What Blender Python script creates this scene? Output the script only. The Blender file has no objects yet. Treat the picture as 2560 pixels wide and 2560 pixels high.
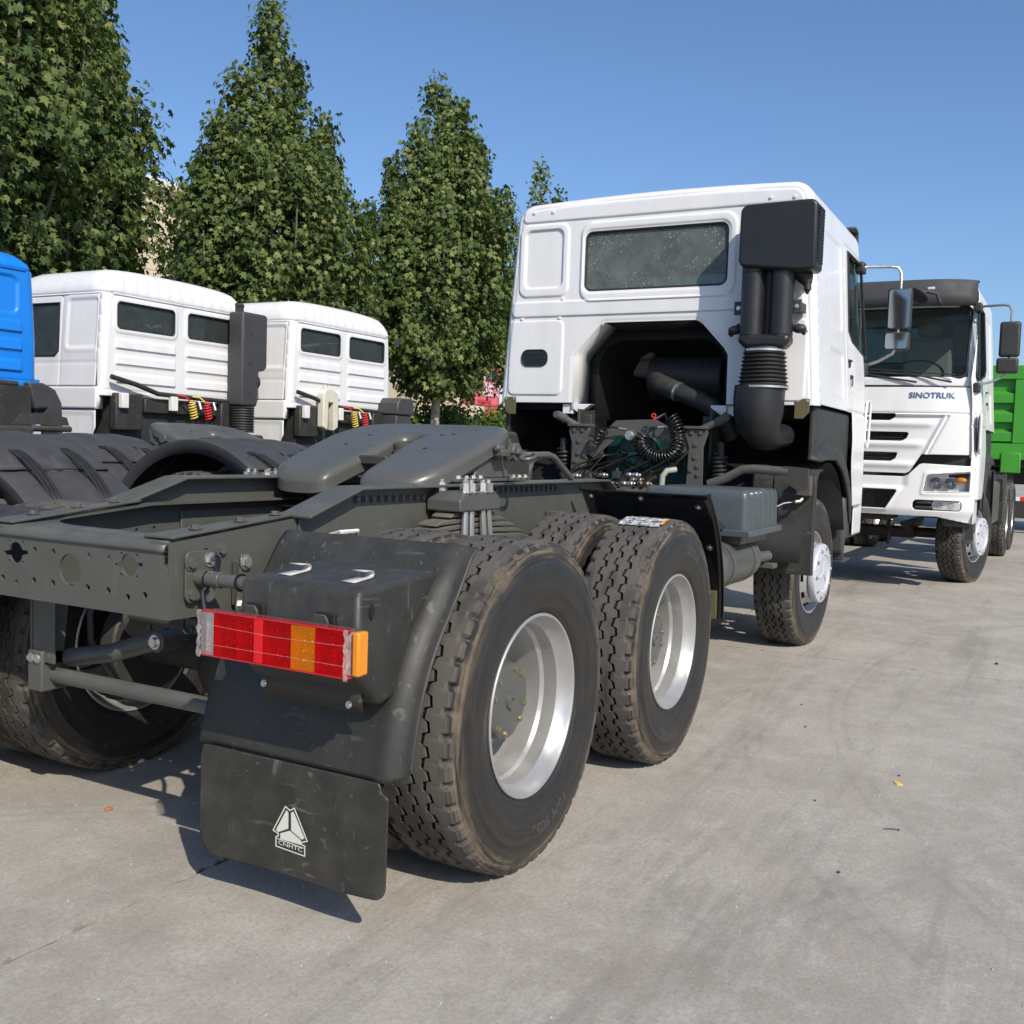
import bpy, bmesh, math, random
import numpy as np
from mathutils import Vector, Matrix
random.seed(7); rng = np.random.default_rng(11)
SC = bpy.context.scene; COL = SC.collection
PI = math.pi; rad = math.radians

# ---------------------------------------------------------------- camera
CAM = Vector((-2.8908, -2.6588, 1.358)); YAW, PITCH, ROLL, FOC = 0.4930, -0.0642, 0.0340, 0.9861
_f = Vector((math.cos(YAW)*math.cos(PITCH), math.sin(YAW)*math.cos(PITCH), math.sin(PITCH)))
_r = Vector((math.sin(YAW), -math.cos(YAW), 0)); _u = _r.cross(_f)
_r2 = _r*math.cos(ROLL)+_u*math.sin(ROLL); _u2 = -_r*math.sin(ROLL)+_u*math.cos(ROLL)
cd = bpy.data.cameras.new('camera'); cam = bpy.data.objects.new('camera', cd); COL.objects.link(cam)
cam.matrix_world = Matrix(((_r2.x,_u2.x,-_f.x,CAM.x),(_r2.y,_u2.y,-_f.y,CAM.y),(_r2.z,_u2.z,-_f.z,CAM.z),(0,0,0,1)))
cd.sensor_width = 36; cd.lens = 36*FOC; cd.clip_start = 0.05; cd.clip_end = 3000
SC.camera = cam
# ---------------------------------------------------------------- sky and sun
SUN_EL, SUN_AZ = rad(39), rad(-127)              # direction towards the sun (azimuth from +X towards +Y)
W = bpy.data.worlds.new('World'); SC.world = W; W.use_nodes = True
nt = W.node_tree; nt.nodes.clear()
wo = nt.nodes.new('ShaderNodeOutputWorld'); bg = nt.nodes.new('ShaderNodeBackground')
sky = nt.nodes.new('ShaderNodeTexSky'); sky.sky_type = 'NISHITA'; sky.sun_disc = False
sky.sun_elevation = SUN_EL; sky.sun_rotation = PI/2 - SUN_AZ
sky.altitude = 50; sky.air_density = 1.0; sky.dust_density = 1.4; sky.ozone_density = 7.0
bg.inputs[1].default_value = 0.125
nt.links.new(sky.outputs[0], bg.inputs[0]); nt.links.new(bg.outputs[0], wo.inputs[0])
sl = bpy.data.lights.new('sun', 'SUN'); sl.energy = 4.0; sl.angle = rad(0.53); sl.color = (1.0, 0.915, 0.785)
so = bpy.data.objects.new('sun', sl); COL.objects.link(so)
sd = Vector((math.cos(SUN_EL)*math.cos(SUN_AZ), math.cos(SUN_EL)*math.sin(SUN_AZ), math.sin(SUN_EL)))
so.rotation_euler = sd.to_track_quat('Z', 'Y').to_euler(); so.location = sd*60
SC.view_settings.view_transform = 'Standard'; SC.view_settings.look = 'None'
SC.view_settings.exposure = 0.27; SC.view_settings.gamma = 1.0; SC.view_settings.use_curve_mapping = False

# ---------------------------------------------------------------- materials
MAT = {}
def mat(name, base, rough=0.5, metal=0.0, spec=0.5, c2=None, nscale=6.0, namt=0.5, ndet=6.0, bump=0.0, bscale=40.0,
        dust=0.0, dustc=(0.30,0.26,0.20), coat=0.0, rvar=0.0, stretch=None, noff=0.0, scratch=0.0, scrc=(0.20,0.20,0.18)):
    m = bpy.data.materials.new(name); m.use_nodes = True; n = m.node_tree; N = n.nodes; L = n.links
    b = N['Principled BSDF']
    b.inputs['Base Color'].default_value = (*base, 1); b.inputs['Roughness'].default_value = rough
    b.inputs['Metallic'].default_value = metal; b.inputs['Specular IOR Level'].default_value = spec
    b.inputs['Coat Weight'].default_value = coat; b.inputs['Coat Roughness'].default_value = 0.08
    tc = N.new('ShaderNodeTexCoord'); co = tc.outputs['Object']
    if stretch:
        mp = N.new('ShaderNodeMapping'); mp.inputs['Scale'].default_value = stretch; L.new(co, mp.inputs['Vector']); co = mp.outputs[0]
    cur = None
    def noise(scale, det=5.0, r=0.6):
        t = N.new('ShaderNodeTexNoise'); t.inputs['Scale'].default_value = scale; t.inputs['Detail'].default_value = det
        t.inputs['Roughness'].default_value = r; L.new(co, t.inputs['Vector']); return t.outputs['Fac']
    def ramp(src, a, bb):
        r = N.new('ShaderNodeMapRange'); r.inputs['From Min'].default_value = a; r.inputs['From Max'].default_value = bb
        L.new(src, r.inputs['Value']); return r.outputs[0]
    def mixc(fac, A, B):
        x = N.new('ShaderNodeMix'); x.data_type = 'RGBA'
        L.new(fac, x.inputs['Factor'])
        for s, v in ((6, A), (7, B)):
            if isinstance(v, tuple): x.inputs[s].default_value = (*v, 1)
            else: L.new(v, x.inputs[s])
        return x.outputs[2]
    def mul(a, k):
        x = N.new('ShaderNodeMath'); x.operation = 'MULTIPLY'; L.new(a, x.inputs[0])
        if isinstance(k, float): x.inputs[1].default_value = k
        else: L.new(k, x.inputs[1])
        return x.outputs[0]
    cur = base
    if c2 is not None:
        cur = mixc(mul(ramp(noise(nscale, ndet), 0.42-noff, 0.68-noff), float(namt)), base, c2)
    if dust > 0:
        ge = N.new('ShaderNodeNewGeometry'); sx = N.new('ShaderNodeSeparateXYZ'); L.new(ge.outputs['Normal'], sx.inputs[0])
        up = ramp(sx.outputs['Z'], 0.1, 1.0)
        ad = N.new('ShaderNodeMath'); ad.operation = 'MULTIPLY_ADD'; L.new(up, ad.inputs[0]); ad.inputs[1].default_value = 0.75; ad.inputs[2].default_value = 0.25
        f = mul(mul(ramp(noise(9.0, 8.0, 0.7), 0.3, 0.75), ad.outputs[0]), float(dust))
        cur = mixc(f, cur, dustc)
    if scratch > 0:
        for k, (sv, rz) in enumerate((((7,40,40),0.5),((45,8,30),-0.4),((30,45,6),0.8))):
            mp2 = N.new('ShaderNodeMapping'); mp2.inputs['Scale'].default_value = sv; mp2.inputs['Rotation'].default_value = (rz,rz*0.7,rz); L.new(tc.outputs['Object'], mp2.inputs['Vector'])
            t = N.new('ShaderNodeTexNoise'); t.inputs['Scale'].default_value = 1.0; t.inputs['Detail'].default_value = 2.0; t.inputs['Distortion'].default_value = 0.5; L.new(mp2.outputs[0], t.inputs['Vector'])
            cur = mixc(mul(mul(ramp(t.outputs['Fac'], 0.66, 0.72), ramp(noise(3.3+k, 4.0), 0.44, 0.60)), float(scratch)), cur, scrc)
    if not isinstance(cur, tuple): L.new(cur, b.inputs['Base Color'])
    if rvar > 0:
        r = ramp(noise(14.0, 6.0), 0.3, 0.7)
        ma = N.new('ShaderNodeMath'); ma.operation = 'MULTIPLY_ADD'; L.new(r, ma.inputs[0]); ma.inputs[1].default_value = rvar; ma.inputs[2].default_value = rough-rvar/2
        L.new(ma.outputs[0], b.inputs['Roughness'])
    if bump > 0:
        bp = N.new('ShaderNodeBump'); bp.inputs['Strength'].default_value = bump; bp.inputs['Distance'].default_value = 0.004
        L.new(noise(bscale, 6.0), bp.inputs['Height']); L.new(bp.outputs[0], b.inputs['Normal'])
    MAT[name] = m
    return m
mat('grey_paint', (0.074,0.077,0.068), 0.42, c2=(0.060,0.063,0.056), nscale=5, namt=0.7, dust=0.42, dustc=(0.185,0.172,0.145), rvar=0.2, bump=0.05, bscale=120, scratch=0.16, scrc=(0.20,0.18,0.14))
mat('grey_paint_smooth', (0.082,0.084,0.077), 0.36, c2=(0.069,0.071,0.065), nscale=4, namt=0.6, dust=0.12, dustc=(0.2,0.18,0.14), rvar=0.2)
mat('leaf_steel', (0.085,0.083,0.070), 0.55, c2=(0.060,0.058,0.050), nscale=8, namt=0.6, dust=0.75, dustc=(0.24,0.205,0.155), bump=0.1, bscale=60)
mat('letter_rubber', (0.045,0.044,0.042), 0.5)
mat('dark_iron', (0.030,0.030,0.027), 0.6, c2=(0.05,0.046,0.038), nscale=12, namt=0.6, dust=0.30, dustc=(0.14,0.12,0.09), bump=0.1, bscale=60)
mat('plastic_black', (0.019,0.0195,0.018), 0.55, c2=(0.030,0.030,0.026), nscale=7, namt=0.7, dust=0.42, dustc=(0.115,0.108,0.090), rvar=0.14, bump=0.04, bscale=200, scratch=0.28)
mat('flap_rubber', (0.020,0.0205,0.018), 0.46, c2=(0.038,0.037,0.031), nscale=9, namt=0.8, dust=0.35, dustc=(0.16,0.14,0.11), rvar=0.25, bump=0.05, bscale=90, scratch=0.5, scrc=(0.15,0.145,0.125))
mat('plastic_matt', (0.038,0.039,0.042), 0.55, c2=(0.050,0.050,0.052), nscale=10, namt=0.6, bump=0.1, bscale=160, dust=0.1)
mat('gloss_black', (0.006,0.006,0.007), 0.10, c2=(0.012,0.012,0.012), nscale=8, namt=0.6, dust=0.06, rvar=0.08, coat=0.3)
mat('snorkel_black', (0.012,0.0125,0.0135), 0.40, c2=(0.018,0.018,0.019), nscale=6, namt=0.6, dust=0.12, dustc=(0.09,0.09,0.09), rvar=0.12)
mat('rubber_black', (0.016,0.016,0.016), 0.55, c2=(0.03,0.029,0.027), nscale=20, namt=0.5)
mat('cable_black', (0.010,0.010,0.010), 0.28)
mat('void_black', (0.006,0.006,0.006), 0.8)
mat('white_paint', (0.715,0.715,0.715), 0.32, c2=(0.60,0.595,0.575), nscale=2.4, namt=0.42, ndet=7, coat=0.3, stretch=(2.2,2.2,0.5))
mat('white_dull', (0.70,0.69,0.66), 0.5, c2=(0.58,0.56,0.52), nscale=5, namt=0.6)
mat('blue_paint', (0.008,0.20,0.70), 0.3, c2=(0.01,0.17,0.62), nscale=3, namt=0.6, coat=0.3, rvar=0.1)
mat('green_paint', (0.045,0.27,0.022), 0.4, c2=(0.035,0.22,0.018), nscale=2, namt=0.5, rvar=0.15, dust=0.06)
mat('silver_rim', (0.46,0.46,0.455), 0.34, 0.55, c2=(0.38,0.375,0.35), nscale=9, namt=0.6, rvar=0.15, dust=0.10, dustc=(0.4,0.36,0.3))
mat('silver_hub', (0.56,0.58,0.64), 0.38, 0.25, c2=(0.50,0.51,0.56), nscale=9, namt=0.4)
mat('zinc', (0.62,0.61,0.58), 0.28, 0.9, c2=(0.5,0.48,0.42), nscale=40, namt=0.5)
mat('brass', (0.36,0.31,0.21), 0.4, 0.8)
mat('olive', (0.10,0.092,0.038), 0.5)
mat('steel_rod', (0.42,0.42,0.40), 0.3, 0.8)
mat('box_blue_grey', (0.055,0.068,0.076), 0.33, c2=(0.07,0.083,0.09), nscale=10, namt=0.6, dust=0.22, dustc=(0.2,0.2,0.19), rvar=0.15)
mat('engine_green', (0.005,0.045,0.038), 0.35, c2=(0.01,0.03,0.028), nscale=10, namt=0.6)
mat('module_brown', (0.085,0.072,0.065), 0.55, c2=(0.06,0.05,0.045), nscale=20, namt=0.6)
mat('lens_red', (0.50,0.008,0.014), 0.16, spec=0.6, c2=(0.30,0.003,0.006), nscale=30, namt=0.7, coat=0.5)
mat('lens_red_bright', (0.60,0.006,0.012), 0.22)
mat('bead_red', (0.46,0.010,0.012), 0.12, c2=(0.25,0.004,0.006), nscale=90, namt=1.0, coat=0.5)
mat('bead_amber', (0.62,0.25,0.02), 0.12, c2=(0.40,0.12,0.005), nscale=90, namt=1.0, coat=0.5)
mat('lens_amber', (0.72,0.27,0.012), 0.16, c2=(0.55,0.18,0.005), nscale=40, namt=0.6, coat=0.5)
mat('lens_orange', (0.70,0.24,0.01), 0.22, coat=0.4)
mat('lens_white', (0.62,0.60,0.60), 0.2, c2=(0.42,0.36,0.36), nscale=30, namt=0.7, coat=0.4)
mat('reflector', (0.55,0.55,0.57), 0.12, 0.9)
mat('mirror_tint', (0.30,0.33,0.35), 0.06, 0.95)
mat('pipe_beige', (0.32,0.31,0.26), 0.5)
mat('clip_grey', (0.42,0.41,0.38), 0.45)
mat('mark_white', (0.60,0.60,0.54), 0.6)
mat('chrome_text', (0.34,0.40,0.47), 0.18, 0.9)
mat('red_plastic', (0.55,0.03,0.02), 0.4)
mat('hose_red', (0.60,0.02,0.02), 0.35); mat('hose_yellow', (0.70,0.50,0.08), 0.35)
mat('bottle_white', (0.62,0.60,0.50), 0.45, c2=(0.52,0.49,0.38), nscale=8, namt=0.7)
mat('interior', (0.16,0.16,0.15), 0.8); mat('seat_cloth', (0.32,0.31,0.29), 0.75)
mat('beige_wall', (0.62,0.52,0.37), 0.8, c2=(0.56,0.47,0.34), nscale=0.6, namt=0.6)
mat('terracotta', (0.42,0.14,0.075), 0.8, c2=(0.36,0.12,0.06), nscale=0.8, namt=0.6)
mat('banner_pink', (0.62,0.13,0.16), 0.7, c2=(0.55,0.10,0.13), nscale=1, namt=0.5)
mat('bark', (0.36,0.33,0.26), 0.85, c2=(0.20,0.18,0.13), nscale=7, namt=0.9, bump=0.4, bscale=14)
mat('bark_dark', (0.10,0.09,0.065), 0.9, c2=(0.16,0.15,0.11), nscale=9, namt=0.8, bump=0.3, bscale=14)
mat('headlamp_chrome', (0.72,0.72,0.73), 0.25, 0.35)
mat('foil', (0.62,0.62,0.62), 0.3, 0.35, c2=(0.05,0.05,0.05), nscale=38, namt=1.0, bump=0.6, bscale=90)
mat('paper_orange', (0.75,0.28,0.05), 0.5)
mat('film', (0.38,0.38,0.39), 0.25, 0.6, bump=0.6, bscale=120)
mat('stripe_white', (0.7,0.7,0.7), 0.4); mat('stripe_red', (0.6,0.03,0.03), 0.4)

def glass_mat(name, tint, mixv, dustv=0.0, rough=0.03, base=(0.012,0.018,0.016)):
    m = bpy.data.materials.new(name); m.use_nodes = True; N = m.node_tree.nodes; L = m.node_tree.links; N.clear()
    o = N.new('ShaderNodeOutputMaterial'); g = N.new('ShaderNodeBsdfPrincipled'); t = N.new('ShaderNodeBsdfTransparent'); x = N.new('ShaderNodeMixShader')
    g.inputs['Base Color'].default_value = (*base,1); g.inputs['Roughness'].default_value = rough; g.inputs['Specular IOR Level'].default_value = 0.6
    t.inputs['Color'].default_value = (*tint, 1); x.inputs[0].default_value = mixv
    L.new(t.outputs[0], x.inputs[1]); L.new(g.outputs[0], x.inputs[2])
    last = x.outputs[0]
    if dustv > 0:
        tc = N.new('ShaderNodeTexCoord')
        n1 = N.new('ShaderNodeTexNoise'); n1.inputs['Scale'].default_value = 3.5; n1.inputs['Detail'].default_value = 12; n1.inputs['Roughness'].default_value = 0.72; L.new(tc.outputs['Object'], n1.inputs['Vector'])
        v = N.new('ShaderNodeTexVoronoi'); v.inputs['Scale'].default_value = 46; v.inputs['Randomness'].default_value = 1; L.new(tc.outputs['Object'], v.inputs['Vector'])
        r1 = N.new('ShaderNodeMapRange'); r1.inputs['From Min'].default_value = 0.15; r1.inputs['From Max'].default_value = 0.80; r1.inputs['To Max'].default_value = dustv; L.new(n1.outputs['Fac'], r1.inputs['Value'])
        r2 = N.new('ShaderNodeMapRange'); r2.inputs['From Min'].default_value = 0.30; r2.inputs['From Max'].default_value = 0.16; r2.inputs['To Max'].default_value = 0.75*min(1.0, dustv/0.4)**2; L.new(v.outputs['Distance'], r2.inputs['Value'])
        mm = N.new('ShaderNodeMath'); mm.operation = 'MULTIPLY'; L.new(r2.outputs[0], mm.inputs[0])
        wn = N.new('ShaderNodeTexNoise'); wn.inputs['Scale'].default_value = 5.3; L.new(tc.outputs['Object'], wn.inputs['Vector'])
        r3 = N.new('ShaderNodeMapRange'); r3.inputs['From Min'].default_value = 0.45; r3.inputs['From Max'].default_value = 0.58; L.new(wn.outputs['Fac'], r3.inputs['Value']); L.new(r3.outputs[0], mm.inputs[1])
        mx = N.new('ShaderNodeMath'); mx.operation = 'MAXIMUM'; L.new(r1.outputs[0], mx.inputs[0]); L.new(mm.outputs[0], mx.inputs[1])
        d = N.new('ShaderNodeBsdfDiffuse'); d.inputs['Color'].default_value = (0.40,0.43,0.40,1)
        y = N.new('ShaderNodeMixShader'); L.new(mx.outputs[0], y.inputs[0]); L.new(last, y.inputs[1]); L.new(d.outputs[0], y.inputs[2]); last = y.outputs[0]
    L.new(last, o.inputs[0]); MAT[name] = m
glass_mat('glass_dusty', (0.62,0.74,0.68), 0.55, 0.40)
glass_mat('glass', (0.84,0.92,0.90), 0.32)
glass_mat('glass_dark', (0.60,0.66,0.64), 0.48, 0.10)
glass_mat('lens_clear', (0.95,0.95,0.95), 0.12)
glass_mat('lens_red_t', (0.95,0.02,0.035), 0.25, 0.0, 0.12, (0.55,0.003,0.01))
glass_mat('lens_amber_t', (1.0,0.62,0.05), 0.28, 0.0, 0.12, (0.75,0.30,0.01))
glass_mat('lens_white_t', (0.92,0.90,0.90), 0.25, 0.0, 0.12, (0.5,0.46,0.46))
mat('lamp_back', (0.60,0.60,0.60), 0.35, 0.3, c2=(0.25,0.25,0.25), nscale=60, namt=0.9, bump=0.8, bscale=70)

# tyre rubber: dark sidewall, brown dried mud on tread edge and shoulder
def tyre_mat():
    m = mat('tyre', (0.016,0.0155,0.015), 0.55)
    N = m.node_tree.nodes; L = m.node_tree.links; b = N['Principled BSDF']
    tc = N.new('ShaderNodeTexCoord'); sp = N.new('ShaderNodeSeparateXYZ'); L.new(tc.outputs['Object'], sp.inputs[0])
    def M(op, a, b2=None):
        x = N.new('ShaderNodeMath'); x.operation = op
        for i, v in enumerate((a, b2)):
            if v is None: continue
            if isinstance(v, (int, float)): x.inputs[i].default_value = v
            else: L.new(v, x.inputs[i])
        return x.outputs[0]
    rr = M('SQRT', M('ADD', M('MULTIPLY', sp.outputs['X'], sp.outputs['X']), M('MULTIPLY', sp.outputs['Z'], sp.outputs['Z'])))
    n1 = N.new('ShaderNodeTexNoise'); n1.inputs['Scale'].default_value = 6; n1.inputs['Detail'].default_value = 8; n1.inputs['Roughness'].default_value = 0.7; L.new(tc.outputs['Object'], n1.inputs['Vector'])
    # streaks that run round the tyre: noise on (angle, radius)
    ang = M('ARCTAN2', sp.outputs['Z'], sp.outputs['X'])
    cv = N.new('ShaderNodeCombineXYZ'); L.new(M('MULTIPLY', ang, 1.3), cv.inputs[0]); L.new(M('MULTIPLY', rr, 40.0), cv.inputs[1]); L.new(M('MULTIPLY', sp.outputs['Y'], 12.0), cv.inputs[2])
    n2 = N.new('ShaderNodeTexNoise'); n2.inputs['Scale'].default_value = 1.6; n2.inputs['Detail'].default_value = 7; n2.inputs['Roughness'].default_value = 0.65; L.new(cv.outputs[0], n2.inputs['Vector'])
    def R(src, a, c, lo=0.0, hi=1.0):
        x = N.new('ShaderNodeMapRange'); x.interpolation_type = 'SMOOTHSTEP'
        for k, v in (('From Min', a), ('From Max', c), ('To Min', lo), ('To Max', hi)): x.inputs[k].default_value = v
        L.new(src, x.inputs['Value']); return x.outputs[0]
    band = R(rr, 0.455, 0.505, 0.10, 1.0)
    mud = M('MULTIPLY', M('MULTIPLY', R(n2.outputs['Fac'], 0.36, 0.62), R(n1.outputs['Fac'], 0.28, 0.60)), band)
    tread = M('MULTIPLY', R(rr, 0.531, 0.536), 0.62)
    ya = M('ABSOLUTE', sp.outputs['Y'])
    mud = M('MULTIPLY', mud, M('MAXIMUM', R(ya, 0.088, 0.10), R(rr, 0.531, 0.536)))
    fac = M('MINIMUM', M('ADD', mud, M('MULTIPLY', tread, R(n1.outputs['Fac'], 0.2, 0.8, 0.45, 1.0))), 0.92)
    c1 = N.new('ShaderNodeMix'); c1.data_type = 'RGBA'; L.new(R(rr, 0.510, 0.534), c1.inputs['Factor'])
    c1.inputs[6].default_value = (0.150,0.116,0.078,1); c1.inputs[7].default_value = (0.086,0.079,0.070,1)
    c2 = N.new('ShaderNodeMix'); c2.data_type = 'RGBA'; L.new(fac, c2.inputs['Factor']); c2.inputs[6].default_value = (0.016,0.0155,0.015,1); L.new(c1.outputs[2], c2.inputs[7])
    L.new(c2.outputs[2], b.inputs['Base Color'])
    L.new(R(fac, 0.0, 0.6, 0.5, 0.85), b.inputs['Roughness'])
    bp = N.new('ShaderNodeBump'); bp.inputs['Strength'].default_value = 0.25; bp.inputs['Distance'].default_value = 0.003
    L.new(n2.outputs['Fac'], bp.inputs['Height']); L.new(bp.outputs[0], b.inputs['Normal'])
tyre_mat()

def leaf_mat(name, ca, cb, cc):
    m = bpy.data.materials.new(name); m.use_nodes = True; N = m.node_tree.nodes; L = m.node_tree.links; N.clear()
    o = N.new('ShaderNodeOutputMaterial'); b = N.new('ShaderNodeBsdfPrincipled'); t = N.new('ShaderNodeBsdfTranslucent'); x = N.new('ShaderNodeMixShader')
    g = N.new('ShaderNodeNewGeometry'); r = N.new('ShaderNodeValToRGB')
    r.color_ramp.elements[0].color = (*ca,1); r.color_ramp.elements[1].color = (*cc,1); e = r.color_ramp.elements.new(0.6); e.color = (*cb,1)
    L.new(g.outputs['Random Per Island'], r.inputs[0]); L.new(r.outputs[0], b.inputs['Base Color'])
    b.inputs['Roughness'].default_value = 0.58; b.inputs['Specular IOR Level'].default_value = 0.3
    hs = N.new('ShaderNodeMix'); hs.data_type = 'RGBA'; hs.blend_type = 'MULTIPLY'; hs.inputs['Factor'].default_value = 1; L.new(r.outputs[0], hs.inputs[6]); hs.inputs[7].default_value = (1.15,1.2,0.45,1)
    L.new(hs.outputs[2], t.inputs['Color']); x.inputs[0].default_value = 0.28
    L.new(b.outputs[0], x.inputs[1]); L.new(t.outputs[0], x.inputs[2]); L.new(x.outputs[0], o.inputs[0]); MAT[name] = m
leaf_mat('leaf', (0.046,0.082,0.022), (0.088,0.132,0.035), (0.225,0.250,0.082))
leaf_mat('leaf_hedge', (0.05,0.09,0.02), (0.085,0.14,0.03), (0.14,0.19,0.05))

# ---------------------------------------------------------------- mesh helpers
def V3(*a): return Vector(a)
def frame(d):
    d = Vector(d).normalized(); a = Vector((0,0,1)) if abs(d.z) < 0.9 else Vector((1,0,0))
    u = a.cross(d).normalized(); return u, d.cross(u), d
class MB:
    def __init__(s): s.v = []; s.f = []
    def add(s, vs, fs):
        k = len(s.v); s.v += [tuple(p) for p in vs]; s.f += [tuple(i+k for i in f) for f in fs]; return s
    def box(s, c, d, rot=None):
        hx, hy, hz = d[0]/2, d[1]/2, d[2]/2
        P = [Vector((x*hx,y*hy,z*hz)) for x in (-1,1) for y in (-1,1) for z in (-1,1)]
        if rot is not None: P = [rot @ p for p in P]
        return s.add([p+Vector(c) for p in P], [(0,1,3,2),(4,6,7,5),(0,4,5,1),(2,3,7,6),(0,2,6,4),(1,5,7,3)])
    def bb(s, x0, x1, y0, y1, z0, z1): return s.box(((x0+x1)/2,(y0+y1)/2,(z0+z1)/2), (abs(x1-x0),abs(y1-y0),abs(z1-z0)))
    def cyl(s, p0, p1, r0, r1=None, n=16, cap=True):
        r1 = r0 if r1 is None else r1; p0 = Vector(p0); p1 = Vector(p1); u, w, d = frame(p1-p0)
        P = [p+u*(r*math.cos(2*PI*i/n))+w*(r*math.sin(2*PI*i/n)) for p, r in ((p0,r0),(p1,r1)) for i in range(n)]
        F = [(i,(i+1)%n,n+(i+1)%n,n+i) for i in range(n)]
        if cap: F += [tuple(range(n-1,-1,-1)), tuple(range(n,2*n))]
        return s.add(P, F)
    def tube(s, pts, r, n=8, cap=True, closed=False):
        pts = [Vector(p) for p in pts]; m = len(pts); rs = r if isinstance(r, (list,tuple)) else [r]*m
        P = []; prev = None
        for i, p in enumerate(pts):
            if closed: t = pts[(i+1)%m]-pts[i-1]
            else: t = pts[min(i+1,m-1)]-pts[max(i-1,0)]
            t.normalize()
            if prev is None: u, w, _ = frame(t)
            else:
                u = prev-t*prev.dot(t)
                u = frame(t)[0] if u.length < 1e-6 else u.normalized(); w = t.cross(u)
            prev = u
            P += [p+u*(rs[i]*math.cos(2*PI*k/n))+w*(rs[i]*math.sin(2*PI*k/n)) for k in range(n)]
        F = [(i*n+k, i*n+(k+1)%n, ((i+1)%m)*n+(k+1)%n, ((i+1)%m)*n+k) for i in range(m if closed else m-1) for k in range(n)]
        if cap and not closed: F += [tuple(range(n-1,-1,-1)), tuple(range((m-1)*n, m*n))]
        return s.add(P, F)
    def lathe(s, prof, o=(0,0,0), ax=(0,1,0), n=48, close=False):
        u, w, d = frame(ax); o = Vector(o); m = len(prof)
        P = [o+d*h+u*(r*math.cos(2*PI*i/n))+w*(r*math.sin(2*PI*i/n)) for i in range(n) for r, h in prof]
        F = [(i*m+j, ((i+1)%n)*m+j, ((i+1)%n)*m+j+1, i*m+j+1) for i in range(n) for j in range(m-1)]
        if close: F += [(i*m+m-1, ((i+1)%n)*m+m-1, ((i+1)%n)*m, i*m) for i in range(n)]
        return s.add(P, F)
    def prism(s, poly, o, u, v, w):     # polygon in (u,v), swept by vector w
        o, u, v, w = Vector(o), Vector(u), Vector(v), Vector(w); n = len(poly)
        a = [o+u*x+v*y for x, y in poly]; P = a+[p+w for p in a]
        return s.add(P, [tuple(range(n-1,-1,-1)), tuple(range(n,2*n))]+[(i,(i+1)%n,n+(i+1)%n,n+i) for i in range(n)])
    def sphere(s, c, r, n=12, m=8, sc=(1,1,1)):
        P = [(c[0]+sc[0]*r*math.sin(PI*j/m)*math.cos(2*PI*i/n), c[1]+sc[1]*r*math.sin(PI*j/m)*math.sin(2*PI*i/n), c[2]+sc[2]*r*math.cos(PI*j/m)) for j in range(m+1) for i in range(n)]
        return s.add(P, [(j*n+i,(j+1)*n+i,(j+1)*n+(i+1)%n,j*n+(i+1)%n) for j in range(m) for i in range(n)])
    def hexnut(s, p, d, r=0.013, h=0.011, washer=True, stud=0.0):
        p = Vector(p); d = Vector(d).normalized()
        if washer: s.cyl(p, p+d*0.003, r*1.45, n=14)
        s.cyl(p+d*0.002, p+d*h, r, r*0.96, n=6); 
        if stud: s.cyl(p+d*(h-0.001), p+d*(h+stud), r*0.52, n=8)
        return s
    def grid(s, P):                      # P: array (a,b,3)
        a, b, _ = P.shape
        return s.add(P.reshape(-1,3).tolist(), [(i*b+j,(i+1)*b+j,(i+1)*b+j+1,i*b+j+1) for i in range(a-1) for j in range(b-1)])
    def text(s, body, size, o, u, v, w=None, align='CENTER', bend=None, bold=0.0, shear=0.0):
        c = bpy.data.curves.new('t', 'FONT'); c.body = body; c.size = size; c.align_x = align; c.offset = bold; c.shear = shear; c.resolution_u = 3
        t = bpy.data.objects.new('t', c); me = bpy.data.meshes.new_from_object(t); t.data = c
        vs = [tuple(p.co) for p in me.vertices]; fs = [tuple(p.vertices) for p in me.polygons]
        bpy.data.objects.remove(t); bpy.data.curves.remove(c); bpy.data.meshes.remove(me)
        o, u, v = Vector(o), Vector(u), Vector(v)
        if bend is None: P = [o+u*x+v*y for x, y, _ in vs]
        else:                            # bend = (radius, start angle): letters stand on a circle in the u,v plane
            R0, A0 = bend; P = [o+(u*math.cos(A0-x/R0)+v*math.sin(A0-x/R0))*(R0+y) for x, y, _ in vs]
        n = len(P); s.add(P, fs)
        return s
    def obj(s, name, m, parent=None, bevel=0.0, seg=2, smooth=35, loc=None, rot=None, solid=0.0, soff=-1.0):
        me = bpy.data.meshes.new(name); me.from_pydata([tuple(p) for p in s.v], [], s.f)
        bm = bmesh.new(); bm.from_mesh(me); bmesh.ops.remove_doubles(bm, verts=bm.verts, dist=1e-5)
        if not solid: bmesh.ops.recalc_face_normals(bm, faces=bm.faces)
        bm.to_mesh(me); bm.free()
        return link(name, me, m, parent, bevel, seg, smooth, loc, rot, solid, soff)
def link(name, me, m, parent=None, bevel=0.0, seg=2, smooth=35, loc=None, rot=None, solid=0.0, soff=-1.0):
    if m is not None and not me.materials: me.materials.append(MAT[m] if isinstance(m, str) else m)
    if smooth:
        me.polygons.foreach_set('use_smooth', [True]*len(me.polygons))
        if smooth < 180: me.set_sharp_from_angle(angle=rad(smooth))
    o = bpy.data.objects.new(name, me); COL.objects.link(o)
    if parent is not None: o.parent = parent
    if loc is not None: o.location = loc
    if rot is not None: o.rotation_euler = rot
    if solid:
        k = o.modifiers.new('thick', 'SOLIDIFY'); k.thickness = solid; k.offset = soff
    if bevel:
        k = o.modifiers.new('bevel', 'BEVEL'); k.width = bevel; k.segments = seg; k.limit_method = 'ANGLE'; k.angle_limit = rad(40)
    return o
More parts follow.
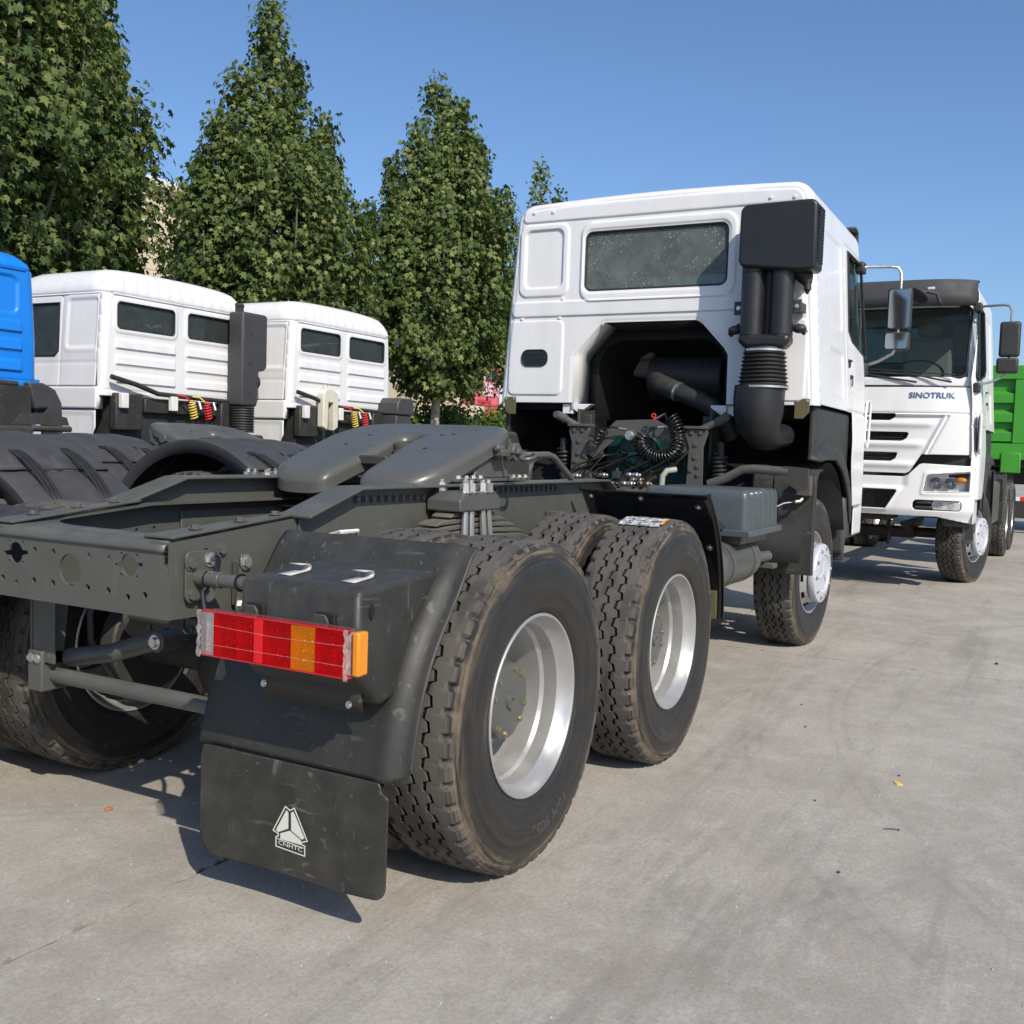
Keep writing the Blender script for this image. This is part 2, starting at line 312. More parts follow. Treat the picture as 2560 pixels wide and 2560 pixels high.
def thing(name, label, cat, loc=(0,0,0), rz=0.0, group=None):
    o = bpy.data.objects.new(name, None); COL.objects.link(o); o.empty_display_size = 0.3
    o.location = loc; o.rotation_euler = (0,0,rz); o['label'] = label; o['category'] = cat
    if group: o['group'] = group
    return o
def tag(o, label, cat, group=None):
    o['label'] = label; o['category'] = cat
    if group: o['group'] = group
    return o
def dup(src, parent=None, loc=None, rot=None, scale=None, deep=True):
    c = src.copy(); COL.objects.link(c); c.parent = parent
    for k in ('label','category','group'):
        if k in c.keys() and parent is not None: del c[k]
    if loc is not None: c.location = loc
    if rot is not None: c.rotation_euler = rot
    if scale is not None: c.scale = scale
    if deep:
        for ch in src.children: dup(ch, c)
    return c
def plate(outline, holes, o, u, v, t, name, m, parent, bevel=0.0):
    """flat plate with real holes: 2D outline and holes in (u,v), thickness t along u x v"""
    c = bpy.data.curves.new('p', 'CURVE'); c.dimensions = '2D'; c.fill_mode = 'BOTH'; c.extrude = abs(t)/2
    for pts in [outline]+holes:
        sp = c.splines.new('POLY'); sp.points.add(len(pts)-1); sp.use_cyclic_u = True
        for q, p in zip(sp.points, pts): q.co = (p[0], p[1], 0, 1)
    tmp = bpy.data.objects.new('p', c); me = bpy.data.meshes.new_from_object(tmp)
    bpy.data.objects.remove(tmp); bpy.data.curves.remove(c)
    u = Vector(u); v = Vector(v); w = u.cross(v); o = Vector(o); M = Matrix((( u.x,v.x,w.x,o.x),(u.y,v.y,w.y,o.y),(u.z,v.z,w.z,o.z),(0,0,0,1)))
    me.transform(M); me.name = name
    bm = bmesh.new(); bm.from_mesh(me); bmesh.ops.remove_doubles(bm, verts=bm.verts, dist=1e-5); bm.to_mesh(me); bm.free()
    return link(name, me, m, parent, bevel, 2, 30)
def circ(cx, cy, r, n=16): return [(cx+r*math.cos(2*PI*i/n), cy+r*math.sin(2*PI*i/n)) for i in range(n)]
def rrect(cx, cy, hw, hh, r, n=5):
    P = []
    for sx, sy, a in ((1,1,0),(-1,1,90),(-1,-1,180),(1,-1,270)):
        P += [(cx+sx*(hw-r)+r*math.cos(rad(a+90*i/n)), cy+sy*(hh-r)+r*math.sin(rad(a+90*i/n))) for i in range(n+1)]
    return P
# signed distance helpers for embossed sheet metal (numpy arrays)
def d_rect(U, Vv, cx, cy, hw, hh, r):
    a = np.abs(U-cx)-(hw-r); b = np.abs(Vv-cy)-(hh-r)
    return np.minimum(np.maximum(a,b),0)+np.hypot(np.maximum(a,0),np.maximum(b,0))-r
def d_poly(U, Vv, poly):
    d = np.full(U.shape, 1e9); s = np.ones(U.shape); n = len(poly)
    for i in range(n):
        ax, ay = poly[i]; bx, by = poly[i-1]; ex, ey = bx-ax, by-ay; wx, wy = U-ax, Vv-ay
        t = np.clip((wx*ex+wy*ey)/(ex*ex+ey*ey+1e-12),0,1); d = np.minimum(d, (wx-ex*t)**2+(wy-ey*t)**2)
        c1 = Vv >= ay; c2 = Vv < by; c3 = ex*wy > ey*wx
        s = np.where((c1&c2&c3)|(~c1&~c2&~c3), -s, s)
    return s*np.sqrt(d)
def groove(d, w, h): return -h*np.exp(-(d/w)**2)
def sstep(x): x = np.clip(x,0,1); return x*x*(3-2*x)
def raised(d, w, h): return h*sstep(0.5-d/w)      # >0 inside
def relief(mb, u0, u1, v0, v1, res, pos, keep=None):
    """sheet sampled over (u,v); pos(U,V)->(x,y,z) arrays; keep(U,V)>0 is kept, the border is snapped on to keep=0"""
    nu = max(2, int(round((u1-u0)/res))+1); nv = max(2, int(round((v1-v0)/res))+1)
    U, Vv = np.meshgrid(np.linspace(u0,u1,nu), np.linspace(v0,v1,nv), indexing='ij'); ok = None
    if keep is not None:
        k0 = keep(U, Vv); ins = k0 > 0
        ok = ins[:-1,:-1]|ins[1:,:-1]|ins[1:,1:]|ins[:-1,1:]
        used = np.zeros(U.shape, bool)
        for a, b in ((0,0),(1,0),(1,1),(0,1)): used[a:nu-1+a, b:nv-1+b] |= ok
        mv = used & ~ins; e = 1e-4
        for _ in range(6):
            u, v = U[mv], Vv[mv]
            k = keep(u, v); gx = (keep(u+e,v)-keep(u-e,v))/(2*e); gy = (keep(u,v+e)-keep(u,v-e))/(2*e); g2 = np.maximum(gx*gx+gy*gy, 0.05)
            st = np.clip(k/g2, -res, res); U[mv] = u-gx*st; Vv[mv] = v-gy*st
        U = np.clip(U, u0, u1); Vv = np.clip(Vv, v0, v1)
    x, y, z = pos(U, Vv); P = np.stack([x,y,z], -1).reshape(-1,3)
    idx = np.arange(nu*nv).reshape(nu,nv); F = np.stack([idx[:-1,:-1],idx[1:,:-1],idx[1:,1:],idx[:-1,1:]], -1)
    F = F[ok] if ok is not None else F.reshape(-1,4)
    un, inv = np.unique(F, return_inverse=True); mb.add(P[un].tolist(), inv.reshape(-1,4).tolist())
    return mb
# ================================================================= ground
def concrete():
    m = bpy.data.materials.new('concrete'); m.use_nodes = True; N = m.node_tree.nodes; L = m.node_tree.links; b = N['Principled BSDF']
    ge = N.new('ShaderNodeNewGeometry'); P = ge.outputs['Position']
    def mp(scale, rz=0.0):
        x = N.new('ShaderNodeMapping'); x.inputs['Scale'].default_value = scale; x.inputs['Rotation'].default_value = (0,0,rz); L.new(P, x.inputs['Vector']); return x.outputs[0]
    def noise(vec, s, det=6, r=0.6, dist=0.0):
        t = N.new('ShaderNodeTexNoise'); t.inputs['Scale'].default_value = s; t.inputs['Detail'].default_value = det; t.inputs['Roughness'].default_value = r; t.inputs['Distortion'].default_value = dist; L.new(vec, t.inputs['Vector']); return t.outputs['Fac']
    def R(s, a, c, lo=0.0, hi=1.0):
        x = N.new('ShaderNodeMapRange'); x.interpolation_type = 'SMOOTHSTEP'
        for k, v in (('From Min',a),('From Max',c),('To Min',lo),('To Max',hi)): x.inputs[k].default_value = v
        L.new(s, x.inputs['Value']); return x.outputs[0]
    def M(op, a, c):
        x = N.new('ShaderNodeMath'); x.operation = op
        for i, v in enumerate((a, c)):
            if isinstance(v, (int,float)): x.inputs[i].default_value = v
            else: L.new(v, x.inputs[i])
        return x.outputs[0]
    def mix(f, A, B, mode='MIX'):
        x = N.new('ShaderNodeMix'); x.data_type = 'RGBA'; x.blend_type = mode
        if isinstance(f, float): x.inputs['Factor'].default_value = f
        else: L.new(f, x.inputs['Factor'])
        for s, v in ((6,A),(7,B)):
            if isinstance(v, tuple): x.inputs[s].default_value = (*v,1)
            else: L.new(v, x.inputs[s])
        return x.outputs[2]
    c = mix(R(noise(mp((1,1,1)), 0.6, 12, 0.70), 0.32, 0.68), (0.315,0.288,0.246), (0.430,0.398,0.346))
    c = mix(R(noise(mp((1,1,1)), 3.3, 14, 0.82), 0.44, 0.66, 0, 0.65), c, (0.50,0.470,0.42))
    c = mix(R(noise(mp((1,1,1)), 8.0, 14, 0.85), 0.50, 0.68, 0, 0.5), c, (0.235,0.218,0.192))
    # tyre tracks and drag marks: two lanes of travel cross the yard
    for ang, sx, sy, lo, hi, amt in ((-34,0.24,2.4,0.51,0.66,0.50),(4,0.26,3.4,0.52,0.66,0.50),(-62,0.35,3.0,0.55,0.68,0.40)):
        tr = M('MULTIPLY', R(noise(mp((sx,sy,1), rad(-ang)), 1.0, 14, 0.74, 0.25), lo, hi), R(noise(mp((1,1,1)), 0.33+0.004*ang, 3), 0.42, 0.60))
        tr = M('MULTIPLY', tr, R(noise(mp((3.5,8,1), rad(-ang)), 2.4, 12, 0.85), 0.30, 0.62))
        c = mix(M('MULTIPLY', tr, amt), c, (0.135,0.128,0.118))
    # curved scrub marks: two turning circles
    for cx, cy, r0, w, s in ((-2.2,-1.0,2.20,0.16,26.0), (3.6,-7.4,6.20,0.11,18.0), (3.6,-7.4,5.78,0.11,18.0), (-3.0,-9.0,7.6,0.16,18.0), (9.5,-8.4,7.3,0.14,18.0)):
        sx = N.new('ShaderNodeSeparateXYZ'); L.new(P, sx.inputs[0]); dx = M('SUBTRACT', sx.outputs['X'], cx); dy = M('SUBTRACT', sx.outputs['Y'], cy)
        d = M('SQRT', M('ADD', M('MULTIPLY', dx, dx), M('MULTIPLY', dy, dy)), 0)
        a = M('ABSOLUTE', M('SUBTRACT', d, r0), 0)
        rib = R(M('SINE', M('MULTIPLY', d, 90.0), 0), -0.3, 0.9, 0.35, 1.0)
        f = M('MULTIPLY', M('MULTIPLY', R(a, w, w*0.35), rib), R(noise(mp((1,1,1)), 0.9, 6), 0.38, 0.58))
        f = M('MULTIPLY', f, R(noise(mp((1,1,1)), 9.0, 8, 0.8), 0.32, 0.6))
        c = mix(M('MULTIPLY', f, 0.30), c, (0.17,0.16,0.148))
    # pale worn scratches and chips
    s1 = R(noise(mp((9,60,1), rad(20)), 1.0, 4, 0.7, 0.6), 0.64, 0.71); s2 = R(noise(mp((60,9,1), rad(-25)), 1.0, 4, 0.7, 0.6), 0.65, 0.72)
    sc = M('MULTIPLY', M('MAXIMUM', s1, s2), R(noise(mp((1,1,1)), 1.3, 4), 0.46, 0.62))
    c = mix(M('MULTIPLY', sc, 0.9), c, (0.60,0.58,0.54))
    v = N.new('ShaderNodeTexVoronoi'); v.inputs['Scale'].default_value = 26; L.new(P, v.inputs['Vector'])
    c = mix(M('MULTIPLY', R(v.outputs['Distance'], 0.10, 0.05), R(noise(mp((1,1,1)), 6, 2), 0.58, 0.64)), c, (0.10,0.095,0.09))
    fine = noise(mp((1,1,1)), 70, 8, 0.75)
    c = mix(R(fine, 0.36, 0.70, 0, 0.42), c, (0.16,0.15,0.135)); c = mix(R(noise(mp((1,1,1)), 130, 4, 0.7), 0.56, 0.74, 0, 0.55), c, (0.60,0.58,0.55))
    L.new(c, b.inputs['Base Color']); b.inputs['Roughness'].default_value = 0.82; b.inputs['Specular IOR Level'].default_value = 0.25
    bp = N.new('ShaderNodeBump'); bp.inputs['Strength'].default_value = 0.35; bp.inputs['Distance'].default_value = 0.004; L.new(fine, bp.inputs['Height']); L.new(bp.outputs[0], b.inputs['Normal'])
    MAT['concrete'] = m
concrete()
mat('joint_sand', (0.07,0.063,0.052), 0.9, c2=(0.30,0.28,0.24), nscale=18, namt=0.9, bump=0.3)
mat('soil', (0.12,0.10,0.06), 0.9, c2=(0.07,0.09,0.03), nscale=2, namt=0.8, bump=0.4, bscale=20)

g = MB(); S = 900.0
g.add([(-S,-S,-0.012),(S,-S,-0.012),(S,S,-0.012),(-S,S,-0.012)], [(0,1,2,3)])
ground = g.obj('ground', 'joint_sand', None, smooth=0); ground['kind'] = 'structure'
# cast slabs: each has its own slightly chipped edges and a joint around it
JX = [-14.0,-8.0,-2.0+0.0,4.1,10.2,16.3,22.4,28.5,34.6]; JY = [-16.4,-12.4,-8.4,-4.4,-0.372,3.7,7.8,11.2]
for i in range(len(JX)-1):
    for j in range(len(JY)-1):
        g = MB(); x0, x1, y0, y1 = JX[i]+0.006, JX[i+1]-0.006, JY[j]+0.006, JY[j+1]-0.006
        near = abs((x0+x1)/2) < 8 and abs((y0+y1)/2) < 7; pts = []; st = 0.035 if near else 2.0
        def edge(ax, ay, bx, by):
            n = max(1, int(math.hypot(bx-ax, by-ay)/st)); nx, ny = -(by-ay), bx-ax; l = math.hypot(nx, ny); nx, ny = nx/l, ny/l
            for k in range(n):
                t = k/n; e = (abs(random.gauss(0, 0.0035)) + (0.010*random.random() if random.random() < 0.16 else 0)) if near else 0
                pts.append((ax+(bx-ax)*t+nx*e, ay+(by-ay)*t+ny*e))
        edge(x0,y0,x1,y0); edge(x1,y0,x1,y1); edge(x1,y1,x0,y1); edge(x0,y1,x0,y0)
        g.prism(pts, (0,0,-0.011), (1,0,0), (0,1,0), (0,0,0.011))
        g.obj('concrete_slab', 'concrete', ground, smooth=0)
# yard continues beyond the slabs
g = MB()
for x0, x1, y0, y1 in ((-200,-14.0,-200,200),(34.6,200,-200,200),(-14.0,34.6,-200,-16.4),(-14.0,34.6,11.25,12.0)):
    g.bb(x0, x1, y0, y1, -0.011, -0.004)
g.obj('yard_pavement', 'concrete', ground, smooth=0)
g = MB(); g.bb(-14,200,12.0,200,-0.011,0.0)
g.obj('soil_strip', 'soil', ground, smooth=0)
# small loose bits on the concrete near the truck
for k, (x, y, s, m) in enumerate(((0.17,0.33,0.016,'white_dull'),(0.28,0.30,0.011,'white_dull'),(0.02,0.62,0.020,'white_dull'),(0.35,0.42,0.010,'white_dull'),(-0.42,0.28,0.014,'terracotta'))):
    g = MB(); g.sphere((0,0,s*0.35), s, 7, 5, (1.3,0.9,0.5))
    o = g.obj('pebble', m, None, loc=(x,y,0.0))
    tag(o, ['pale pebble lying just inside the dark shade behind the left rear tyre','tiny pale pebble beside the lit triangle under the tail','largest pale pebble touching the left rear tyre','tiny pale pebble in the shade between the two rear axles side','small orange brown stone on the sunlit slab left of the flap shadow'][k], 'pebble', 'pebbles under the truck tail')
g = MB(); g.bb(-0.02,0.02,-0.013,0.013,0.0,0.004)
tag(g.obj('yellow_scrap', 'hose_yellow', None, loc=(1.57,-2.15,0.0), rot=(0,0,0.5)), 'small yellow paper scrap lying on the open concrete at right', 'scrap')
g = MB(); g.tube([(-0.026,0,0.003),(0,0.002,0.004),(0.028,-0.001,0.003)], 0.0016, 5); g.sphere((0.028,-0.001,0.004), 0.004, 6, 4)
GR = random.Random(9); grit = MB()
for k in range(900):                                   # loose grit scattered over the concrete
    d_ = GR.random()**1.6; x_, y_ = -2.6+9.5*d_, GR.uniform(-5.0,1.0); sz = GR.uniform(0.0015,0.0045)
    grit.sphere((x_,y_,sz*0.3), sz, 5, 3, (GR.uniform(0.8,1.6),GR.uniform(0.7,1.2),0.6))
go = grit.obj('grit', 'clip_grey', None, smooth=0); go['kind'] = 'stuff'; go['label'] = 'pale loose grit scattered on the concrete'; go['category'] = 'grit'
STN = [(1.684,-2.139,0.006),(2.244,-1.62,0.007),(1.153,-1.893,0.005),(2.695,-1.502,0.006),(4.648,-2.377,0.014),(0.486,-2.107,0.006)]
LBS = ['small dark stone right behind the yellow scrap','small dark stone on open concrete right of the middle bogie wheel','small dark stone on open concrete between twig and rear wheel','tiny dark stone beyond the middle wheel on open concrete','largest dark stone on the open concrete at the right edge','small dark stone nearest the camera on the open concrete']
for (x_, y_, sz), lb in zip(STN, LBS):
    g2 = MB(); g2.sphere((0,0,sz*0.35), sz, 7, 5, (1.4,0.9,0.6)); tag(g2.obj('stone', 'dark_iron', None, loc=(x_,y_,0)), lb, 'stone', 'dark stones on the open concrete')
tag(g.obj('twig', 'dark_iron', None, loc=(0.99,-2.20,0.0), rot=(0,0,-1.18)), 'thin dark twig lying on the open concrete at lower right', 'twig')

# ================================================================= trees
LEAF = np.array([(0,0,0.03),(0.0,-0.50,0.0),(0.46,-0.27,-0.05),(0.24,-0.04,0.02),(0.56,0.22,-0.10),(0.19,0.21,0.02),
                 (0.0,0.62,-0.12),(-0.19,0.21,0.02),(-0.56,0.22,-0.10),(-0.24,-0.04,0.02),(-0.46,-0.27,-0.05)], float)
LF = np.array([(0,i,i+1 if i < 10 else 1) for i in range(1,11)]); NLV = 11
def np_mesh(name, Vv, F):
    me = bpy.data.meshes.new(name); k = F.shape[1]
    me.vertices.add(len(Vv)); me.vertices.foreach_set('co', Vv.astype(np.float32).ravel())
    me.loops.add(F.size); me.loops.foreach_set('vertex_index', F.astype(np.int32).ravel())
    me.polygons.add(len(F)); me.polygons.foreach_set('loop_start', np.arange(0, F.size, k, dtype=np.int32)); me.polygons.foreach_set('loop_total', np.full(len(F), k, dtype=np.int32))
    me.update(calc_edges=True); return me
def leaf_frames(nrm, spin):
    n = nrm/np.linalg.norm(nrm, axis=1, keepdims=True)
    a = np.tile(np.array([[0,0,1.0]]), (len(n),1)); a[np.abs(n[:,2]) > 0.95] = (1,0,0)
    v = a-n*np.sum(a*n,1,keepdims=True); v /= np.linalg.norm(v,axis=1,keepdims=True); v = -v           # tips hang down
    u = np.cross(v, n); c, s = np.cos(spin)[:,None], np.sin(spin)[:,None]
    return u*c+v*s, -u*s+v*c, n
leaf_proto = {}
def tree(name, label, x, y, tips, H, Rr, zb, nclump, lsize, seed, group='plane trees in a row behind the parked trucks', singles=0, nper=19, nfill=16, flat=1.0):
    """upright crown made of many ascending leafy branches; tips: explicit leaders (dx, dy, top, radius)"""
    R_ = np.random.default_rng(seed); t = thing(name, label, 'tree', (x,y,0), 0, group)
    spires = [(a, b_, c_, d_*1.18) for a, b_, c_, d_ in tips]; r0 = 0.13
    for k in range(nfill):
        rr = Rr*math.sqrt((k+0.6)/nfill)*0.92; a = k*2.399+seed; e = 1-0.36*(rr/Rr)**2.0
        spires.append((rr*math.cos(a), rr*math.sin(a), zb+(H-zb)*e*R_.uniform(0.80,0.97), R_.uniform(0.50,0.78)))
    top = max(s[2] for s in spires)
    tr = MB(); pts = [(0,0,0),(0.02,0.01,0.5),(0.0,0.03,1.6),(0.05,0.0,3.0),(0.0,0.0,top*0.6),(tips[0][0]*0.8,tips[0][1]*0.8,top*0.92)]
    tr.tube(pts, [r0*1.45,r0*1.1,r0,r0*0.9,r0*0.5,0.015], 10); tr.obj('trunk', 'bark', t, smooth=60)
    for sp in spires[1:]:
        l = MB(); z1 = zb+0.25*(sp[2]-zb)*R_.uniform(0.2,1.0)-0.3
        l.tube([(0,0,z1),(sp[0]*0.55,sp[1]*0.55,z1+0.7),(sp[0]*0.95,sp[1]*0.95,(z1+sp[2])/2+0.4),(sp[0],sp[1],sp[2]*0.97)], [0.05,0.04,0.026,0.006], 6); l.obj('limb', 'bark_dark', t, smooth=60)
    w = np.array([s[3]**1.3*(s[2]-zb) for s in spires]); w = w/w.sum(); C = []; D = []
    for i in R_.choice(len(spires), size=nclump, p=w):
        sx, sy, sz, sr = spires[i][:4]; tt = R_.beta(1.15, 1.0); z = zb+(sz-zb)*tt
        prof = (min(1.0, (tt+0.04)/0.22)**0.5)*((1-tt)**0.60+0.05)*1.15
        r = sr*prof*math.sqrt(R_.random())*1.08; a = R_.random()*2*PI; ld = 0.42+0.58*min(1.0,tt*2.2)
        px, py = sx*ld+r*math.cos(a), sy*ld+r*math.sin(a); q = math.hypot(px,py)+1e-6
        C.append((px, py, z)); D.append((0.55*math.cos(a)+0.6*px/q, 0.55*math.sin(a)+0.6*py/q, 0.40))
    C = np.array(C); D = np.array(D); C = np.repeat(C, nper, 0); D = np.repeat(D, nper, 0); n = len(C)
    off = np.clip(R_.normal(0, 1, (n,3)),-1.7,1.7)*np.array([0.14,0.14,0.20]); P = C+off
    nr = D+R_.normal(0,0.55,(n,3))+np.array([0,0,0.25]); u, v, w2 = leaf_frames(nr, R_.normal(0,0.8,n))
    s = (lsize*R_.uniform(0.55,1.2,n)*(1-0.2*np.clip((P[:,2]-zb)/(top-zb),0,1)))[:,None,None]
    sg = np.zeros(n, bool)                       # largest leaves towards the yard become parts of their own
    if singles:
        cam_d = (P[:,0]*(CAM.x-x)+P[:,1]*(CAM.y-y))/math.hypot(CAM.x-x, CAM.y-y); sc = cam_d+1.5*s[:,0,0]/lsize-0.2*nr[:,1]
        sg[np.argsort(-sc)[:singles]] = True
    fold = R_.uniform(0.4,2.6,n)[:,None,None]
    T = P[:,None,:]+s*(LEAF[None,:,0,None]*u[:,None,:]+LEAF[None,:,1,None]*v[:,None,:]+fold*LEAF[None,:,2,None]*w2[:,None,:])
    T2 = T[~sg]; m2 = len(T2); F = (LF[None]+NLV*np.arange(m2)[:,None,None]).reshape(-1,3)
    cr = link('crown', np_mesh('crown', T2.reshape(-1,3), F), 'leaf', t, smooth=0); cr['kind'] = 'stuff'
    if singles:
        if 'm' not in leaf_proto:
            me = np_mesh('leaf', LEAF, LF); me.materials.append(MAT['leaf_single']); leaf_proto['m'] = me
        for i in np.where(sg)[0]:
            o = bpy.data.objects.new('leaf', leaf_proto['m']); COL.objects.link(o); o.parent = t; k = float(s[i,0,0])
            o.matrix_local = Matrix(((u[i,0]*k,v[i,0]*k,w2[i,0]*k,P[i,0]),(u[i,1]*k,v[i,1]*k,w2[i,1]*k,P[i,1]),(u[i,2]*k,v[i,2]*k,w2[i,2]*k,P[i,2]),(0,0,0,1)))
    return t
m = MAT['leaf'].copy(); m.name = 'leaf_single'; MAT['leaf_single'] = m
nn = m.node_tree.nodes; oi = nn.new('ShaderNodeObjectInfo'); rp = [q for q in nn if q.type == 'VALTORGB'][0]; m.node_tree.links.new(oi.outputs['Random'], rp.inputs[0])
# leaders: (dx, dy, top height, radius)
tree('plane_tree', 'tallest plane tree at the left edge, its top cut by the frame', 6.9, 12.4, [(0,0,13.6,1.1),(-0.8,0.2,12.2,0.9),(0.7,-0.2,11.6,0.9)], 12.6, 2.1, 2.2, 1800, 0.165, 1, singles=150, nfill=18)
tree('plane_tree', 'plane tree behind the blue cab with two close peaks', 9.25, 13.2, [(0.15,0,10.9,0.9),(0.75,0.1,9.9,0.75),(-0.7,0,10.3,0.8)], 10.2, 1.7, 2.3, 1550, 0.165, 2, singles=150, nfill=16)
tree('plane_tree', 'broad cone shaped plane tree behind the two white cabs', 14.95, 13.4, [(-0.15,0,10.9,0.95),(0.75,0.1,9.9,0.8),(1.5,-0.2,9.1,0.7),(-1.0,0.1,9.2,0.9),(-1.65,0,8.0,0.75),(2.05,0,7.9,0.8)], 9.4, 2.35, 2.0, 2450, 0.165, 3, singles=180, nfill=24)
tree('plane_tree', 'plane tree with pale trunk and forked top just left of the main cab', 21.45, 13.0, [(-0.40,0,11.4,0.9),(0.95,0.1,11.0,0.95),(-1.4,0,9.6,0.8),(1.9,0,10.1,0.8),(-2.0,0.1,8.0,0.8),(2.5,0,8.9,0.75),(0.3,-0.6,10.2,0.9)], 10.2, 2.5, 2.9, 2400, 0.172, 4, singles=120, nfill=20)
tree('plane_tree', 'distant plane tree showing only its tip over the main cab roof', 28.3, 13.2, [(-0.55,0,10.9,0.5),(0.95,0,10.4,0.5),(0.2,0,8.8,0.9)], 8.4, 1.9, 2.6, 700, 0.18, 5, nfill=12)
tree('plane_tree', 'far plane tree of the row hidden behind the main cab', 35.0, 13.2, [(0,0,9.4,0.8),(0.8,0,8.6,0.7)], 8.4, 1.9, 2.6, 420, 0.22, 6, nfill=10)
# hedge of separate shrubs in the strip
def shrub(x, y, h, r, seed, label):
    R_ = np.random.default_rng(seed); t = thing('shrub', label, 'shrub', (x,y,0), 0, 'shrubs along the tree strip')
    st = MB()
    for k in range(5):
        a = k*1.3; st.tube([(0,0,0),(0.25*r*math.cos(a),0.25*r*math.sin(a),h*0.45),(0.6*r*math.cos(a),0.6*r*math.sin(a),h*0.85)], [0.02,0.014,0.006], 5)
    st.obj('stem', 'bark', t, smooth=60); n = 7000
    d = R_.normal(0,1,(n,3)); d /= np.linalg.norm(d,axis=1,keepdims=True); q = R_.random(n)[:,None]**0.4
    lump = 1+0.16*np.sin(5*d[:,:1]+seed)*np.cos(4*d[:,1:2]+2*seed)+0.10*R_.normal(0,1,(n,1))
    P = d*q*lump*np.array([r,r,h/2])+np.array([0,0,h/2]); P[:,2] = np.maximum(P[:,2],0.03)
    u, v, w2 = leaf_frames(d+R_.normal(0,0.7,(n,3))+np.array([0,0,0.3]), R_.normal(0,1.5,n)); s = (0.150*R_.uniform(0.6,1.3,n))[:,None,None]
    K = np.array([(0,-0.5,0),(0.3,0,0.06),(0,0.6,-0.05),(-0.3,0,0.06)]); T = P[:,None,:]+s*(K[None,:,0,None]*u[:,None,:]+K[None,:,1,None]*v[:,None,:]+K[None,:,2,None]*w2[:,None,:])
    F = np.arange(4*n).reshape(-1,4); o = link('foliage', np_mesh('foliage', T.reshape(-1,3), F), 'leaf_hedge', t, smooth=0); o['kind'] = 'stuff'
for k, (x, h, r) in enumerate(((16.6,1.7,0.9),(18.4,2.0,1.0),(20.0,1.6,0.9),(22.9,1.75,1.0),(24.4,1.75,1.1),(26.0,1.6,1.0),(27.7,1.9,1.0),(12.0,1.7,1.0))):
    shrub(x, 13.9+0.3*math.sin(k*2.1), h*1.5, r*1.15, 30+k, ['bright shrub right beside the far white cab','tall shrub left of the pale tree trunk','low shrub just left of the pale tree trunk','low shrub just right of the pale tree trunk','tallest shrub below the pink banner','shrub at the left edge of the main cab below the banner','shrub seen through the gap under the main cab','shrub hidden behind the white cabs'][k])

# ================================================================= far buildings
def wall_with_windows(root, x0, x1, y, z0, z1, wins, m, depth=6.0, tile=None):
    c = MB(); keep = []
    # wall front built of strips round the openings (openings are real recesses)
    xs = sorted(set([x0,x1]+[w[0] for w in wins]+[w[1] for w in wins])); zs = sorted(set([z0,z1]+[w[2] for w in wins]+[w[3] for w in wins]))
    for a, b in zip(xs[:-1], xs[1:]):
        for e, f in zip(zs[:-1], zs[1:]):
            if any(w[0] <= a and b <= w[1] and w[2] <= e and f <= w[3] for w in wins): continue
            c.bb(a, b, y, y+0.25, e, f)
    c.bb(x0, x1, y+0.25, y+depth, z0, z1); c.obj('wall', m, root, smooth=0)
    for w in wins:
        f = MB(); a, b, e, g2 = w; cx = (a+b)/2
        for q in ((a,a+0.06,e,g2),(b-0.06,b,e,g2),(a+0.06,b-0.06,e,e+0.06),(a+0.06,b-0.06,g2-0.06,g2),(cx-0.03,cx+0.03,e+0.06,g2-0.06),(a+0.06,cx-0.03,g2-0.55,g2-0.49),(cx+0.03,b-0.06,g2-0.55,g2-0.49)):
            f.bb(q[0], q[1], y+0.08, y+0.14, q[2], q[3])
        fo = f.obj('window', 'zinc', root, smooth=0)
        p = MB(); p.bb(a+0.05, b-0.05, y+0.10, y+0.12, e+0.05, g2-0.05); p.obj('pane', 'glass_dark', fo, smooth=0)
        k = MB(); k.bb(a-0.05, b+0.05, y-0.08, y+0.02, e-0.1, e-0.003); k.obj('sill', m, fo, smooth=0)
def tiles(root, x0, x1, y, z0, z1, sx, sz, m):
    nx = int((x1-x0)/sx); nz = int((z1-z0)/sz); me = None
    for i in range(nx):
        for j in range(nz):
            if me is None:
                t = MB(); t.bb(0.012, sx-0.012, -0.03, 0.0, 0.012, sz-0.012); o = t.obj('wall_panel', m, root, smooth=0, loc=(x0+i*sx,y,z0+j*sz)); me = o
            else: dup(me, root, (x0+i*sx,y,z0+j*sz))
B1 = thing('beige_building', 'cream panelled building glimpsed between the left and middle trees', 'building', (0,0,0))
wall_with_windows(B1, 22.5, 32.5, 30.0, 0.0, 10.9, [(30.0,31.4,5.2,7.0),(30.0,31.4,1.6,3.4)], 'beige_wall')
tiles(B1, 25.0, 29.5, 29.995, 6.6, 10.8, 0.9, 1.4, 'beige_wall')
c = MB(); 
for k, (h, e) in enumerate(((10.9,0.12),(11.02,0.2),(11.14,0.3),(11.26,0.42))): c.bb(22.5-e, 32.5+e, 30-e, 36+e, h, h+0.12-0.004)
c.obj('cornice', 'beige_wall', B1, smooth=0)
c = MB(); c.bb(22.0,33.0,29.6,36.2,11.39,11.6); c.obj('roof', 'white_dull', B1, smooth=0)
B2 = thing('office_building', 'cream and terracotta building with windows behind the pink banner', 'building', (1.3,0,0.15))
wall_with_windows(B2, 44.0, 52.35, 30.0, 0.0, 8.2, [(51.0,52.0,1.4,3.2),(47.5,49.0,5.0,6.4)], 'beige_wall')
wall_with_windows(B2, 52.36, 54.4, 30.06, 0.0, 7.8, [(52.55,54.2,4.45,6.15),(52.55,54.2,1.0,2.8)], 'terracotta')
wall_with_windows(B2, 54.41, 62.0, 30.0, 0.0, 8.0, [(55.5,57.2,4.45,6.15),(58.5,60.2,4.45,6.15)], 'beige_wall')
c = MB(); c.bb(51.0,53.2,29.4,29.995,6.95,7.15); c.obj('balcony_slab', 'beige_wall', B2, smooth=0)
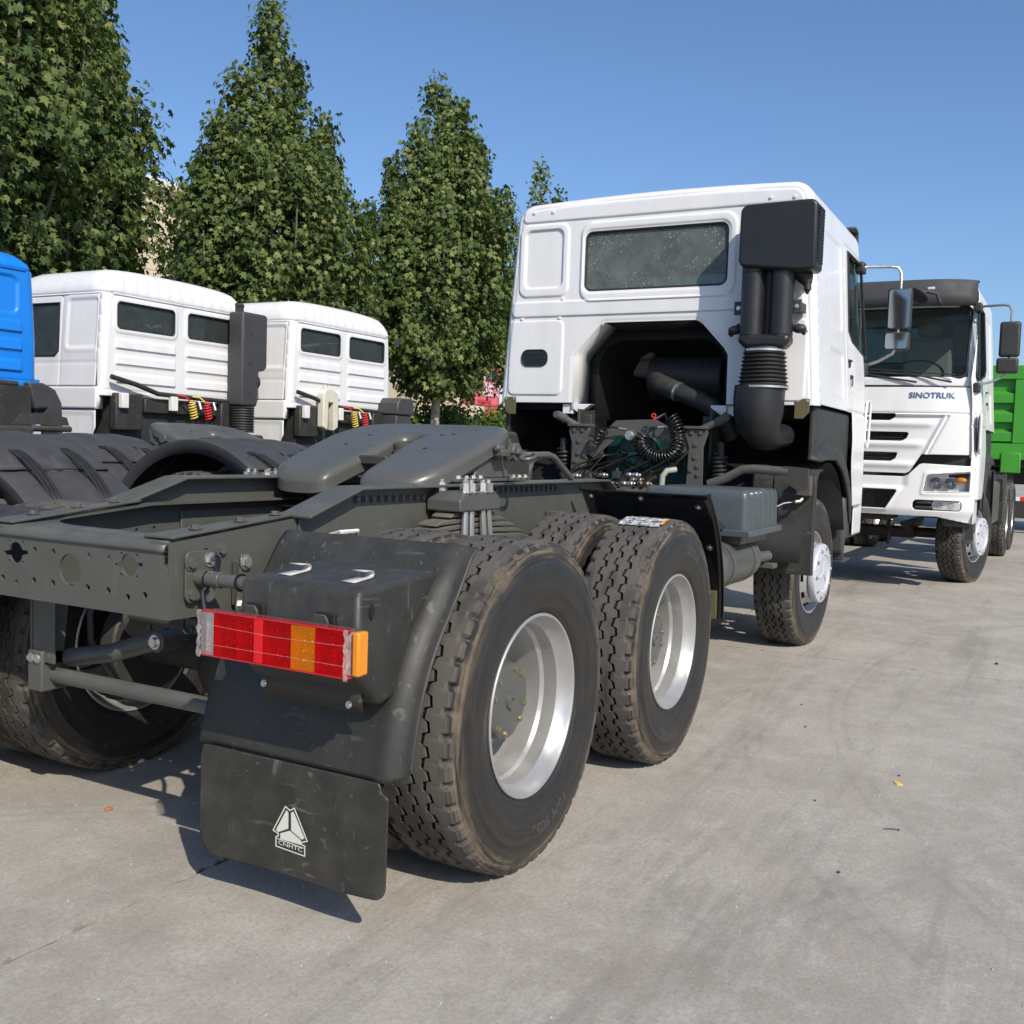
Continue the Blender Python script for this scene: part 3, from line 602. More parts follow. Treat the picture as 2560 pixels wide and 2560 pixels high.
c = MB(); c.bb(43.8,62.2,29.8,36.2,8.21,8.45); c.obj('parapet', 'beige_wall', B2, smooth=0)
BN = thing('pink_banner', 'pink banner with white Chinese lettering strung behind the shrubs', 'banner', (2.2,0,0.0))
c = MB(); by = 27.0; bx0, bx1, bz0, bz1 = 43.6, 48.05, 3.70, 5.15
P = np.zeros((30,8,3)); 
for i in range(30):
    for j in range(8):
        P[i,j] = (bx0+(bx1-bx0)*i/29, by+0.05*math.sin(i*0.9)*(1-j/9), bz0+(bz1-bz0)*j/7-0.04*math.sin(PI*i/29))
c.grid(P); c.obj('cloth', 'banner_pink', BN, solid=0.01)
c = MB(); c.bb(48.06,48.42,by-0.01,by+0.02,bz0+0.05,bz1-0.02); c.obj('edge_strip', 'stripe_white', BN, smooth=0)
for k, ch in enumerate('农科生资'):
    c = MB(); c.text(ch, 0.86, (45.45+k*0.69,by-0.07,4.35), (0.78,0,0), (0,0,1), bold=0.012); c.obj('character', 'stripe_white', BN, smooth=0, solid=0.01)
c = MB()
for a, b in ((45.35,45.75),(45.85,46.95)): c.bb(a, b, by-0.075, by-0.065, 3.89, 4.05)
c.obj('small_print_bar', 'stripe_red', BN, smooth=0)
for px in (43.55, 48.47):
    c = MB(); c.cyl((px,by,0),(px,by,5.3),0.04,n=8); c.obj('pole', 'dark_iron', BN)
# ================================================================= wheels (built once, copied)
RT, HW = 0.541, 0.150
def make_tyre():
    npitch, sub = 47, 12; n = npitch*sub
    saw = lambda t: (-1+0.5*t/0.40) if t < 0.42 else ((-0.5+1.5*(t-0.42)/0.08) if t < 0.5 else ((1-0.5*(t-0.5)/0.40) if t < 0.92 else (0.5-1.5*(t-0.92)/0.08)))
    side = [(0.290,0.112),(0.300,0.122),(0.318,0.130),(0.322,0.1335),(0.326,0.1335),(0.345,0.141),(0.375,0.148),(0.405,0.150),(0.432,0.1485),(0.436,0.1500),(0.442,0.1500),(0.446,0.1475),(0.470,0.1425),(0.486,0.1385),(0.489,0.1405),(0.497,0.1395),(0.500,0.1365)]
    cols = []                                   # (kind, r, y) from +y bead to -y bead
    P = []
    for k in range(n):
        t = (k % sub)/sub; th = 2*PI*k/n; z = 0.0115*saw(t); z2 = 0.0115*saw((t+0.25) % 1)
        kk = k % sub; notch = 1.0 if kk in (4,5) else (0.55 if kk in (3,6) else 0.0)
        notch2 = 1.0 if kk in (10,11) else (0.55 if kk in (9,0) else 0.0)
        row = [(r, y) for r, y in side]
        row += [(0.517-0.001*notch, 0.1330-0.004*notch), (0.5305-0.008*notch, 0.1265-0.010*notch), (0.5360-0.012*notch, 0.117-0.008*notch), (0.5365-0.006*notch, 0.106), (0.538, 0.098)]
        for yc, zz, w in ((0.054, z, 0.0075), (0.0, z2, 0.0068), (-0.054, z, 0.0075)):
            rt = RT-0.35*yc*yc
            row += [(rt, yc+zz+w), (rt-0.015, yc+zz+w*0.7), (rt-0.015, yc+zz-w*0.7), (rt, yc+zz-w)]
        row += [(0.538, -0.098), (0.5365-0.006*notch2, -0.106), (0.5360-0.012*notch2, -0.117+0.008*notch2), (0.5305-0.008*notch2, -0.1265+0.010*notch2), (0.517-0.001*notch2, -0.1330+0.004*notch2)]
        row += [(r, -y) for r, y in reversed(side)]
        P.append([(r*math.cos(th), y, r*math.sin(th)) for r, y in row])
    P.append(P[0]); m = MB(); m.grid(np.array(P)); return m.obj('tyre', 'tyre', None, smooth=24)
tyre0 = make_tyre(); tyre_mesh = tyre0.data; bpy.data.objects.remove(tyre0)
def lathe_mesh(name, prof, m, n=64, extra=None, smooth=22):
    b = MB(); b.lathe(prof, n=n)
    if extra: extra(b)
    o = b.obj(name, m, None, smooth=smooth); me = o.data; bpy.data.objects.remove(o); return me
# deep dish rim of an outer dual wheel: outside is +y local
rim_prof = [(0.2985,0.1215),(0.3000,0.1265),(0.2965,0.1300),(0.2905,0.1290),(0.2860,0.120),(0.2825,0.108),(0.2680,0.086),(0.2610,0.078),(0.2590,0.030),(0.2520,0.016),(0.2490,-0.040),(0.2480,-0.085),(0.240,-0.105),(0.225,-0.118),(0.19,-0.135),(0.165,-0.150)]
rim_back = [(0.2985,-0.1215),(0.3000,-0.1265),(0.2905,-0.129),(0.2820,-0.108),(0.2680,-0.086),(0.2600,-0.05),(0.2600,0.0),(0.27,0.07),(0.29,0.10),(0.2985,0.1215)]
rim_outer_mesh = lathe_mesh('rim', rim_prof, 'silver_rim', 72, lambda b: b.lathe(rim_back, n=72))
rim_inner_mesh = lathe_mesh('rim', [(r,-h) for r, h in rim_prof], 'silver_rim', 72, lambda b: b.lathe([(r,-h) for r, h in rim_back], n=72))
def hub_mesh():
    b = MB(); b.lathe([(0.16,-0.150),(0.16,-0.095),(0.150,-0.085),(0.138,-0.080),(0.130,0.015),(0.124,0.030),(0.112,0.034),(0.06,0.036),(0.03,0.037),(0.028,0.045),(0.012,0.046),(0.010,0.040),(0.0,0.040)], n=48)
    o = b.obj('hub', 'grey_paint_smooth', None); me = o.data; bpy.data.objects.remove(o); return me
hubm = hub_mesh()
def bolt_ring(n, r, y, s, h, off=0.0):
    b = MB()
    for i in range(n): a = 2*PI*(i+off)/n; b.hexnut((r*math.cos(a), y, r*math.sin(a)), (0,1,0), s, h)
    o = b.obj('bolts', 'brass', None); me = o.data; bpy.data.objects.remove(o); return me
one_brass = bolt_ring(1, 0, 0, 0.0085, 0.009); one_zinc = bolt_ring(1, 0, 0, 0.0125, 0.011)
one_zinc.materials.clear(); one_zinc.materials.append(MAT['zinc'])
one_grey = one_zinc.copy(); one_grey.materials.clear(); one_grey.materials.append(MAT['grey_paint_smooth'])
_b = MB(); _b.hexnut((0,0,0), (0,1,0), 0.020, 0.034, True, 0.012); _o = _b.obj('nut', 'zinc', None); big_nut = _o.data; bpy.data.objects.remove(_o); big_nut.materials.clear(); big_nut.materials.append(MAT['zinc'])
def inst(name, me, parent, loc, nrm=(0,1,0), spin=None, s=1.0):
    o = bpy.data.objects.new(name, me); COL.objects.link(o); o.parent = parent; o.location = loc
    u, w, d = frame(nrm); k = random.random()*PI if spin is None else spin
    u2 = u*math.cos(k)+w*math.sin(k); w2 = d.cross(u2)          # local: x=w2? keep right handed with y along nrm
    M = Matrix(((u2.x,d.x,-w2.x),(u2.y,d.y,-w2.y),(u2.z,d.z,-w2.z)))
    if M.determinant() < 0: M = Matrix(((u2.x,d.x,w2.x),(u2.y,d.y,w2.y),(u2.z,d.z,w2.z)))
    o.rotation_euler = M.to_euler(); o.scale = (s,s,s); return o
_b = MB(); _b.lathe([(0,0.0),(0.024,0.0),(0.030,0.003),(0.033,0.001)], n=20); _o = _b.obj('hole', 'void_black', None); hole_disc = _o.data; bpy.data.objects.remove(_o)
# steer wheel: bulging disc with hand holes and hub cap
def steer_rim():
    b = MB(); b.lathe([(0.2985,0.1215),(0.3000,0.1265),(0.2965,0.1300),(0.2905,0.1290),(0.2860,0.120),(0.2800,0.100),(0.2640,0.082),(0.2600,0.050)], n=72); b.lathe(rim_back, n=72)
    nh, n = 10, 120; prof = [(0.2598,0.050),(0.252,0.078),(0.248,0.086),(0.244,0.093),(0.236,0.108),(0.228,0.121),(0.222,0.130),(0.218,0.135),(0.205,0.150),(0.185,0.160),(0.10,0.162)]
    P = []
    for i in range(n):
        th = 2*PI*i/n; P.append([(r*math.cos(th), y, r*math.sin(th)) for r, y in prof])
    m = len(prof); vs = [p for r in P for p in r]; fs = []
    for i in range(n):
        w = (i % (n//nh))/(n//nh)
        for j in range(m-1):
            if 0.30 <= w < 0.70 and 2 <= j <= 5: continue
            fs.append((i*m+j, ((i+1)%n)*m+j, ((i+1)%n)*m+j+1, i*m+j+1))
    b.add(vs, fs); return b.obj('rim', 'silver_rim', None, smooth=40)
o = steer_rim(); steer_rim_mesh = o.data; bpy.data.objects.remove(o)
def hubcap():
    b = MB(); b.lathe([(0.10,0.15),(0.20,0.155),(0.212,0.160),(0.215,0.168),(0.214,0.196),(0.209,0.204),(0.200,0.207),(0.155,0.214),(0.135,0.216),(0.128,0.208),(0.122,0.207),(0.0,0.209)], n=64)
    # raised emblem lines on the cap
    for a in (90, 210, 330):
        ca, sa = math.cos(rad(a)), math.sin(rad(a)); b.box((0.045*ca,0.211,0.045*sa), (0.09,0.007,0.010), Matrix.Rotation(-rad(a), 3, 'Y'))
    o = b.obj('hub_cap', 'silver_hub', None); me = o.data; bpy.data.objects.remove(o); return me
capm = hubcap()
def wheel(parent, kind, loc, side, steer=0.0, spin=0.0, letters=None, detail=True):
    """side -1: outside faces -y (right hand side of truck)"""
    w = bpy.data.objects.new('wheel', tyre_mesh); COL.objects.link(w); w.parent = parent; w.location = loc
    w.name = 'tyre'; rz = (PI if side < 0 else 0.0)+steer; w.rotation_euler = (0, spin, rz) if side > 0 else (0, spin, rz)
    def sub(n, me, l=(0,0,0)):
        o = bpy.data.objects.new(n, me); COL.objects.link(o); o.parent = w; o.location = l; return o
    w.name = 'wheel'
    if kind == 'outer':
        sub('rim', rim_outer_mesh); sub('hub', hubm)
        if detail:
            for i in range(8): a = 2*PI*(i+0.3)/8; inst('hand_hole', hole_disc, w, (0.205*math.cos(a),-0.1255,0.205*math.sin(a)), (-0.5*math.cos(a),1,-0.5*math.sin(a)))
        if detail:
            for i in range(12):
                if i % 3 == 2: continue
                a = 2*PI*i/12; inst('bolt', one_brass, w, (0.108*math.cos(a),0.033,0.108*math.sin(a)), (0,1,0))
            for i in range(10): a = 2*PI*(i+0.5)/10; inst('wheel_nut', one_brass, w, (0.148*math.cos(a),-0.088,0.148*math.sin(a)), (0,1,0), s=1.5)
    elif kind == 'inner': sub('rim', rim_inner_mesh)
    else:
        sub('rim', steer_rim_mesh); sub('hub_cap', capm)
        if detail:
            for i in range(10): a = 2*PI*(i+0.5)/10; inst('wheel_nut', one_zinc, w, (0.175*math.cos(a),0.2095,0.175*math.sin(a)), (0,1,0), s=0.95)
    if letters:
        for body, a0, R0, sz in letters:
            b = MB(); b.text(body, sz, (0,0.1508,0), (-1,0,0), (0,0,1), bend=(R0, rad(a0)), bold=0.002)
            for i, p in enumerate(b.v):         # follow the bulge of the sidewall
                r = math.hypot(p[0], p[2]); b.v[i] = (p[0], float(np.interp(r, [0.345,0.375,0.405,0.432,0.47], [0.141,0.148,0.150,0.1485,0.1425]))+0.0008, p[2])
            b.obj('sidewall_lettering', 'letter_rubber', w, smooth=0, solid=0.0012)
    return w
def axle_set(parent, x, yo=1.0875, yi=0.7425, spin=0.0, letters=(None,None), steer=False, detail=True, k=1.0):
    for s in (-1, 1):
        for w_ in (wheel(parent, 'outer', (x, s*yo, 0.525*k), s, spin=spin+0.4*s, letters=letters[0] if s < 0 else letters[1], detail=detail and s < 0), wheel(parent, 'inner', (x, s*yi, 0.525*k), s, spin=spin-0.3*s)): w_.scale = (k,1,k)

# ================================================================= the grey tractor truck (main)
T1 = thing('tractor_truck', 'white cabbed tractor truck with bare grey chassis, nearest the camera', 'truck', (0,0,0))
axle_set(T1, 0.0, spin=0.15, letters=([('YSM 905L',-62,0.392,0.062)], None))
axle_set(T1, 1.35, spin=0.55, letters=([('12R22.5',62,0.392,0.058),('YSM 905L',-110,0.392,0.058)], None))
for s in (-1, 1): wheel(T1, 'steer', (4.58, s*1.011, 0.525), s, steer=rad(-4), spin=0.2*s, letters=[('12R22.5',75,0.392,0.055)] if s < 0 else None)
# wrinkled foil label strip still on the tread of the front one of the two bogie wheels
b = MB(); P = np.zeros((26,14,3))
for i in range(26):
    for j in range(14):
        a = rad(96+i*0.52) ; yy = -1.0875-0.098+0.185*j/13; rr = RT+0.002+0.007*random.random()
        P[i,j] = (1.35-rr*math.cos(PI-a)*1.0, yy+0.004*random.random(), 0.525+rr*math.sin(a))
b.grid(P); b.f = [f for f in b.f if random.random() > 0.16]; b.obj('foil_label', 'foil', T1, smooth=0)
b = MB(); P = np.zeros((14,5,3))
for i in range(14):
    for j in range(5):
        a = rad(97+i*0.75); rr = RT+0.007+0.002*random.random(); P[i,j] = (1.35+rr*math.cos(a), -1.0875-0.108+0.016*j/4, 0.525+rr*math.sin(a))
b.grid(P); b.obj('label_edge', 'paper_orange', T1, smooth=0)

# ---- frame rails (web with a row of real holes) --------------------------------
def rail(s):
    yo = 0.42*s; prof = [(-0.80,0.822),(0.6,0.80),(6.0,0.80),(6.0,1.10),(-0.18,1.10),(-0.80,1.046)]
    holes = [circ(-0.36+0.085*i, 0.985+0.004*i, 0.0085, 10) for i in range(4)]
    if s < 0: holes += [circ(-0.66,1.015,0.009,10), circ(-0.615,0.955,0.011,10), circ(1.82,1.005,0.016,12)]+[circ(1.80+dx,1.005+dz,0.006,8) for dx in (-0.03,0.05) for dz in (-0.055,0.045)]
    w = plate(prof, holes, (0,yo-0.004*s,0), (1,0,0), (0,0,1), 0.008, 'frame_rail', 'grey_paint', T1)
    f = MB(); ft = [(-0.80,1.046),(-0.18,1.10),(6.0,1.10)]; yi = yo-0.085*s; y1 = yo-0.0085*s
    for (xa,za),(xb,zb) in zip(ft[:-1], ft[1:]):
        f.add([(xa,y1,za),(xb,y1,zb),(xb,yi,zb),(xa,yi,za),(xa,y1,za-0.008),(xb,y1,zb-0.008),(xb,yi,zb-0.008),(xa,yi,za-0.008)], [(0,1,2,3),(7,6,5,4),(0,4,5,1),(2,6,7,3),(1,5,6,2),(0,3,7,4)])
    for (xa,za),(xb,zb) in zip([(-0.80,0.822),(0.6,0.80)], [(0.6,0.80),(6.0,0.80)]):
        f.add([(xa,y1,za+0.008),(xb,y1,zb+0.008),(xb,yi,zb+0.008),(xa,yi,za+0.008),(xa,y1,za),(xb,y1,zb),(xb,yi,zb),(xa,yi,za)], [(0,1,2,3),(7,6,5,4),(0,4,5,1),(2,6,7,3),(1,5,6,2),(0,3,7,4)])
    f.obj('flange', 'grey_paint', w)
    # riveted angle beam that carries the fifth wheel, standing proud of the rail
    a = MB(); y2 = yo+0.002*s; y3 = yo+0.011*s
    a.prism([(-0.25,0.93),(2.36,0.90),(2.36,1.12),(2.26,1.184),(0.02,1.184),(-0.25,1.098)], (0,y2,0), (1,0,0), (0,0,1), (0,y3-y2,0))
    ab = a.obj('angle_beam', 'grey_paint', w, bevel=0.002)
    a = MB(); yt = yo+0.075*s; yn = yo-0.060*s
    def strip(xa,za,xb,zb,t=0.011):
        a.add([(xa,yn,za),(xb,yn,zb),(xb,yt,zb),(xa,yt,za),(xa,yn,za-t),(xb,yn,zb-t),(xb,yt,zb-t),(xa,yt,za-t)], [(0,1,2,3),(7,6,5,4),(0,4,5,1),(2,6,7,3),(1,5,6,2),(0,3,7,4)])
    strip(-0.27,1.108,0.02,1.197); strip(0.0201,1.1972,2.27,1.1972); strip(2.2701,1.1972,2.42,1.125)
    a.obj('top_flange', 'grey_paint', w, bevel=0.003)
    for i in range(10): inst('bolt', one_grey, w, (0.06+0.048*i, y3+0.0005*s, 1.150-0.0006*i), (0,s,0), s=0.95)
    for i in range(17): inst('bolt', one_grey, w, (0.88+0.052*i, y3+0.0005*s, 1.160), (0,s,0), s=0.95)
    for x, z in ((0.35,0.985),(1.62,1.01),(2.02,1.005),(2.07,1.005),(2.12,1.005),(-0.05,0.99)): inst('bolt', one_zinc, w, (x, y3+0.0005*s, z), (0,s,0), s=0.9)
    for x, z in ((-0.70,0.995),(-0.60,1.015)): inst('bolt', one_grey, w, (x, yo+0.0005*s, z), (0,s,0), s=1.25)
    if s > 0:
        for x, z in ((0.10,1.02),(0.18,1.015),(0.26,1.018),(0.22,0.93),(0.32,0.965),(0.42,0.97)): inst('bolt', one_zinc, w, (x, yo-0.0093, z), (0,-1,0), s=0.9)
    return w
rail(-1); rail(1)
# ---- rear cross member: pressed channel with the hole pattern -------------------
hol = [circ(0.0-0.008,0.933,0.050,28)]
def cross_hole(cy, cz):
    r = 0.034; P = []
    for k in range(36):
        a = 2*PI*k/36; rr = r*(1.0+0.75*(1 if min(abs(a-x) for x in (rad(5),rad(185),rad(365))) < 0.09 else 0)); P.append((cy+rr*math.cos(a), cz+rr*math.sin(a)))
    return P
hol += [cross_hole(0.250,0.970), cross_hole(-0.268,0.966)]
for y in (0.167,0.078,-0.087,-0.175): hol.append(circ(y,0.983,0.0095,10))
for y, z in ((0.319,0.886),(0.247,0.873),(0.163,0.885),(0.072,0.886),(-0.088,0.884),(-0.179,0.884),(-0.263,0.869),(-0.333,0.880)): hol.append(circ(y,z,0.0105,10))
for cy in (0.252,-0.266):
    for dy in (-0.033,0.033):
        for dz in (-0.032,0.032): hol.append(circ(cy+dy, 0.969+dz, 0.0055, 8))
xm = plate([(-0.412,0.822),(0.412,0.822),(0.412,0.965),(0.392,0.978),(0.390,1.019),(-0.390,1.019),(-0.392,0.978),(-0.412,0.965)], hol, (-0.797,0,0), (0,-1,0), (0,0,1), 0.008, 'rear_crossmember', 'grey_paint', T1)
for v in xm.data.vertices: v.co.y = v.co.y           # plate is symmetric about the truck axis
c = MB(); n = 7; R0 = 0.030; P = np.zeros((2,n+3,3))      # rolled top edge and top flange with the swept front edge
prof = [(-0.801+R0-R0*math.cos(rad(90*i/(n-1))), 1.018+R0*math.sin(rad(90*i/(n-1)))) for i in range(n)]
ys = np.linspace(-0.400,0.400,21); G = np.zeros((21,n+2,3))
for i, y in enumerate(ys):
    for j, (x, z) in enumerate(prof): G[i,j] = (x,y,z)
    xe = -0.70+0.20*(abs(y)/0.400)**3; G[i,n] = (xe*0.5-0.80*0.5, y, 1.049); G[i,n+1] = (xe, y, 1.052)
c.grid(G); c.obj('rolled_edge', 'grey_paint', xm, solid=0.007)
for s in (-1, 1):
    c = MB(); c.prism([(-0.79,0.30),(-0.47,0.335),(-0.24,0.345),(-0.20,0.37),(-0.22,0.418),(-0.79,0.418)], (0,0,0), (1,0,0.09), (0,s,0), (0,0,0.008))
    for i, v in enumerate(c.v): c.v[i] = (v[0], v[1], 1.056+(v[0]+0.80)*0.086+(0.008 if i >= 6 else 0))
    c.obj('gusset', 'grey_paint', xm, bevel=0.002)
    for x, y in ((-0.66,0.375),(-0.48,0.385),(-0.32,0.385)): inst('bolt', one_grey, xm, (x, s*y, 1.066+(x+0.80)*0.086), (0,0,1), s=1.15)
c = MB(); c.bb(-0.795,-0.70,-0.40,0.40,0.823,0.831); c.obj('lower_flange', 'grey_paint', xm)
# inner splice plates, cross tubes
c = MB(); c.bb(0.02,0.62,0.398,0.408,0.84,1.06); c.obj('splice_plate', 'grey_paint', T1, bevel=0.003)
for x in (0.675, 1.9, 2.9):
    c = MB(); c.bb(x-0.10,x+0.10,-0.405,0.405,0.84,0.85); c.bb(x-0.10,x+0.10,-0.405,0.405,1.06,1.07); c.bb(x-0.006,x+0.006,-0.405,0.405,0.851,1.059); c.obj('crossmember', 'grey_paint', T1, bevel=0.004)
c = MB(); c.tube([(-0.3,0.05,0.86),(-0.3,-0.38,0.88)], 0.018, 8); c.tube([(-0.2,0.38,0.93),(0.5,0.36,0.95),(2.4,0.34,0.95)], 0.012, 8); c.tube([(-0.2,0.38,0.90),(0.5,0.34,0.92),(2.4,0.33,0.92)], 0.010, 8); c.obj('air_line', 'cable_black', T1)

# ---- bogie: springs, U bolts, trunnion, axles ----------------------------------
for s in (-1, 1):
    sp = MB(); sp.bb(0.615,0.735,s*0.465,s*0.575,0.60,0.92); root = sp.obj('spring_pack', 'dark_iron', T1, bevel=0.01)
    half = [0.18,0.28,0.37,0.45,0.52,0.58,0.62,0.65,0.67]
    for i, hl in enumerate(half):
        z0 = 1.090-0.0245*i; lf = MB(); n = 12; G = []
        for k in range(n+1):
            x = -hl+2*hl*k/n; dz = -0.10*x*x-(0.010*max(0,abs(x)/hl-0.86)/0.14); th = 0.020 if abs(x) < hl*0.80 else 0.020*(1-0.55*(abs(x)-hl*0.80)/(hl*0.20))
            G.append((0.675+x, z0+dz, th))
        wv = 0.045
        vs = [(x, s*0.52+q*wv, z+w*th) for x, z, th in G for q, w in ((-1,0),(1,0),(1,-1),(-1,-1))]
        fs = [(4*k+a, 4*k+(a+1)%4, 4*k+4+(a+1)%4, 4*k+4+a) for k in range(n) for a in range(4)]+[(0,1,2,3),(4*n+3,4*n+2,4*n+1,4*n)]
        lf.add(vs, fs); lf.obj('leaf_spring', 'leaf_steel', root, bevel=0.005)
    cp = MB(); cp.prism([(-0.165,-0.004),(0.165,-0.004),(0.165,0.045),(0.115,0.076),(-0.115,0.076),(-0.165,0.045)], (0.675,s*0.52-0.080,1.097), (1,0,0), (0,0,1), (0,0.160,0)); cp.obj('spring_cap', 'grey_paint_smooth', root, bevel=0.008, seg=3)
    for dx in (-0.092,-0.045,0.045,0.092):
        for dy in (-0.048,0.048):
            if dx in (-0.045,0.045) and dy*s < 0: continue
            ub = MB(); ub.tube([(0.675+dx,s*0.52+dy*1.15,1.205),(0.675+dx,s*0.52+dy*1.2,1.10),(0.675+dx*1.5,s*0.52+dy*1.75,0.66)], 0.0145, 10); ub.obj('u_bolt', 'steel_rod', root)
            inst('nut', big_nut, root, (0.675+dx, s*0.52+dy*1.15, 1.168), (0,0,1), s=1.12)
    br = MB(); br.prism([(-0.16,0),(0.16,0),(0.10,-0.30),(-0.10,-0.30)], (0.675,s*0.431,0.93), (1,0,0), (0,0,1), (0,s*0.03,0)); br.obj('trunnion_bracket', 'grey_paint', T1, bevel=0.008)
    # bump stops / bracket pieces on the rail
    br = MB(); br.prism([(0,0),(0.30,0),(0.30,0.03),(0.19,0.07),(0.10,0.16),(0.0,0.17)], (1.60,s*0.433,0.88), (1,0,0), (0,0,1), (0,s*0.09,0)); br.obj('bump_stop', 'grey_paint', T1, bevel=0.006)
    br = MB(); br.bb(0.36,0.46,s*0.433,s*0.50,0.985,1.005); br.bb(0.36,0.372,s*0.433,s*0.50,0.90,0.9845); br.obj('rail_bracket', 'grey_paint', T1, bevel=0.003)
    hk = MB()
    hk.tube([(-0.10,s*0.44,1.03),(-0.12,s*0.50,1.045),(-0.02,s*0.50,1.045),(0.03,s*0.44,0.98)], 0.008, 6); hk.tube([(-0.06,s*0.50,1.045),(0.0,s*0.44,0.99)], 0.007, 6); hk.obj('wire_bracket', 'white_dull', T1)
for x in (0.0, 1.35):
    a = MB(); a.cyl((x,-0.95,0.525),(x,0.95,0.525),0.085,n=20); a.sphere((x,0.0,0.53),0.22,20,12,(0.95,0.9,1.0)); a.cyl((x,0,0.53),(x+0.34,0,0.56),0.13,0.09,n=18)
    for s in (-1,1): a.cyl((x,s*0.52,0.525),(x,s*0.60,0.525),0.205,n=28); a.bb(x-0.08,x+0.08,s*0.44,s*0.58,0.60,0.88)
    ax = a.obj('axle', 'dark_iron', T1, bevel=0.01)
    for s in (-1,1):
        b = MB(); b.cyl((x-0.19,s*0.40,0.66),(x-0.19,s*0.26,0.665),0.078,n=20); b.cyl((x-0.19,s*0.26,0.665),(x-0.19,s*0.12,0.67),0.065,n=20); b.obj('brake_chamber', 'grey_paint', ax, bevel=0.006)
    for s in (-1,1):
        r = MB(); r.tube([(x+0.05,s*0.10,0.74),(x+(0.5 if x < 1 else -0.45),s*0.33,0.83)], 0.028, 10); r.obj('torque_rod', 'grey_paint', ax)
# ---- transverse stabiliser tube under the tail ----------------------------------
st = MB(); st.cyl((-0.60,0.445,0.522),(-0.60,-0.62,0.522),0.027,n=20); sb = st.obj('stabiliser_bar', 'grey_paint', T1, bevel=0.004)
for s, q_ in ((-1,0.19),(1,0.0)):
    h = MB(); h.prism([(-0.045,0),(0.055,0),(0.03,-0.24),(-0.045,-0.24)], (-0.60,s*(0.335+q_),0.80), (1,0,0), (0,0,1), (0,s*0.012,0)); h.bb(-0.642,-0.632,s*(0.29+q_),s*(0.40+q_),0.57,0.83); h.bb(-0.642,-0.55,s*(0.405+q_),s*(0.415+q_),0.57,0.83); h.obj('hanger', 'grey_paint', sb, bevel=0.003)
    h = MB(); h.prism([(-0.055,-0.055),(0.055,-0.055),(0.055,0.055),(0.02,0.085),(-0.055,0.085)], (-0.60,s*(0.335+q_),0.525), (1,0,0), (0,0,1), (0,s*0.075,0)); h.obj('clamp', 'grey_paint', sb, bevel=0.006)
    for dy in (0.02,0.055): inst('bolt', one_zinc, sb, (-0.656,s*(0.335+q_+dy),0.585), (-1,0,0), s=0.9)
ar = MB(); ar.tube([(-0.56,0.33,0.575),(-0.50,0.18,0.60),(-0.45,0.02,0.655),(-0.44,-0.03,0.665)], [0.033,0.032,0.036,0.044], 12); ar.cyl((-0.50,-0.035,0.665),(-0.40,-0.035,0.665),0.036,n=16); o = ar.obj('stabiliser_link', 'grey_paint', sb, bevel=0.004)
inst('bolt', one_zinc, sb, (-0.501,-0.035,0.665), (-1,0,0), s=1.4)
ar = MB(); ar.tube([(-0.30,0.30,0.70),(-0.34,-0.02,0.705)], 0.027, 12); ar.bb(-0.36,-0.32,-0.075,-0.022,0.675,0.735); ar.cyl((-0.37,-0.05,0.69),(-0.31,-0.05,0.69),0.016,n=10); ar.obj('push_rod', 'grey_paint', T1, bevel=0.004)
hs = MB(); hs.tube([(-0.45,0.30,0.80),(-0.47,0.325,0.72),(-0.47,0.32,0.62),(-0.40,0.22,0.42),(-0.25,0.05,0.38),(-0.05,-0.05,0.45)], 0.011, 8); hs.obj('brake_hose', 'plastic_matt', T1)
hs = MB(); hs.tube([(-0.55,-0.30,0.80),(-0.50,-0.20,0.77),(-0.45,-0.28,0.76),(-0.5,-0.40,0.82)], 0.010, 8); hs.obj('brake_hose', 'cable_black', T1)

# ---- tail lamp tube with flange -------------------------------------------------
for s in (-1, 1):
    f = MB(); f.prism(rrect(-0.70,0.945,0.055,0.075,0.02,4), (0,s*0.4285,0), (1,0,0), (0,0,1), (0,s*0.008,0)); fl = f.obj('lamp_bracket', 'grey_paint', T1, bevel=0.002)
    f = MB(); f.cyl((-0.705,s*0.436,0.940),(-0.705,s*0.530,0.940),0.0245,n=20); f.cyl((-0.705,s*0.5305,0.940),(-0.705,s*0.95,0.938),0.0205,n=20); f.obj('tube', 'grey_paint_smooth', fl, bevel=0.002)
    for y in (0.475, 0.60):
        q = MB(); q.cyl((-0.705,s*y,0.940),(-0.705,s*(y+0.006),0.940),0.0262,n=20); q.obj('cable_tie', 'cable_black', fl)
    for x, z in ((-0.738,0.985),(-0.735,0.890),(-0.66,0.99),(-0.665,0.885)): inst('bolt', one_zinc if x > -0.7 else one_grey, fl, (x, s*0.4368, z), (0,s,0), s=1.25)
    q = MB(); q.tube([(-0.64,s*0.425,1.0),(-0.66,s*0.47,0.99),(-0.69,s*0.49,0.95),(-0.72,s*0.47,0.90),(-0.74,s*0.50,0.84),(-0.80,s*0.56,0.83)], 0.009, 8); q.obj('lamp_cable', 'cable_black', fl)
    for (x, z) in ((-0.545,0.975),(-0.56,0.845)): inst('bolt', one_zinc, fl, (x, s*0.470, z), (0,s,0), s=1.35)
    q = MB(); q.prism([(-0.575,0.82),(-0.53,0.82),(-0.515,1.0),(-0.56,1.0)], (0,s*0.455,0), (1,0,0), (0,0,1), (0,s*0.012,0)); q.bb(-0.56,-0.53,s*0.43,s*0.454,0.84,0.98); q.obj('stay_plate', 'grey_paint', fl, bevel=0.002)

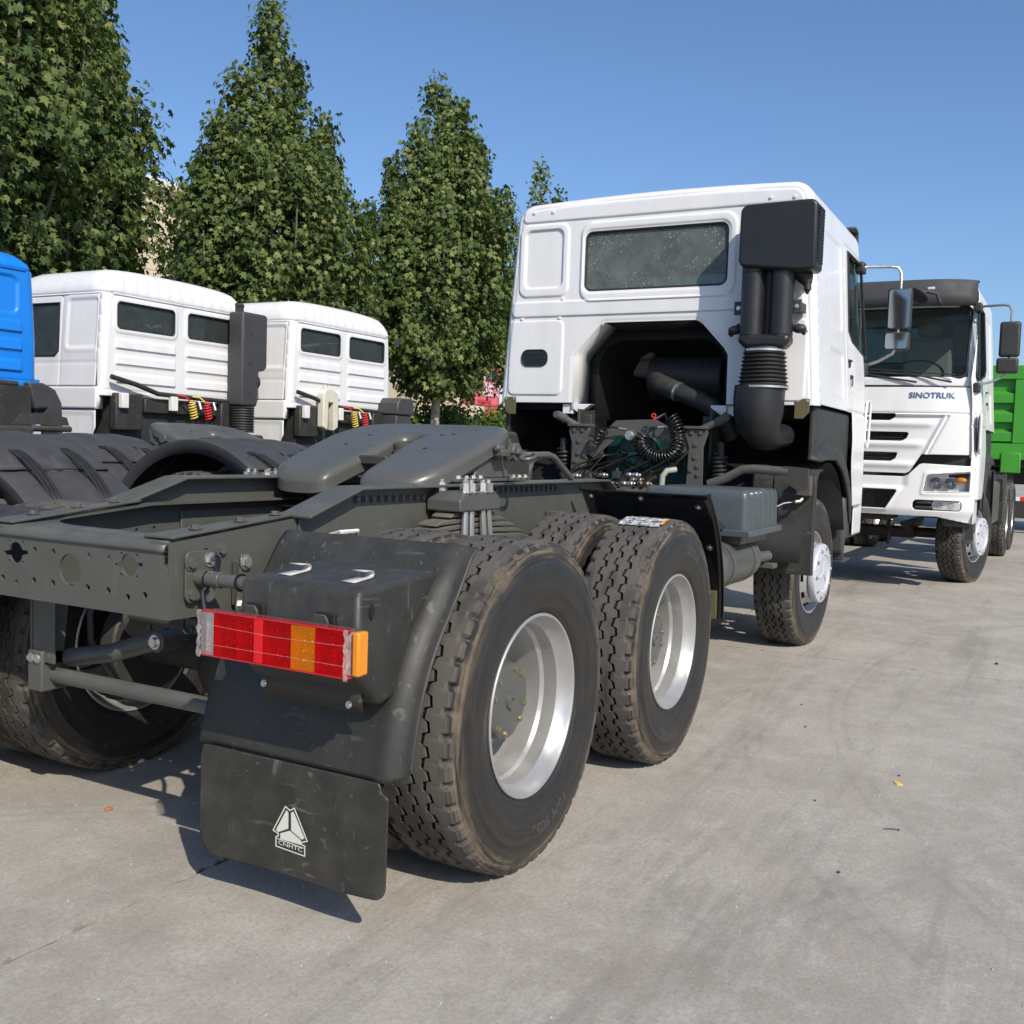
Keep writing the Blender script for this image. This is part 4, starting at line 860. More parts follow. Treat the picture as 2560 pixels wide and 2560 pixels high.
# ---- rear mudguards, lamp housings, mud flaps -----------------------------------
ARC = [(-0.395,1.068),(-0.430,1.040),(-0.480,0.975),(-0.535,0.905),(-0.590,0.835),(-0.635,0.765),(-0.668,0.690),(-0.692,0.610),(-0.708,0.530),(-0.718,0.455)]
def mudguard(s):
    s0 = np.linspace(0,1,len(ARC)); t = np.linspace(0,1,46); ax = np.interp(t, s0, [p[0] for p in ARC]); az = np.interp(t, s0, [p[1] for p in ARC])
    for _ in range(3): ax[1:-1] = (ax[:-2]+ax[2:]+2*ax[1:-1])/4; az[1:-1] = (az[:-2]+az[2:]+2*az[1:-1])/4
    nx = np.gradient(az); nz = -np.gradient(ax); L_ = np.hypot(nx,nz); nx, nz = nx/L_, nz/L_       # outward normal (rear/up)
    if nx[20] > 0: nx, nz = -nx, -nz
    # across profile: y and outward offset (inner edge, crease, rounded outer flange with its lip turned in)
    pr = [(0.50,-0.010),(0.515,0.0),(0.60,0.0),(0.80,0.002),(1.00,0.004),(1.085,0.006),(1.105,0.010),(1.120,0.014),(1.135,0.015),(1.150,0.011),(1.163,0.002),(1.178,-0.006),(1.195,-0.012),(1.206,-0.010),(1.212,-0.014)]
    G = np.zeros((46,len(pr),3))
    for i in range(46):
        fade = 0.25+0.75*sstep(np.array((i-3)/10.0)); low = 1-0.0*i
        for j, (y, o) in enumerate(pr):
            inner = 0.07*max(0,(i/45.0-0.35))*(1 if j < 2 else 0)
            G[i,j] = (ax[i]+nx[i]*o*fade, s*(max(y-inner, 0.60) if s > 0 else y-inner), az[i]+nz[i]*o*fade)
    # rounded lower outer corner
    for j in range(9,len(pr)): G[-1,j,2] += 0.045*((j-8)/(len(pr)-9))**2; G[-2,j,2] += 0.030*((j-8)/(len(pr)-9))**2; G[-3,j,2] += 0.018*((j-8)/(len(pr)-9))**2
    m = MB(); m.grid(G if s < 0 else G[:,::-1]); mg = m.obj('mudguard', 'plastic_black', T1, solid=0.005, soff=0, smooth=60)
    # moulded lamp housing: top sheet, rear face and side walls, soft edges
    b = MB(); b.prism([(-0.60,0.86),(-0.66,0.68),(-0.745,0.665),(-0.842,0.76),(-0.850,0.968),(-0.843,0.985),(-0.52,1.004),(-0.46,0.995)], (0,s*0.735,0), (1,0,0), (0,0,1), (0,s*0.40,0))
    b.obj('lamp_housing', 'plastic_black', mg, bevel=0.028, seg=4, smooth=60)
    for y in (0.80, 1.035):                                   # moulded pockets with bolts and lamp stays
        q = MB(); q.box((-0.853,s*y,0.892), (0.016,0.062,0.055)); q.obj('bolt_pocket', 'void_black', mg, bevel=0.004)
        inst('bolt', one_brass, mg, (-0.862,s*y,0.898), (-1,0,0), s=1.1)
        q = MB(); q.prism([(-0.035,0),(0.035,0),(0.018,0.05),(-0.018,0.05)], (-0.866,s*y,0.868), (0,1,0), (-0.25,0,1), (-0.004,0,0)); q.obj('lamp_stay', 'grey_paint', mg, bevel=0.002)
    for y in (0.83, 1.045):                                   # pale spring clips on top
        q = MB(); q.tube([(-0.775,s*y,0.994),(-0.715,s*y,0.997),(-0.695,s*y,1.004),(-0.700,s*y,1.016),(-0.740,s*y,1.016)], 0.0015, 4)
        P = np.zeros((9,2,3)); path = [(-0.780,0.9915),(-0.740,0.9945),(-0.712,0.9965),(-0.700,0.9985),(-0.694,1.004),(-0.695,1.010),(-0.701,1.0145),(-0.712,1.016),(-0.735,1.0165)]
        for i, (x, z) in enumerate(path): P[i,0] = (x, s*(y-0.022), z); P[i,1] = (x, s*(y+0.022), z)
        q = MB(); q.grid(P); q.obj('clip', 'clip_grey', mg, solid=0.0025, soff=0)
    q = MB(); q.prism(circ(0,0,0.011,8), (-0.799,s*1.1365,0.925), (0.8,0,0.2), (0,0,1.9), (0,s*0.004,0)); q.obj('slot_hole', 'void_black', mg)
    # number plate strip below the lamp
    q = MB(); P = np.zeros((2,8,3)); 
    for i, (x, z) in enumerate(((-0.800,0.735),(-0.775,0.648))):
        for j in range(8): P[i,j] = (x+0.004*math.sin(j), s*(0.755+0.345*j/7+(0.012*i if j == 0 else 0)), z)
    q.grid(P); o = q.obj('plate_holder', 'plastic_black', mg, solid=0.004)
    for y, z in ((0.785,0.69),(1.075,0.675)): inst('screw', one_zinc, mg, (-0.803,s*y,z), (-1,0,0.2), s=0.55)
    # ---- flap
    out = [(0.50,0.452),(0.515,0.456)]+[(1.105,0.456),(1.112,0.448),(1.114,0.432),(1.128,0.426),(1.137,0.418)]
    out += [(1.137,0.175)]+[(1.137-0.035*(1-math.cos(rad(a))), 0.175-0.035*math.sin(rad(a))) for a in (25,45,65,90)]
    out += [(1.00,0.134),(0.80,0.132),(0.60,0.131),(0.555,0.132)]+[(0.552-0.045*math.sin(rad(a)), 0.177-0.045*math.cos(rad(a))) for a in (15,45,75)]+[(0.500,0.19),(0.498,0.40),(0.498,0.43),(0.510,0.434),(0.512,0.445)]
    # fine grid cut to the outline, hanging with a gentle wave
    f = MB()
    if s < 0:
        relief(f, 0.49, 1.145, 0.125, 0.462, 0.010, lambda U, Vv: (-0.732+0.006*np.sin(9*U+1)*(0.456-Vv)/0.3, s*(U*1.05-0.035), Vv), lambda U, Vv: -d_poly(U, Vv, out))
    else:
        relief(f, 0.49, 1.145, 0.125, 0.462, 0.02, lambda U, Vv: (-0.722-0.16*(0.456-Vv), s*(0.62+(U-0.50)*0.82), Vv), lambda U, Vv: -d_poly(U, Vv, out))
    fl = f.obj('mud_flap', 'flap_rubber', T1, solid=0.007, soff=0, smooth=50)
    return mg, fl
GU = {s: mudguard(s) for s in (-1, 1)}
# emblem on the right flap: triangular mark over the letters CNHTC, in pale print
def flap_pt(y, z, d=0.0048): return (-0.732+0.006*math.sin(9*((-y)+0.035)/1.05+1)*(0.456-z)/0.3-d, y, z)
ex, ez = -0.828, 0.264          # scale: metres per crop pixel; position of the mark's middle
def em(px, py): return (ex-(px-790)*0.000427, ez-(py-890-(px-790)*0.247)*0.000332)
def epoly(name, pts, fl):
    m = MB(); m.add([flap_pt(*em(*p)) for p in pts], [tuple(range(len(pts)))]); m.obj(name, 'mark_white', fl, smooth=0)
FR = GU[-1][1]
epoly('emblem_blade', [(757,712),(776,733),(776,872),(690,905),(668,888)], FR); epoly('emblem_blade', [(797,735),(818,722),(915,950),(893,965),(800,890)], FR)
epoly('emblem_blade', [(707,915),(788,890),(885,970),(885,1010),(707,965)], FR)
def estroke(pts, w, fl):
    for (x0,y0),(x1,y1) in zip(pts, pts[1:]):
        L2 = math.hypot(x1-x0,y1-y0); nx, ny = -(y1-y0)/L2*w, (x1-x0)/L2*w; dx, dy = (x1-x0)/L2*w*0.6, (y1-y0)/L2*w*0.6
        epoly('emblem_line', [(x0-dx+nx,y0-dy+ny),(x1+dx+nx,y1+dy+ny),(x1+dx-nx,y1+dy-ny),(x0-dx-nx,y0-dy-ny)], fl)
estroke([(750,680),(645,890),(690,918),(690,940),(670,945),(670,1028),(918,1105),(918,1018),(892,1008),(892,985),(938,975),(825,695),(787,715),(750,680)], 5, FR)
estroke([(683,962),(905,1035)], 4, FR)
m = MB(); m.text('CNHTC', 64, (0,0,0), (1,0,0), (0,1,0), bold=0.4)
xs = [p[0] for p in m.v]; x0, x1 = min(xs), max(xs)
m.v = [flap_pt(*em(690+(p[0]-x0)/(x1-x0)*206, 1010+(p[0]-x0)/(x1-x0)*206*0.30-p[1]*0.78)) for p in m.v]
m.obj('emblem_letters', 'mark_white', FR, smooth=0)

# ---- tail lamps -----------------------------------------------------------------
def tail_lamp(s):
    b = MB(); b.bb(-0.905,-0.872,s*0.672,s*1.165,0.776,0.897); L0 = b.obj('tail_lamp', 'plastic_matt', T1, bevel=0.012, seg=3)
    segs = [(0.676,0.722,'lens_white'),(0.7225,0.800,'lens_red'),(0.8005,0.862,'lens_red'),(0.8625,0.892,'lens_red_bright'),(0.8925,0.985,'lens_red'),(0.9855,1.062,'lens_amber'),(1.0625,1.160,'lens_red')]
    tm = {'lens_red':'lens_red_t','lens_red_bright':'lens_red_bright','lens_amber':'lens_amber_t','lens_white':'lens_white_t'}
    for a, c, m in segs:
        q = MB(); q.bb(-0.931,-0.9285,s*a,s*c,0.781,0.893); q.obj('lens', tm[m], L0, bevel=0.0008)
    q = MB(); q.bb(-0.909,-0.9055,s*0.675,s*1.161,0.782,0.892); q.obj('lamp_reflector', 'lamp_back', L0)
    for z0, z1 in ((0.776,0.7805),(0.8935,0.898)):
        q = MB(); q.bb(-0.930,-0.9055,s*0.674,s*1.162,z0,z1); q.obj('lens_rim', 'lens_red', L0, bevel=0.001)
    for a, c, m in segs[1:]:
        q = MB(); q.bb(-0.9275,-0.9095,s*(a-0.001),s*(a+0.0015),0.782,0.892); q.obj('lens_divider', 'lens_red', L0)
    dots = {'lens_red': [], 'lens_amber': [], 'lens_white': []}
    k = MB(); ka = MB(); kw = MB()
    RB = random.Random(3)
    for tgt, ya, yb, nc, zs in ((kw,0.700,0.718,1,(0.80,0.83,0.86)),(k,0.735,0.79,2,(0.80,0.823,0.846,0.87)),(k,0.815,0.85,1,(0.80,0.82,0.84,0.862)),(k,0.905,0.975,2,(0.80,0.83,0.862)),(ka,0.998,1.05,2,(0.80,0.825,0.85,0.872)),(k,1.08,1.12,1,(0.80,0.825,0.85,0.872))):
        for i in range(nc):
            for z in zs: tgt.sphere((-0.910, s*(ya+(i+0.5)*(yb-ya)/nc+RB.uniform(-.002,.002)), z+RB.uniform(-.003,.003)), RB.uniform(0.007,0.0100), 10, 8, (1.0,1,1.1))
        if tgt is not kw:
            for i in range(7): tgt.sphere((-0.910, s*(ya+RB.random()*(yb-ya)), 0.788+RB.uniform(0,.004)), 0.004, 6, 4)
    k.obj('lens_beads', 'reflector', L0)['kind'] = 'stuff'; ka.obj('lens_beads', 'reflector', L0)['kind'] = 'stuff'; kw.obj('lens_beads', 'reflector', L0)['kind'] = 'stuff'
    q = MB(); q.bb(-0.918,-0.876,s*1.1655,s*1.188,0.782,0.893); q.obj('side_marker', 'lens_orange', L0, bevel=0.006)
    for e, (ya, yb) in enumerate(((0.667,0.680),(1.155,1.168))):   # crumpled shipping film round the lamp ends
        q = MB(); G = np.zeros((14,4,3))
        for i in range(14):
            for j in range(4): G[i,j] = (-0.9335-0.0040*random.random(), s*(ya+(yb-ya)*j/3+0.003*random.uniform(-1,1)), 0.773+0.127*i/13)
        q.grid(G); q.obj('shipping_film', 'film_clear', L0, smooth=0)
    q = MB()
    for i in range(2):
        z = 0.812+0.045*i; q.tube([(-0.9318,s*0.68,z+0.006*random.uniform(-1,1)),(-0.9322,s*0.92,z+0.004*random.uniform(-1,1)),(-0.9318,s*1.155,z+0.006*random.uniform(-1,1))], 0.00035, 4)
    q.obj('film_wrinkle', 'film_clear', L0)
glass_mat('film_clear', (0.96,0.95,0.95), 0.30, 0.0, 0.2, (0.75,0.70,0.70))
for s in (-1, 1): tail_lamp(s)

# ---- fifth wheel -----------------------------------------------------------------
def fifth_wheel(parent, loc=(0,0,0)):
    root = MB(); root.bb(0.70,1.36,-0.46,-0.36,1.2025,1.216); root.bb(0.70,1.36,0.36,0.46,1.2025,1.216); root.bb(0.74,1.32,-0.355,0.355,1.200,1.210)
    r = root.obj('fifth_wheel', 'grey_paint', parent, bevel=0.003)
    # profile along x: low ramps at the tail, flat table, nose
    def top(x): return float(np.interp(x, [0.48,0.53,0.57,0.63,1.0,1.20,1.30,1.36], [1.195,1.222,1.240,1.262,1.388,1.440,1.456,1.458]))
    TOP = np.vectorize(top)
    OUT5 = [(0.53,-0.36),(0.505,-0.29),(0.505,-0.13),(0.53,-0.085),(0.60,-0.070),(0.74,-0.062),(0.84,-0.052),(0.86,-0.050),(0.86,0.050),(0.84,0.052),(0.74,0.062),(0.60,0.070),(0.53,0.085),(0.505,0.13),(0.505,0.29),(0.53,0.36),(0.60,0.42),(0.70,0.448),(1.06,0.46),(1.17,0.445),(1.27,0.395),(1.33,0.31),(1.345,0.22),(1.345,-0.22),(1.33,-0.31),(1.27,-0.395),(1.17,-0.445),(1.06,-0.46),(0.70,-0.448),(0.60,-0.42)]
    for _ in range(2): OUT5 = [q for i in range(len(OUT5)) for q in ((OUT5[i-1][0]*.25+OUT5[i][0]*.75, OUT5[i-1][1]*.25+OUT5[i][1]*.75), (OUT5[i][0]*.75+OUT5[(i+1)%len(OUT5)][0]*.25, OUT5[i][1]*.75+OUT5[(i+1)%len(OUT5)][1]*.25))]
    def keep(U, Vv):
        outer = d_poly(U, Vv, OUT5)
        throat = np.minimum(np.hypot(U-1.01,Vv)-0.058, np.maximum(np.abs(Vv)-0.045, np.maximum(0.80-U, U-1.01)))
        return np.minimum(-outer, throat)
    def pos(U, Vv):
        z = TOP(U)
        o = keep(U, Vv); q_ = np.clip(1-o/0.045,0,1); z = z-0.032*(1-np.sqrt(np.maximum(1-q_*q_,0)))
        z = z+groove(d_rect(U,Vv,1.245,0.02,0.012,0.22,0.010),0.010,0.007)+np.where(U > 1.09, groove(np.abs(d_rect(U,Vv,1.10,0.0,0.07,0.28,0.03)),0.010,0.005),0)
        return U, Vv, z
    m = MB(); relief(m, 0.49, 1.36, -0.47, 0.47, 0.009, pos, keep)
    p = m.obj('top_plate', 'grey_paint_smooth', r, smooth=0)
    bm = bmesh.new(); bm.from_mesh(p.data)
    bv = [v for v in bm.verts if v.is_boundary]
    for _ in range(6):
        new = {}
        for v in bv:
            nb = [e.other_vert(v).co for e in v.link_edges if e.is_boundary]
            if len(nb) == 2: new[v] = v.co*0.5+(nb[0]+nb[1])*0.25
        for v, c_ in new.items(): v.co = c_
    for dz in (0.004,0.012,0.030):
        ex_ = bmesh.ops.extrude_edge_only(bm, edges=[e for e in bm.edges if e.is_boundary])
        for v in [g_ for g_ in ex_['geom'] if isinstance(g_, bmesh.types.BMVert)]: v.co.z -= dz
    bmesh.ops.recalc_face_normals(bm, faces=bm.faces); bm.to_mesh(p.data); bm.free()
    p.data.polygons.foreach_set('use_smooth', [True]*len(p.data.polygons)); p.data.set_sharp_from_angle(angle=rad(60))
    # skirts and ribs under the plate
    for s in (-1,1):
        k = MB(); sk = [(0.64,1.215),(0.80,1.270),(1.00,1.338),(1.24,1.395),(1.22,1.300),(1.12,1.262),(0.96,1.255),(0.84,1.230),(0.72,1.204)]; k.prism(sk, (0,s*0.425,0), (1,0,0), (0,0,1), (0,-s*0.02,0)); k.obj('skirt', 'grey_paint', r, bevel=0.004)
        k = MB(); k.prism([(-0.17,0),(0.17,0),(0.07,0.12),(0.03,0.145),(-0.03,0.145),(-0.07,0.12)], (1.06,s*0.385,1.216), (1,0,0), (0,0,1), (0,s*0.045,0)); k.cyl((1.06,s*0.37,1.335),(1.06,s*0.462,1.335),0.036,n=18); k.obj('pedestal', 'grey_paint', r, bevel=0.006)
        for x in (0.74,0.80,0.86,0.92,1.22,1.28,1.34):
            inst('bolt', one_zinc, r, (x, s*0.445, 1.2165), (0,0,1), s=1.25); inst('bolt', one_zinc, r, (x+0.01, s*0.375, 1.2165), (0,0,1), s=1.15)
        for x in (0.78,0.84,0.90): inst('bolt', one_zinc, r, (x, s*0.475, 1.185), (0,0,-1), s=1.1)
    k = MB(); k.cyl((1.01,0,1.28),(1.01,0,1.325),0.075,n=24); k.bb(0.74,1.30,-0.075,0.075,1.26,1.30); k.obj('jaw', 'dark_iron', r, bevel=0.006)
    k = MB(); k.lathe([(0.052,0.0),(0.062,0.0),(0.062,0.025),(0.052,0.025)], (1.01,0,1.338), (-0.15,0,1), 28, close=True); k.obj('jaw_ring', 'grey_paint_smooth', r)
    k = MB()
    for x, y in ((0.86,-0.20),(1.06,-0.16),(1.08,-0.21),(1.02,0.22),(0.88,0.25)): k.cyl((x,y,top(x)-0.012),(x,y,top(x)+0.0015),0.0115,n=12)
    k.obj('grease_hole', 'void_black', r)
    # release handle with loop and latch on the right
    k = MB(); lp = [(1.00+0.045*math.cos(a)*1.0, -0.62+0.030*math.sin(a)-0.02, 1.318+0.012*math.cos(a)) for a in np.linspace(0,2*PI,18)[:-1]]; k.tube(lp, 0.0085, 8, closed=True); k.tube([(1.04,-0.615,1.322),(1.08,-0.55,1.328),(1.12,-0.44,1.335)], 0.0085, 8); k.obj('release_handle', 'grey_paint', r)
    k = MB(); k.cyl((1.18,-0.455,1.335),(1.18,-0.49,1.335),0.042,n=18); k.cyl((1.18,-0.49,1.335),(1.18,-0.505,1.335),0.022,n=14); k.bb(1.02,1.10,-0.50,-0.455,1.315,1.345); k.tube([(1.00,-0.475,1.35),(1.06,-0.48,1.35)], 0.014, 8); k.obj('latch', 'grey_paint', r, bevel=0.004)
    return r
FW = fifth_wheel(T1)
# slider rails under the fifth wheel between the two beams
c = MB(); c.bb(0.55,1.50,-0.345,0.345,1.150,1.158); c.bb(0.72,0.80,-0.345,0.345,1.10,1.1495); c.obj('base_plate', 'grey_paint', T1, bevel=0.002)
# bent hand rail by the fifth wheel
c = MB(); c.tube([(1.14,-0.47,1.318),(1.40,-0.46,1.322),(1.58,-0.45,1.325),(1.64,-0.45,1.315),(1.70,-0.45,1.285),(1.86,-0.45,1.205)], 0.0165, 12); c.obj('hand_rail', 'grey_paint_smooth', T1)

# ---- middle section: front guard of the bogie, battery box, air tank ------------
def black_guard(s):
    n = 22; G = np.zeros((n,13,3)); R0 = 0.80
    for i in range(n):
        a = rad(52-54*i/(n-1)); ys = [0.50,0.515,0.58,0.70,0.85,1.0,1.10,1.16,1.175,1.185,1.195,1.200,1.202]; of = [0.012,0.004,0,0,0,0,0,0,0.002,0.006,0.010,-0.004,-0.018]
        for j in range(13): G[i,j] = (1.35+(R0+of[j])*math.cos(a), s*ys[j], 0.525+(R0+of[j])*math.sin(a))
    m = MB(); m.grid(G); g2 = m.obj('front_guard', 'gloss_black', T1, solid=0.006, soff=0, smooth=60)
    for k, (a, y) in enumerate(((49,0.56),(49,0.83),(46,1.12),(27,1.14),(8,1.14))):
        ca, sa = math.cos(rad(a)), math.sin(rad(a)); q = MB(); q.cyl((0,0,0),(0,0.006,0),0.019,n=14)
        o = q.obj('washer', 'dark_iron', g2, loc=(1.35+0.796*ca, s*y, 0.525+0.796*sa)); o.rotation_euler = Vector((-ca,0,-sa)).to_track_quat('Y','Z').to_euler()
        inst('bolt', one_zinc, g2, (1.35+0.79*ca, s*y, 0.525+0.79*sa), (-ca,0,-sa), s=0.75)
    q = MB(); q.bb(2.125,2.150,s*1.12,s*1.165,0.515,0.66); q.obj('stay_strip', 'olive', g2, bevel=0.002)
black_guard(-1); black_guard(1)
bx = MB()
relief(bx, 2.50, 3.19, -1.205, -0.60, 0.012, lambda U, Vv: (U, Vv, 1.150-0.02*sstep((np.abs(d_rect(U,Vv,2.845,-0.90,0.345,0.30,0.05))<0.03).astype(float))*0+0.022*(0.62+Vv)/-0.6*-1-0.03*sstep(np.clip((d_rect(U,Vv,2.845,-0.9025,0.345,0.3025,0.05)+0.045)/0.045,0,1))**2))
bo = MB()
def ribbed_box(m, x0, x1, y0, y1, z0, z1, nr):
    """cover with vertical ribs on its outer (-y) side and soft corners"""
    per = []; r = 0.035
    for cx, cy, a0 in ((x1-r,y0+r,-90),(x1-r,y1-r,0),(x0+r,y1-r,90),(x0+r,y0+r,180)):
        per += [(cx+r*math.cos(rad(a0+90*i/5)), cy+r*math.sin(rad(a0+90*i/5))) for i in range(6)]
    # subdivide outer side between last (x0 side) and first (x1 side)
    side = []; n = nr*8
    for i in range(1,n):
        t = i/n; x = x0+r+(x1-x0-2*r)*t; ph = (t*nr) % 1; d = 0.030*(1 if 0.36 < ph < 0.64 else (0.5 if 0.3 < ph < 0.7 else 0)); side.append((x, y0+d))
    loop = per+side; lv = [(z0,1.0),(z1-0.05,0.985),(z1-0.022,0.975),(z1-0.006,0.955),(z1,0.92)]; cx, cy = (x0+x1)/2, (y0+y1)/2
    P = [(cx+(x-cx)*k, cy+(y-cy)*k, z) for z, k in lv for x, y in loop]; L2 = len(loop)
    F = [(a*L2+i, a*L2+(i+1)%L2, (a+1)*L2+(i+1)%L2, (a+1)*L2+i) for a in range(len(lv)-1) for i in range(L2)]+[tuple(range((len(lv)-1)*L2, len(lv)*L2))]
    m.add(P, F)
ribbed_box(bo, 2.50, 3.19, -1.205, -0.60, 0.950, 1.165, 6)
BB = bo.obj('battery_box', 'box_blue_grey', T1, smooth=50)
c = MB(); c.bb(2.485,3.205,-1.225,-0.585,0.912,0.9495); c.obj('base_tray', 'box_blue_grey', BB, bevel=0.006)
c = MB(); c.bb(2.56,3.12,-1.16,-0.62,0.865,0.9115); c.obj('tray_frame', 'grey_paint', BB, bevel=0.004)
c = MB(); c.prism([(0,0),(0.10,-0.07),(0.115,-0.05),(0.015,0.02)], (2.478,-0.98,1.02), (0,-1,0), (0,0,1), (-0.01,0,0)); c.tube([(2.474,-1.06,0.955),(2.468,-1.05,0.90),(2.474,-1.02,0.88)], 0.006, 6); c.obj('strap_latch', 'dark_iron', BB)
def tank(p0, p1, r, name='air_tank', m='grey_paint_smooth'):
    p0, p1 = Vector(p0), Vector(p1); d = (p1-p0).length; t = MB()
    t.lathe([(0,-0.055),(r*0.35,-0.050),(r*0.7,-0.034),(r*0.92,-0.012),(r,0.012),(r,0.06),(r*1.012,0.063),(r*1.012,0.075),(r,0.078),(r,d-0.06),(r*0.92,d+0.012),(r*0.7,d+0.034),(0,d+0.055)], p0, p1-p0, 40)
    return t.obj(name, m, T1, smooth=30)
TK = tank((2.24,-1.035,0.752),(3.02,-1.035,0.752),0.132)
tank((2.24,-0.74,0.752),(3.02,-0.74,0.752),0.132)
for x in (2.42,2.85):
    c = MB(); c.lathe([(0.1335,0.0),(0.1355,0.0),(0.1355,0.03),(0.1335,0.03)], (x,-1.035,0.752), (1,0,0), 40, close=True); c.bb(x+0.002,x+0.028,-0.905,-0.42,0.874,0.886); c.obj('tank_strap', 'grey_paint', TK)
c = MB(); c.cyl((2.185,-1.02,0.70),(2.15,-1.02,0.70),0.012,n=8); c.tube([(2.15,-1.02,0.70),(2.10,-0.98,0.69)],0.008,6); c.cyl((2.19,-1.06,0.79),(2.172,-1.06,0.79),0.014,n=8); c.obj('tank_valve', 'brass', TK)
c = MB(); c.cyl((3.08,-1.04,0.735),(3.40,-1.10,0.735),0.034,n=16); c.bb(3.36,3.46,-1.15,-1.06,0.66,0.69); c.obj('guard_stay', 'grey_paint', T1, bevel=0.004)
# dark mass of gearbox, tank on the far side and lines under the frame
c = MB(); c.cyl((2.2,0,0.80),(3.6,0,0.82),0.20,0.26,n=20); c.cyl((1.5,0,0.62),(2.3,0,0.76),0.055,n=14); c.bb(3.3,4.0,-0.30,0.30,0.62,1.12); c.obj('gearbox', 'dark_iron', T1, bevel=0.02)
c = MB(); c.bb(2.35,3.45,0.60,1.20,0.55,1.12); c.obj('fuel_tank', 'silver_rim', T1, bevel=0.06, seg=4)
c = MB(); c.cyl((4.58,-0.86,0.53),(4.58,0.86,0.53),0.06,n=14); c.bb(4.0,5.2,-0.50,-0.42,0.62,0.68); c.bb(4.0,5.2,0.42,0.50,0.62,0.68); c.obj('front_axle', 'dark_iron', T1, bevel=0.01)
c = MB(); c.tube([(1.9,-0.38,0.84),(2.6,-0.40,0.83),(3.6,-0.42,0.84)], 0.012, 6); c.tube([(1.9,-0.36,0.815),(2.6,-0.38,0.80),(3.6,-0.40,0.81)], 0.010, 6); c.obj('air_line', 'cable_black', T1)
# front wheel rear guard
def wheel_arch_guard(s):
    G = np.zeros((14,8,3)); path = [(4.10,1.275),(4.02,1.268),(3.955,1.255),(3.925,1.235),(3.908,1.20),(3.900,1.15),(3.895,1.05),(3.893,0.95),(3.892,0.86),(3.892,0.78),(3.893,0.70),(3.895,0.64),(3.898,0.60),(3.90,0.575)]
    ys = [0.84,0.86,0.99,1.0,1.15,1.19,1.262,1.272]; of = [0.02,0,0,-0.012,-0.012,0.0,0.0,0.03]
    for i, (x, z) in enumerate(path):
        for j in range(8): G[i,j] = (x+of[j], s*ys[j], z)
    m = MB(); m.grid(G); return m.obj('wheel_guard', 'plastic_black', T1, solid=0.005, soff=0, smooth=45, bevel=0.002)
WG = wheel_arch_guard(-1); wheel_arch_guard(1)
c = MB(); c.tube([(3.72,-0.60,1.155),(3.72,-0.72,1.20),(3.72,-0.83,1.262),(3.72,-0.90,1.268),(3.72,-1.13,1.258)], 0.030, 12); c.obj('guard_tube', 'grey_paint', T1)
c = MB(); c.prism([(0,0.035),(0.04,0.06),(0.20,0.05),(0.20,-0.08),(0.14,-0.10),(0.06,-0.05),(0,-0.03)], (3.70,-1.06,1.235), (0,-1,0), (0,0,1), (0.012,0,0)); c.obj('guard_bracket', 'dark_iron', T1, bevel=0.002)
c = MB(); c.bb(3.80,3.88,-1.255,-1.165,1.105,1.235); c.cyl((3.80,-1.19,1.20),(3.765,-1.19,1.20),0.022,n=14); MO = c.obj('level_valve', 'module_brown', T1, bevel=0.005)
c = MB(); c.tube([(3.82,-1.21,1.10),(3.81,-1.20,1.075),(3.79,-1.17,1.066),(3.74,-1.10,1.05),(3.68,-1.02,1.0)], 0.010, 8); c.obj('valve_hose', 'cable_black', MO)
c = MB(); c.tube([(3.81,-1.205,1.085),(3.80,-1.195,1.070),(3.785,-1.165,1.064)], 0.0125, 8); c.obj('valve_fitting', 'brass', MO)
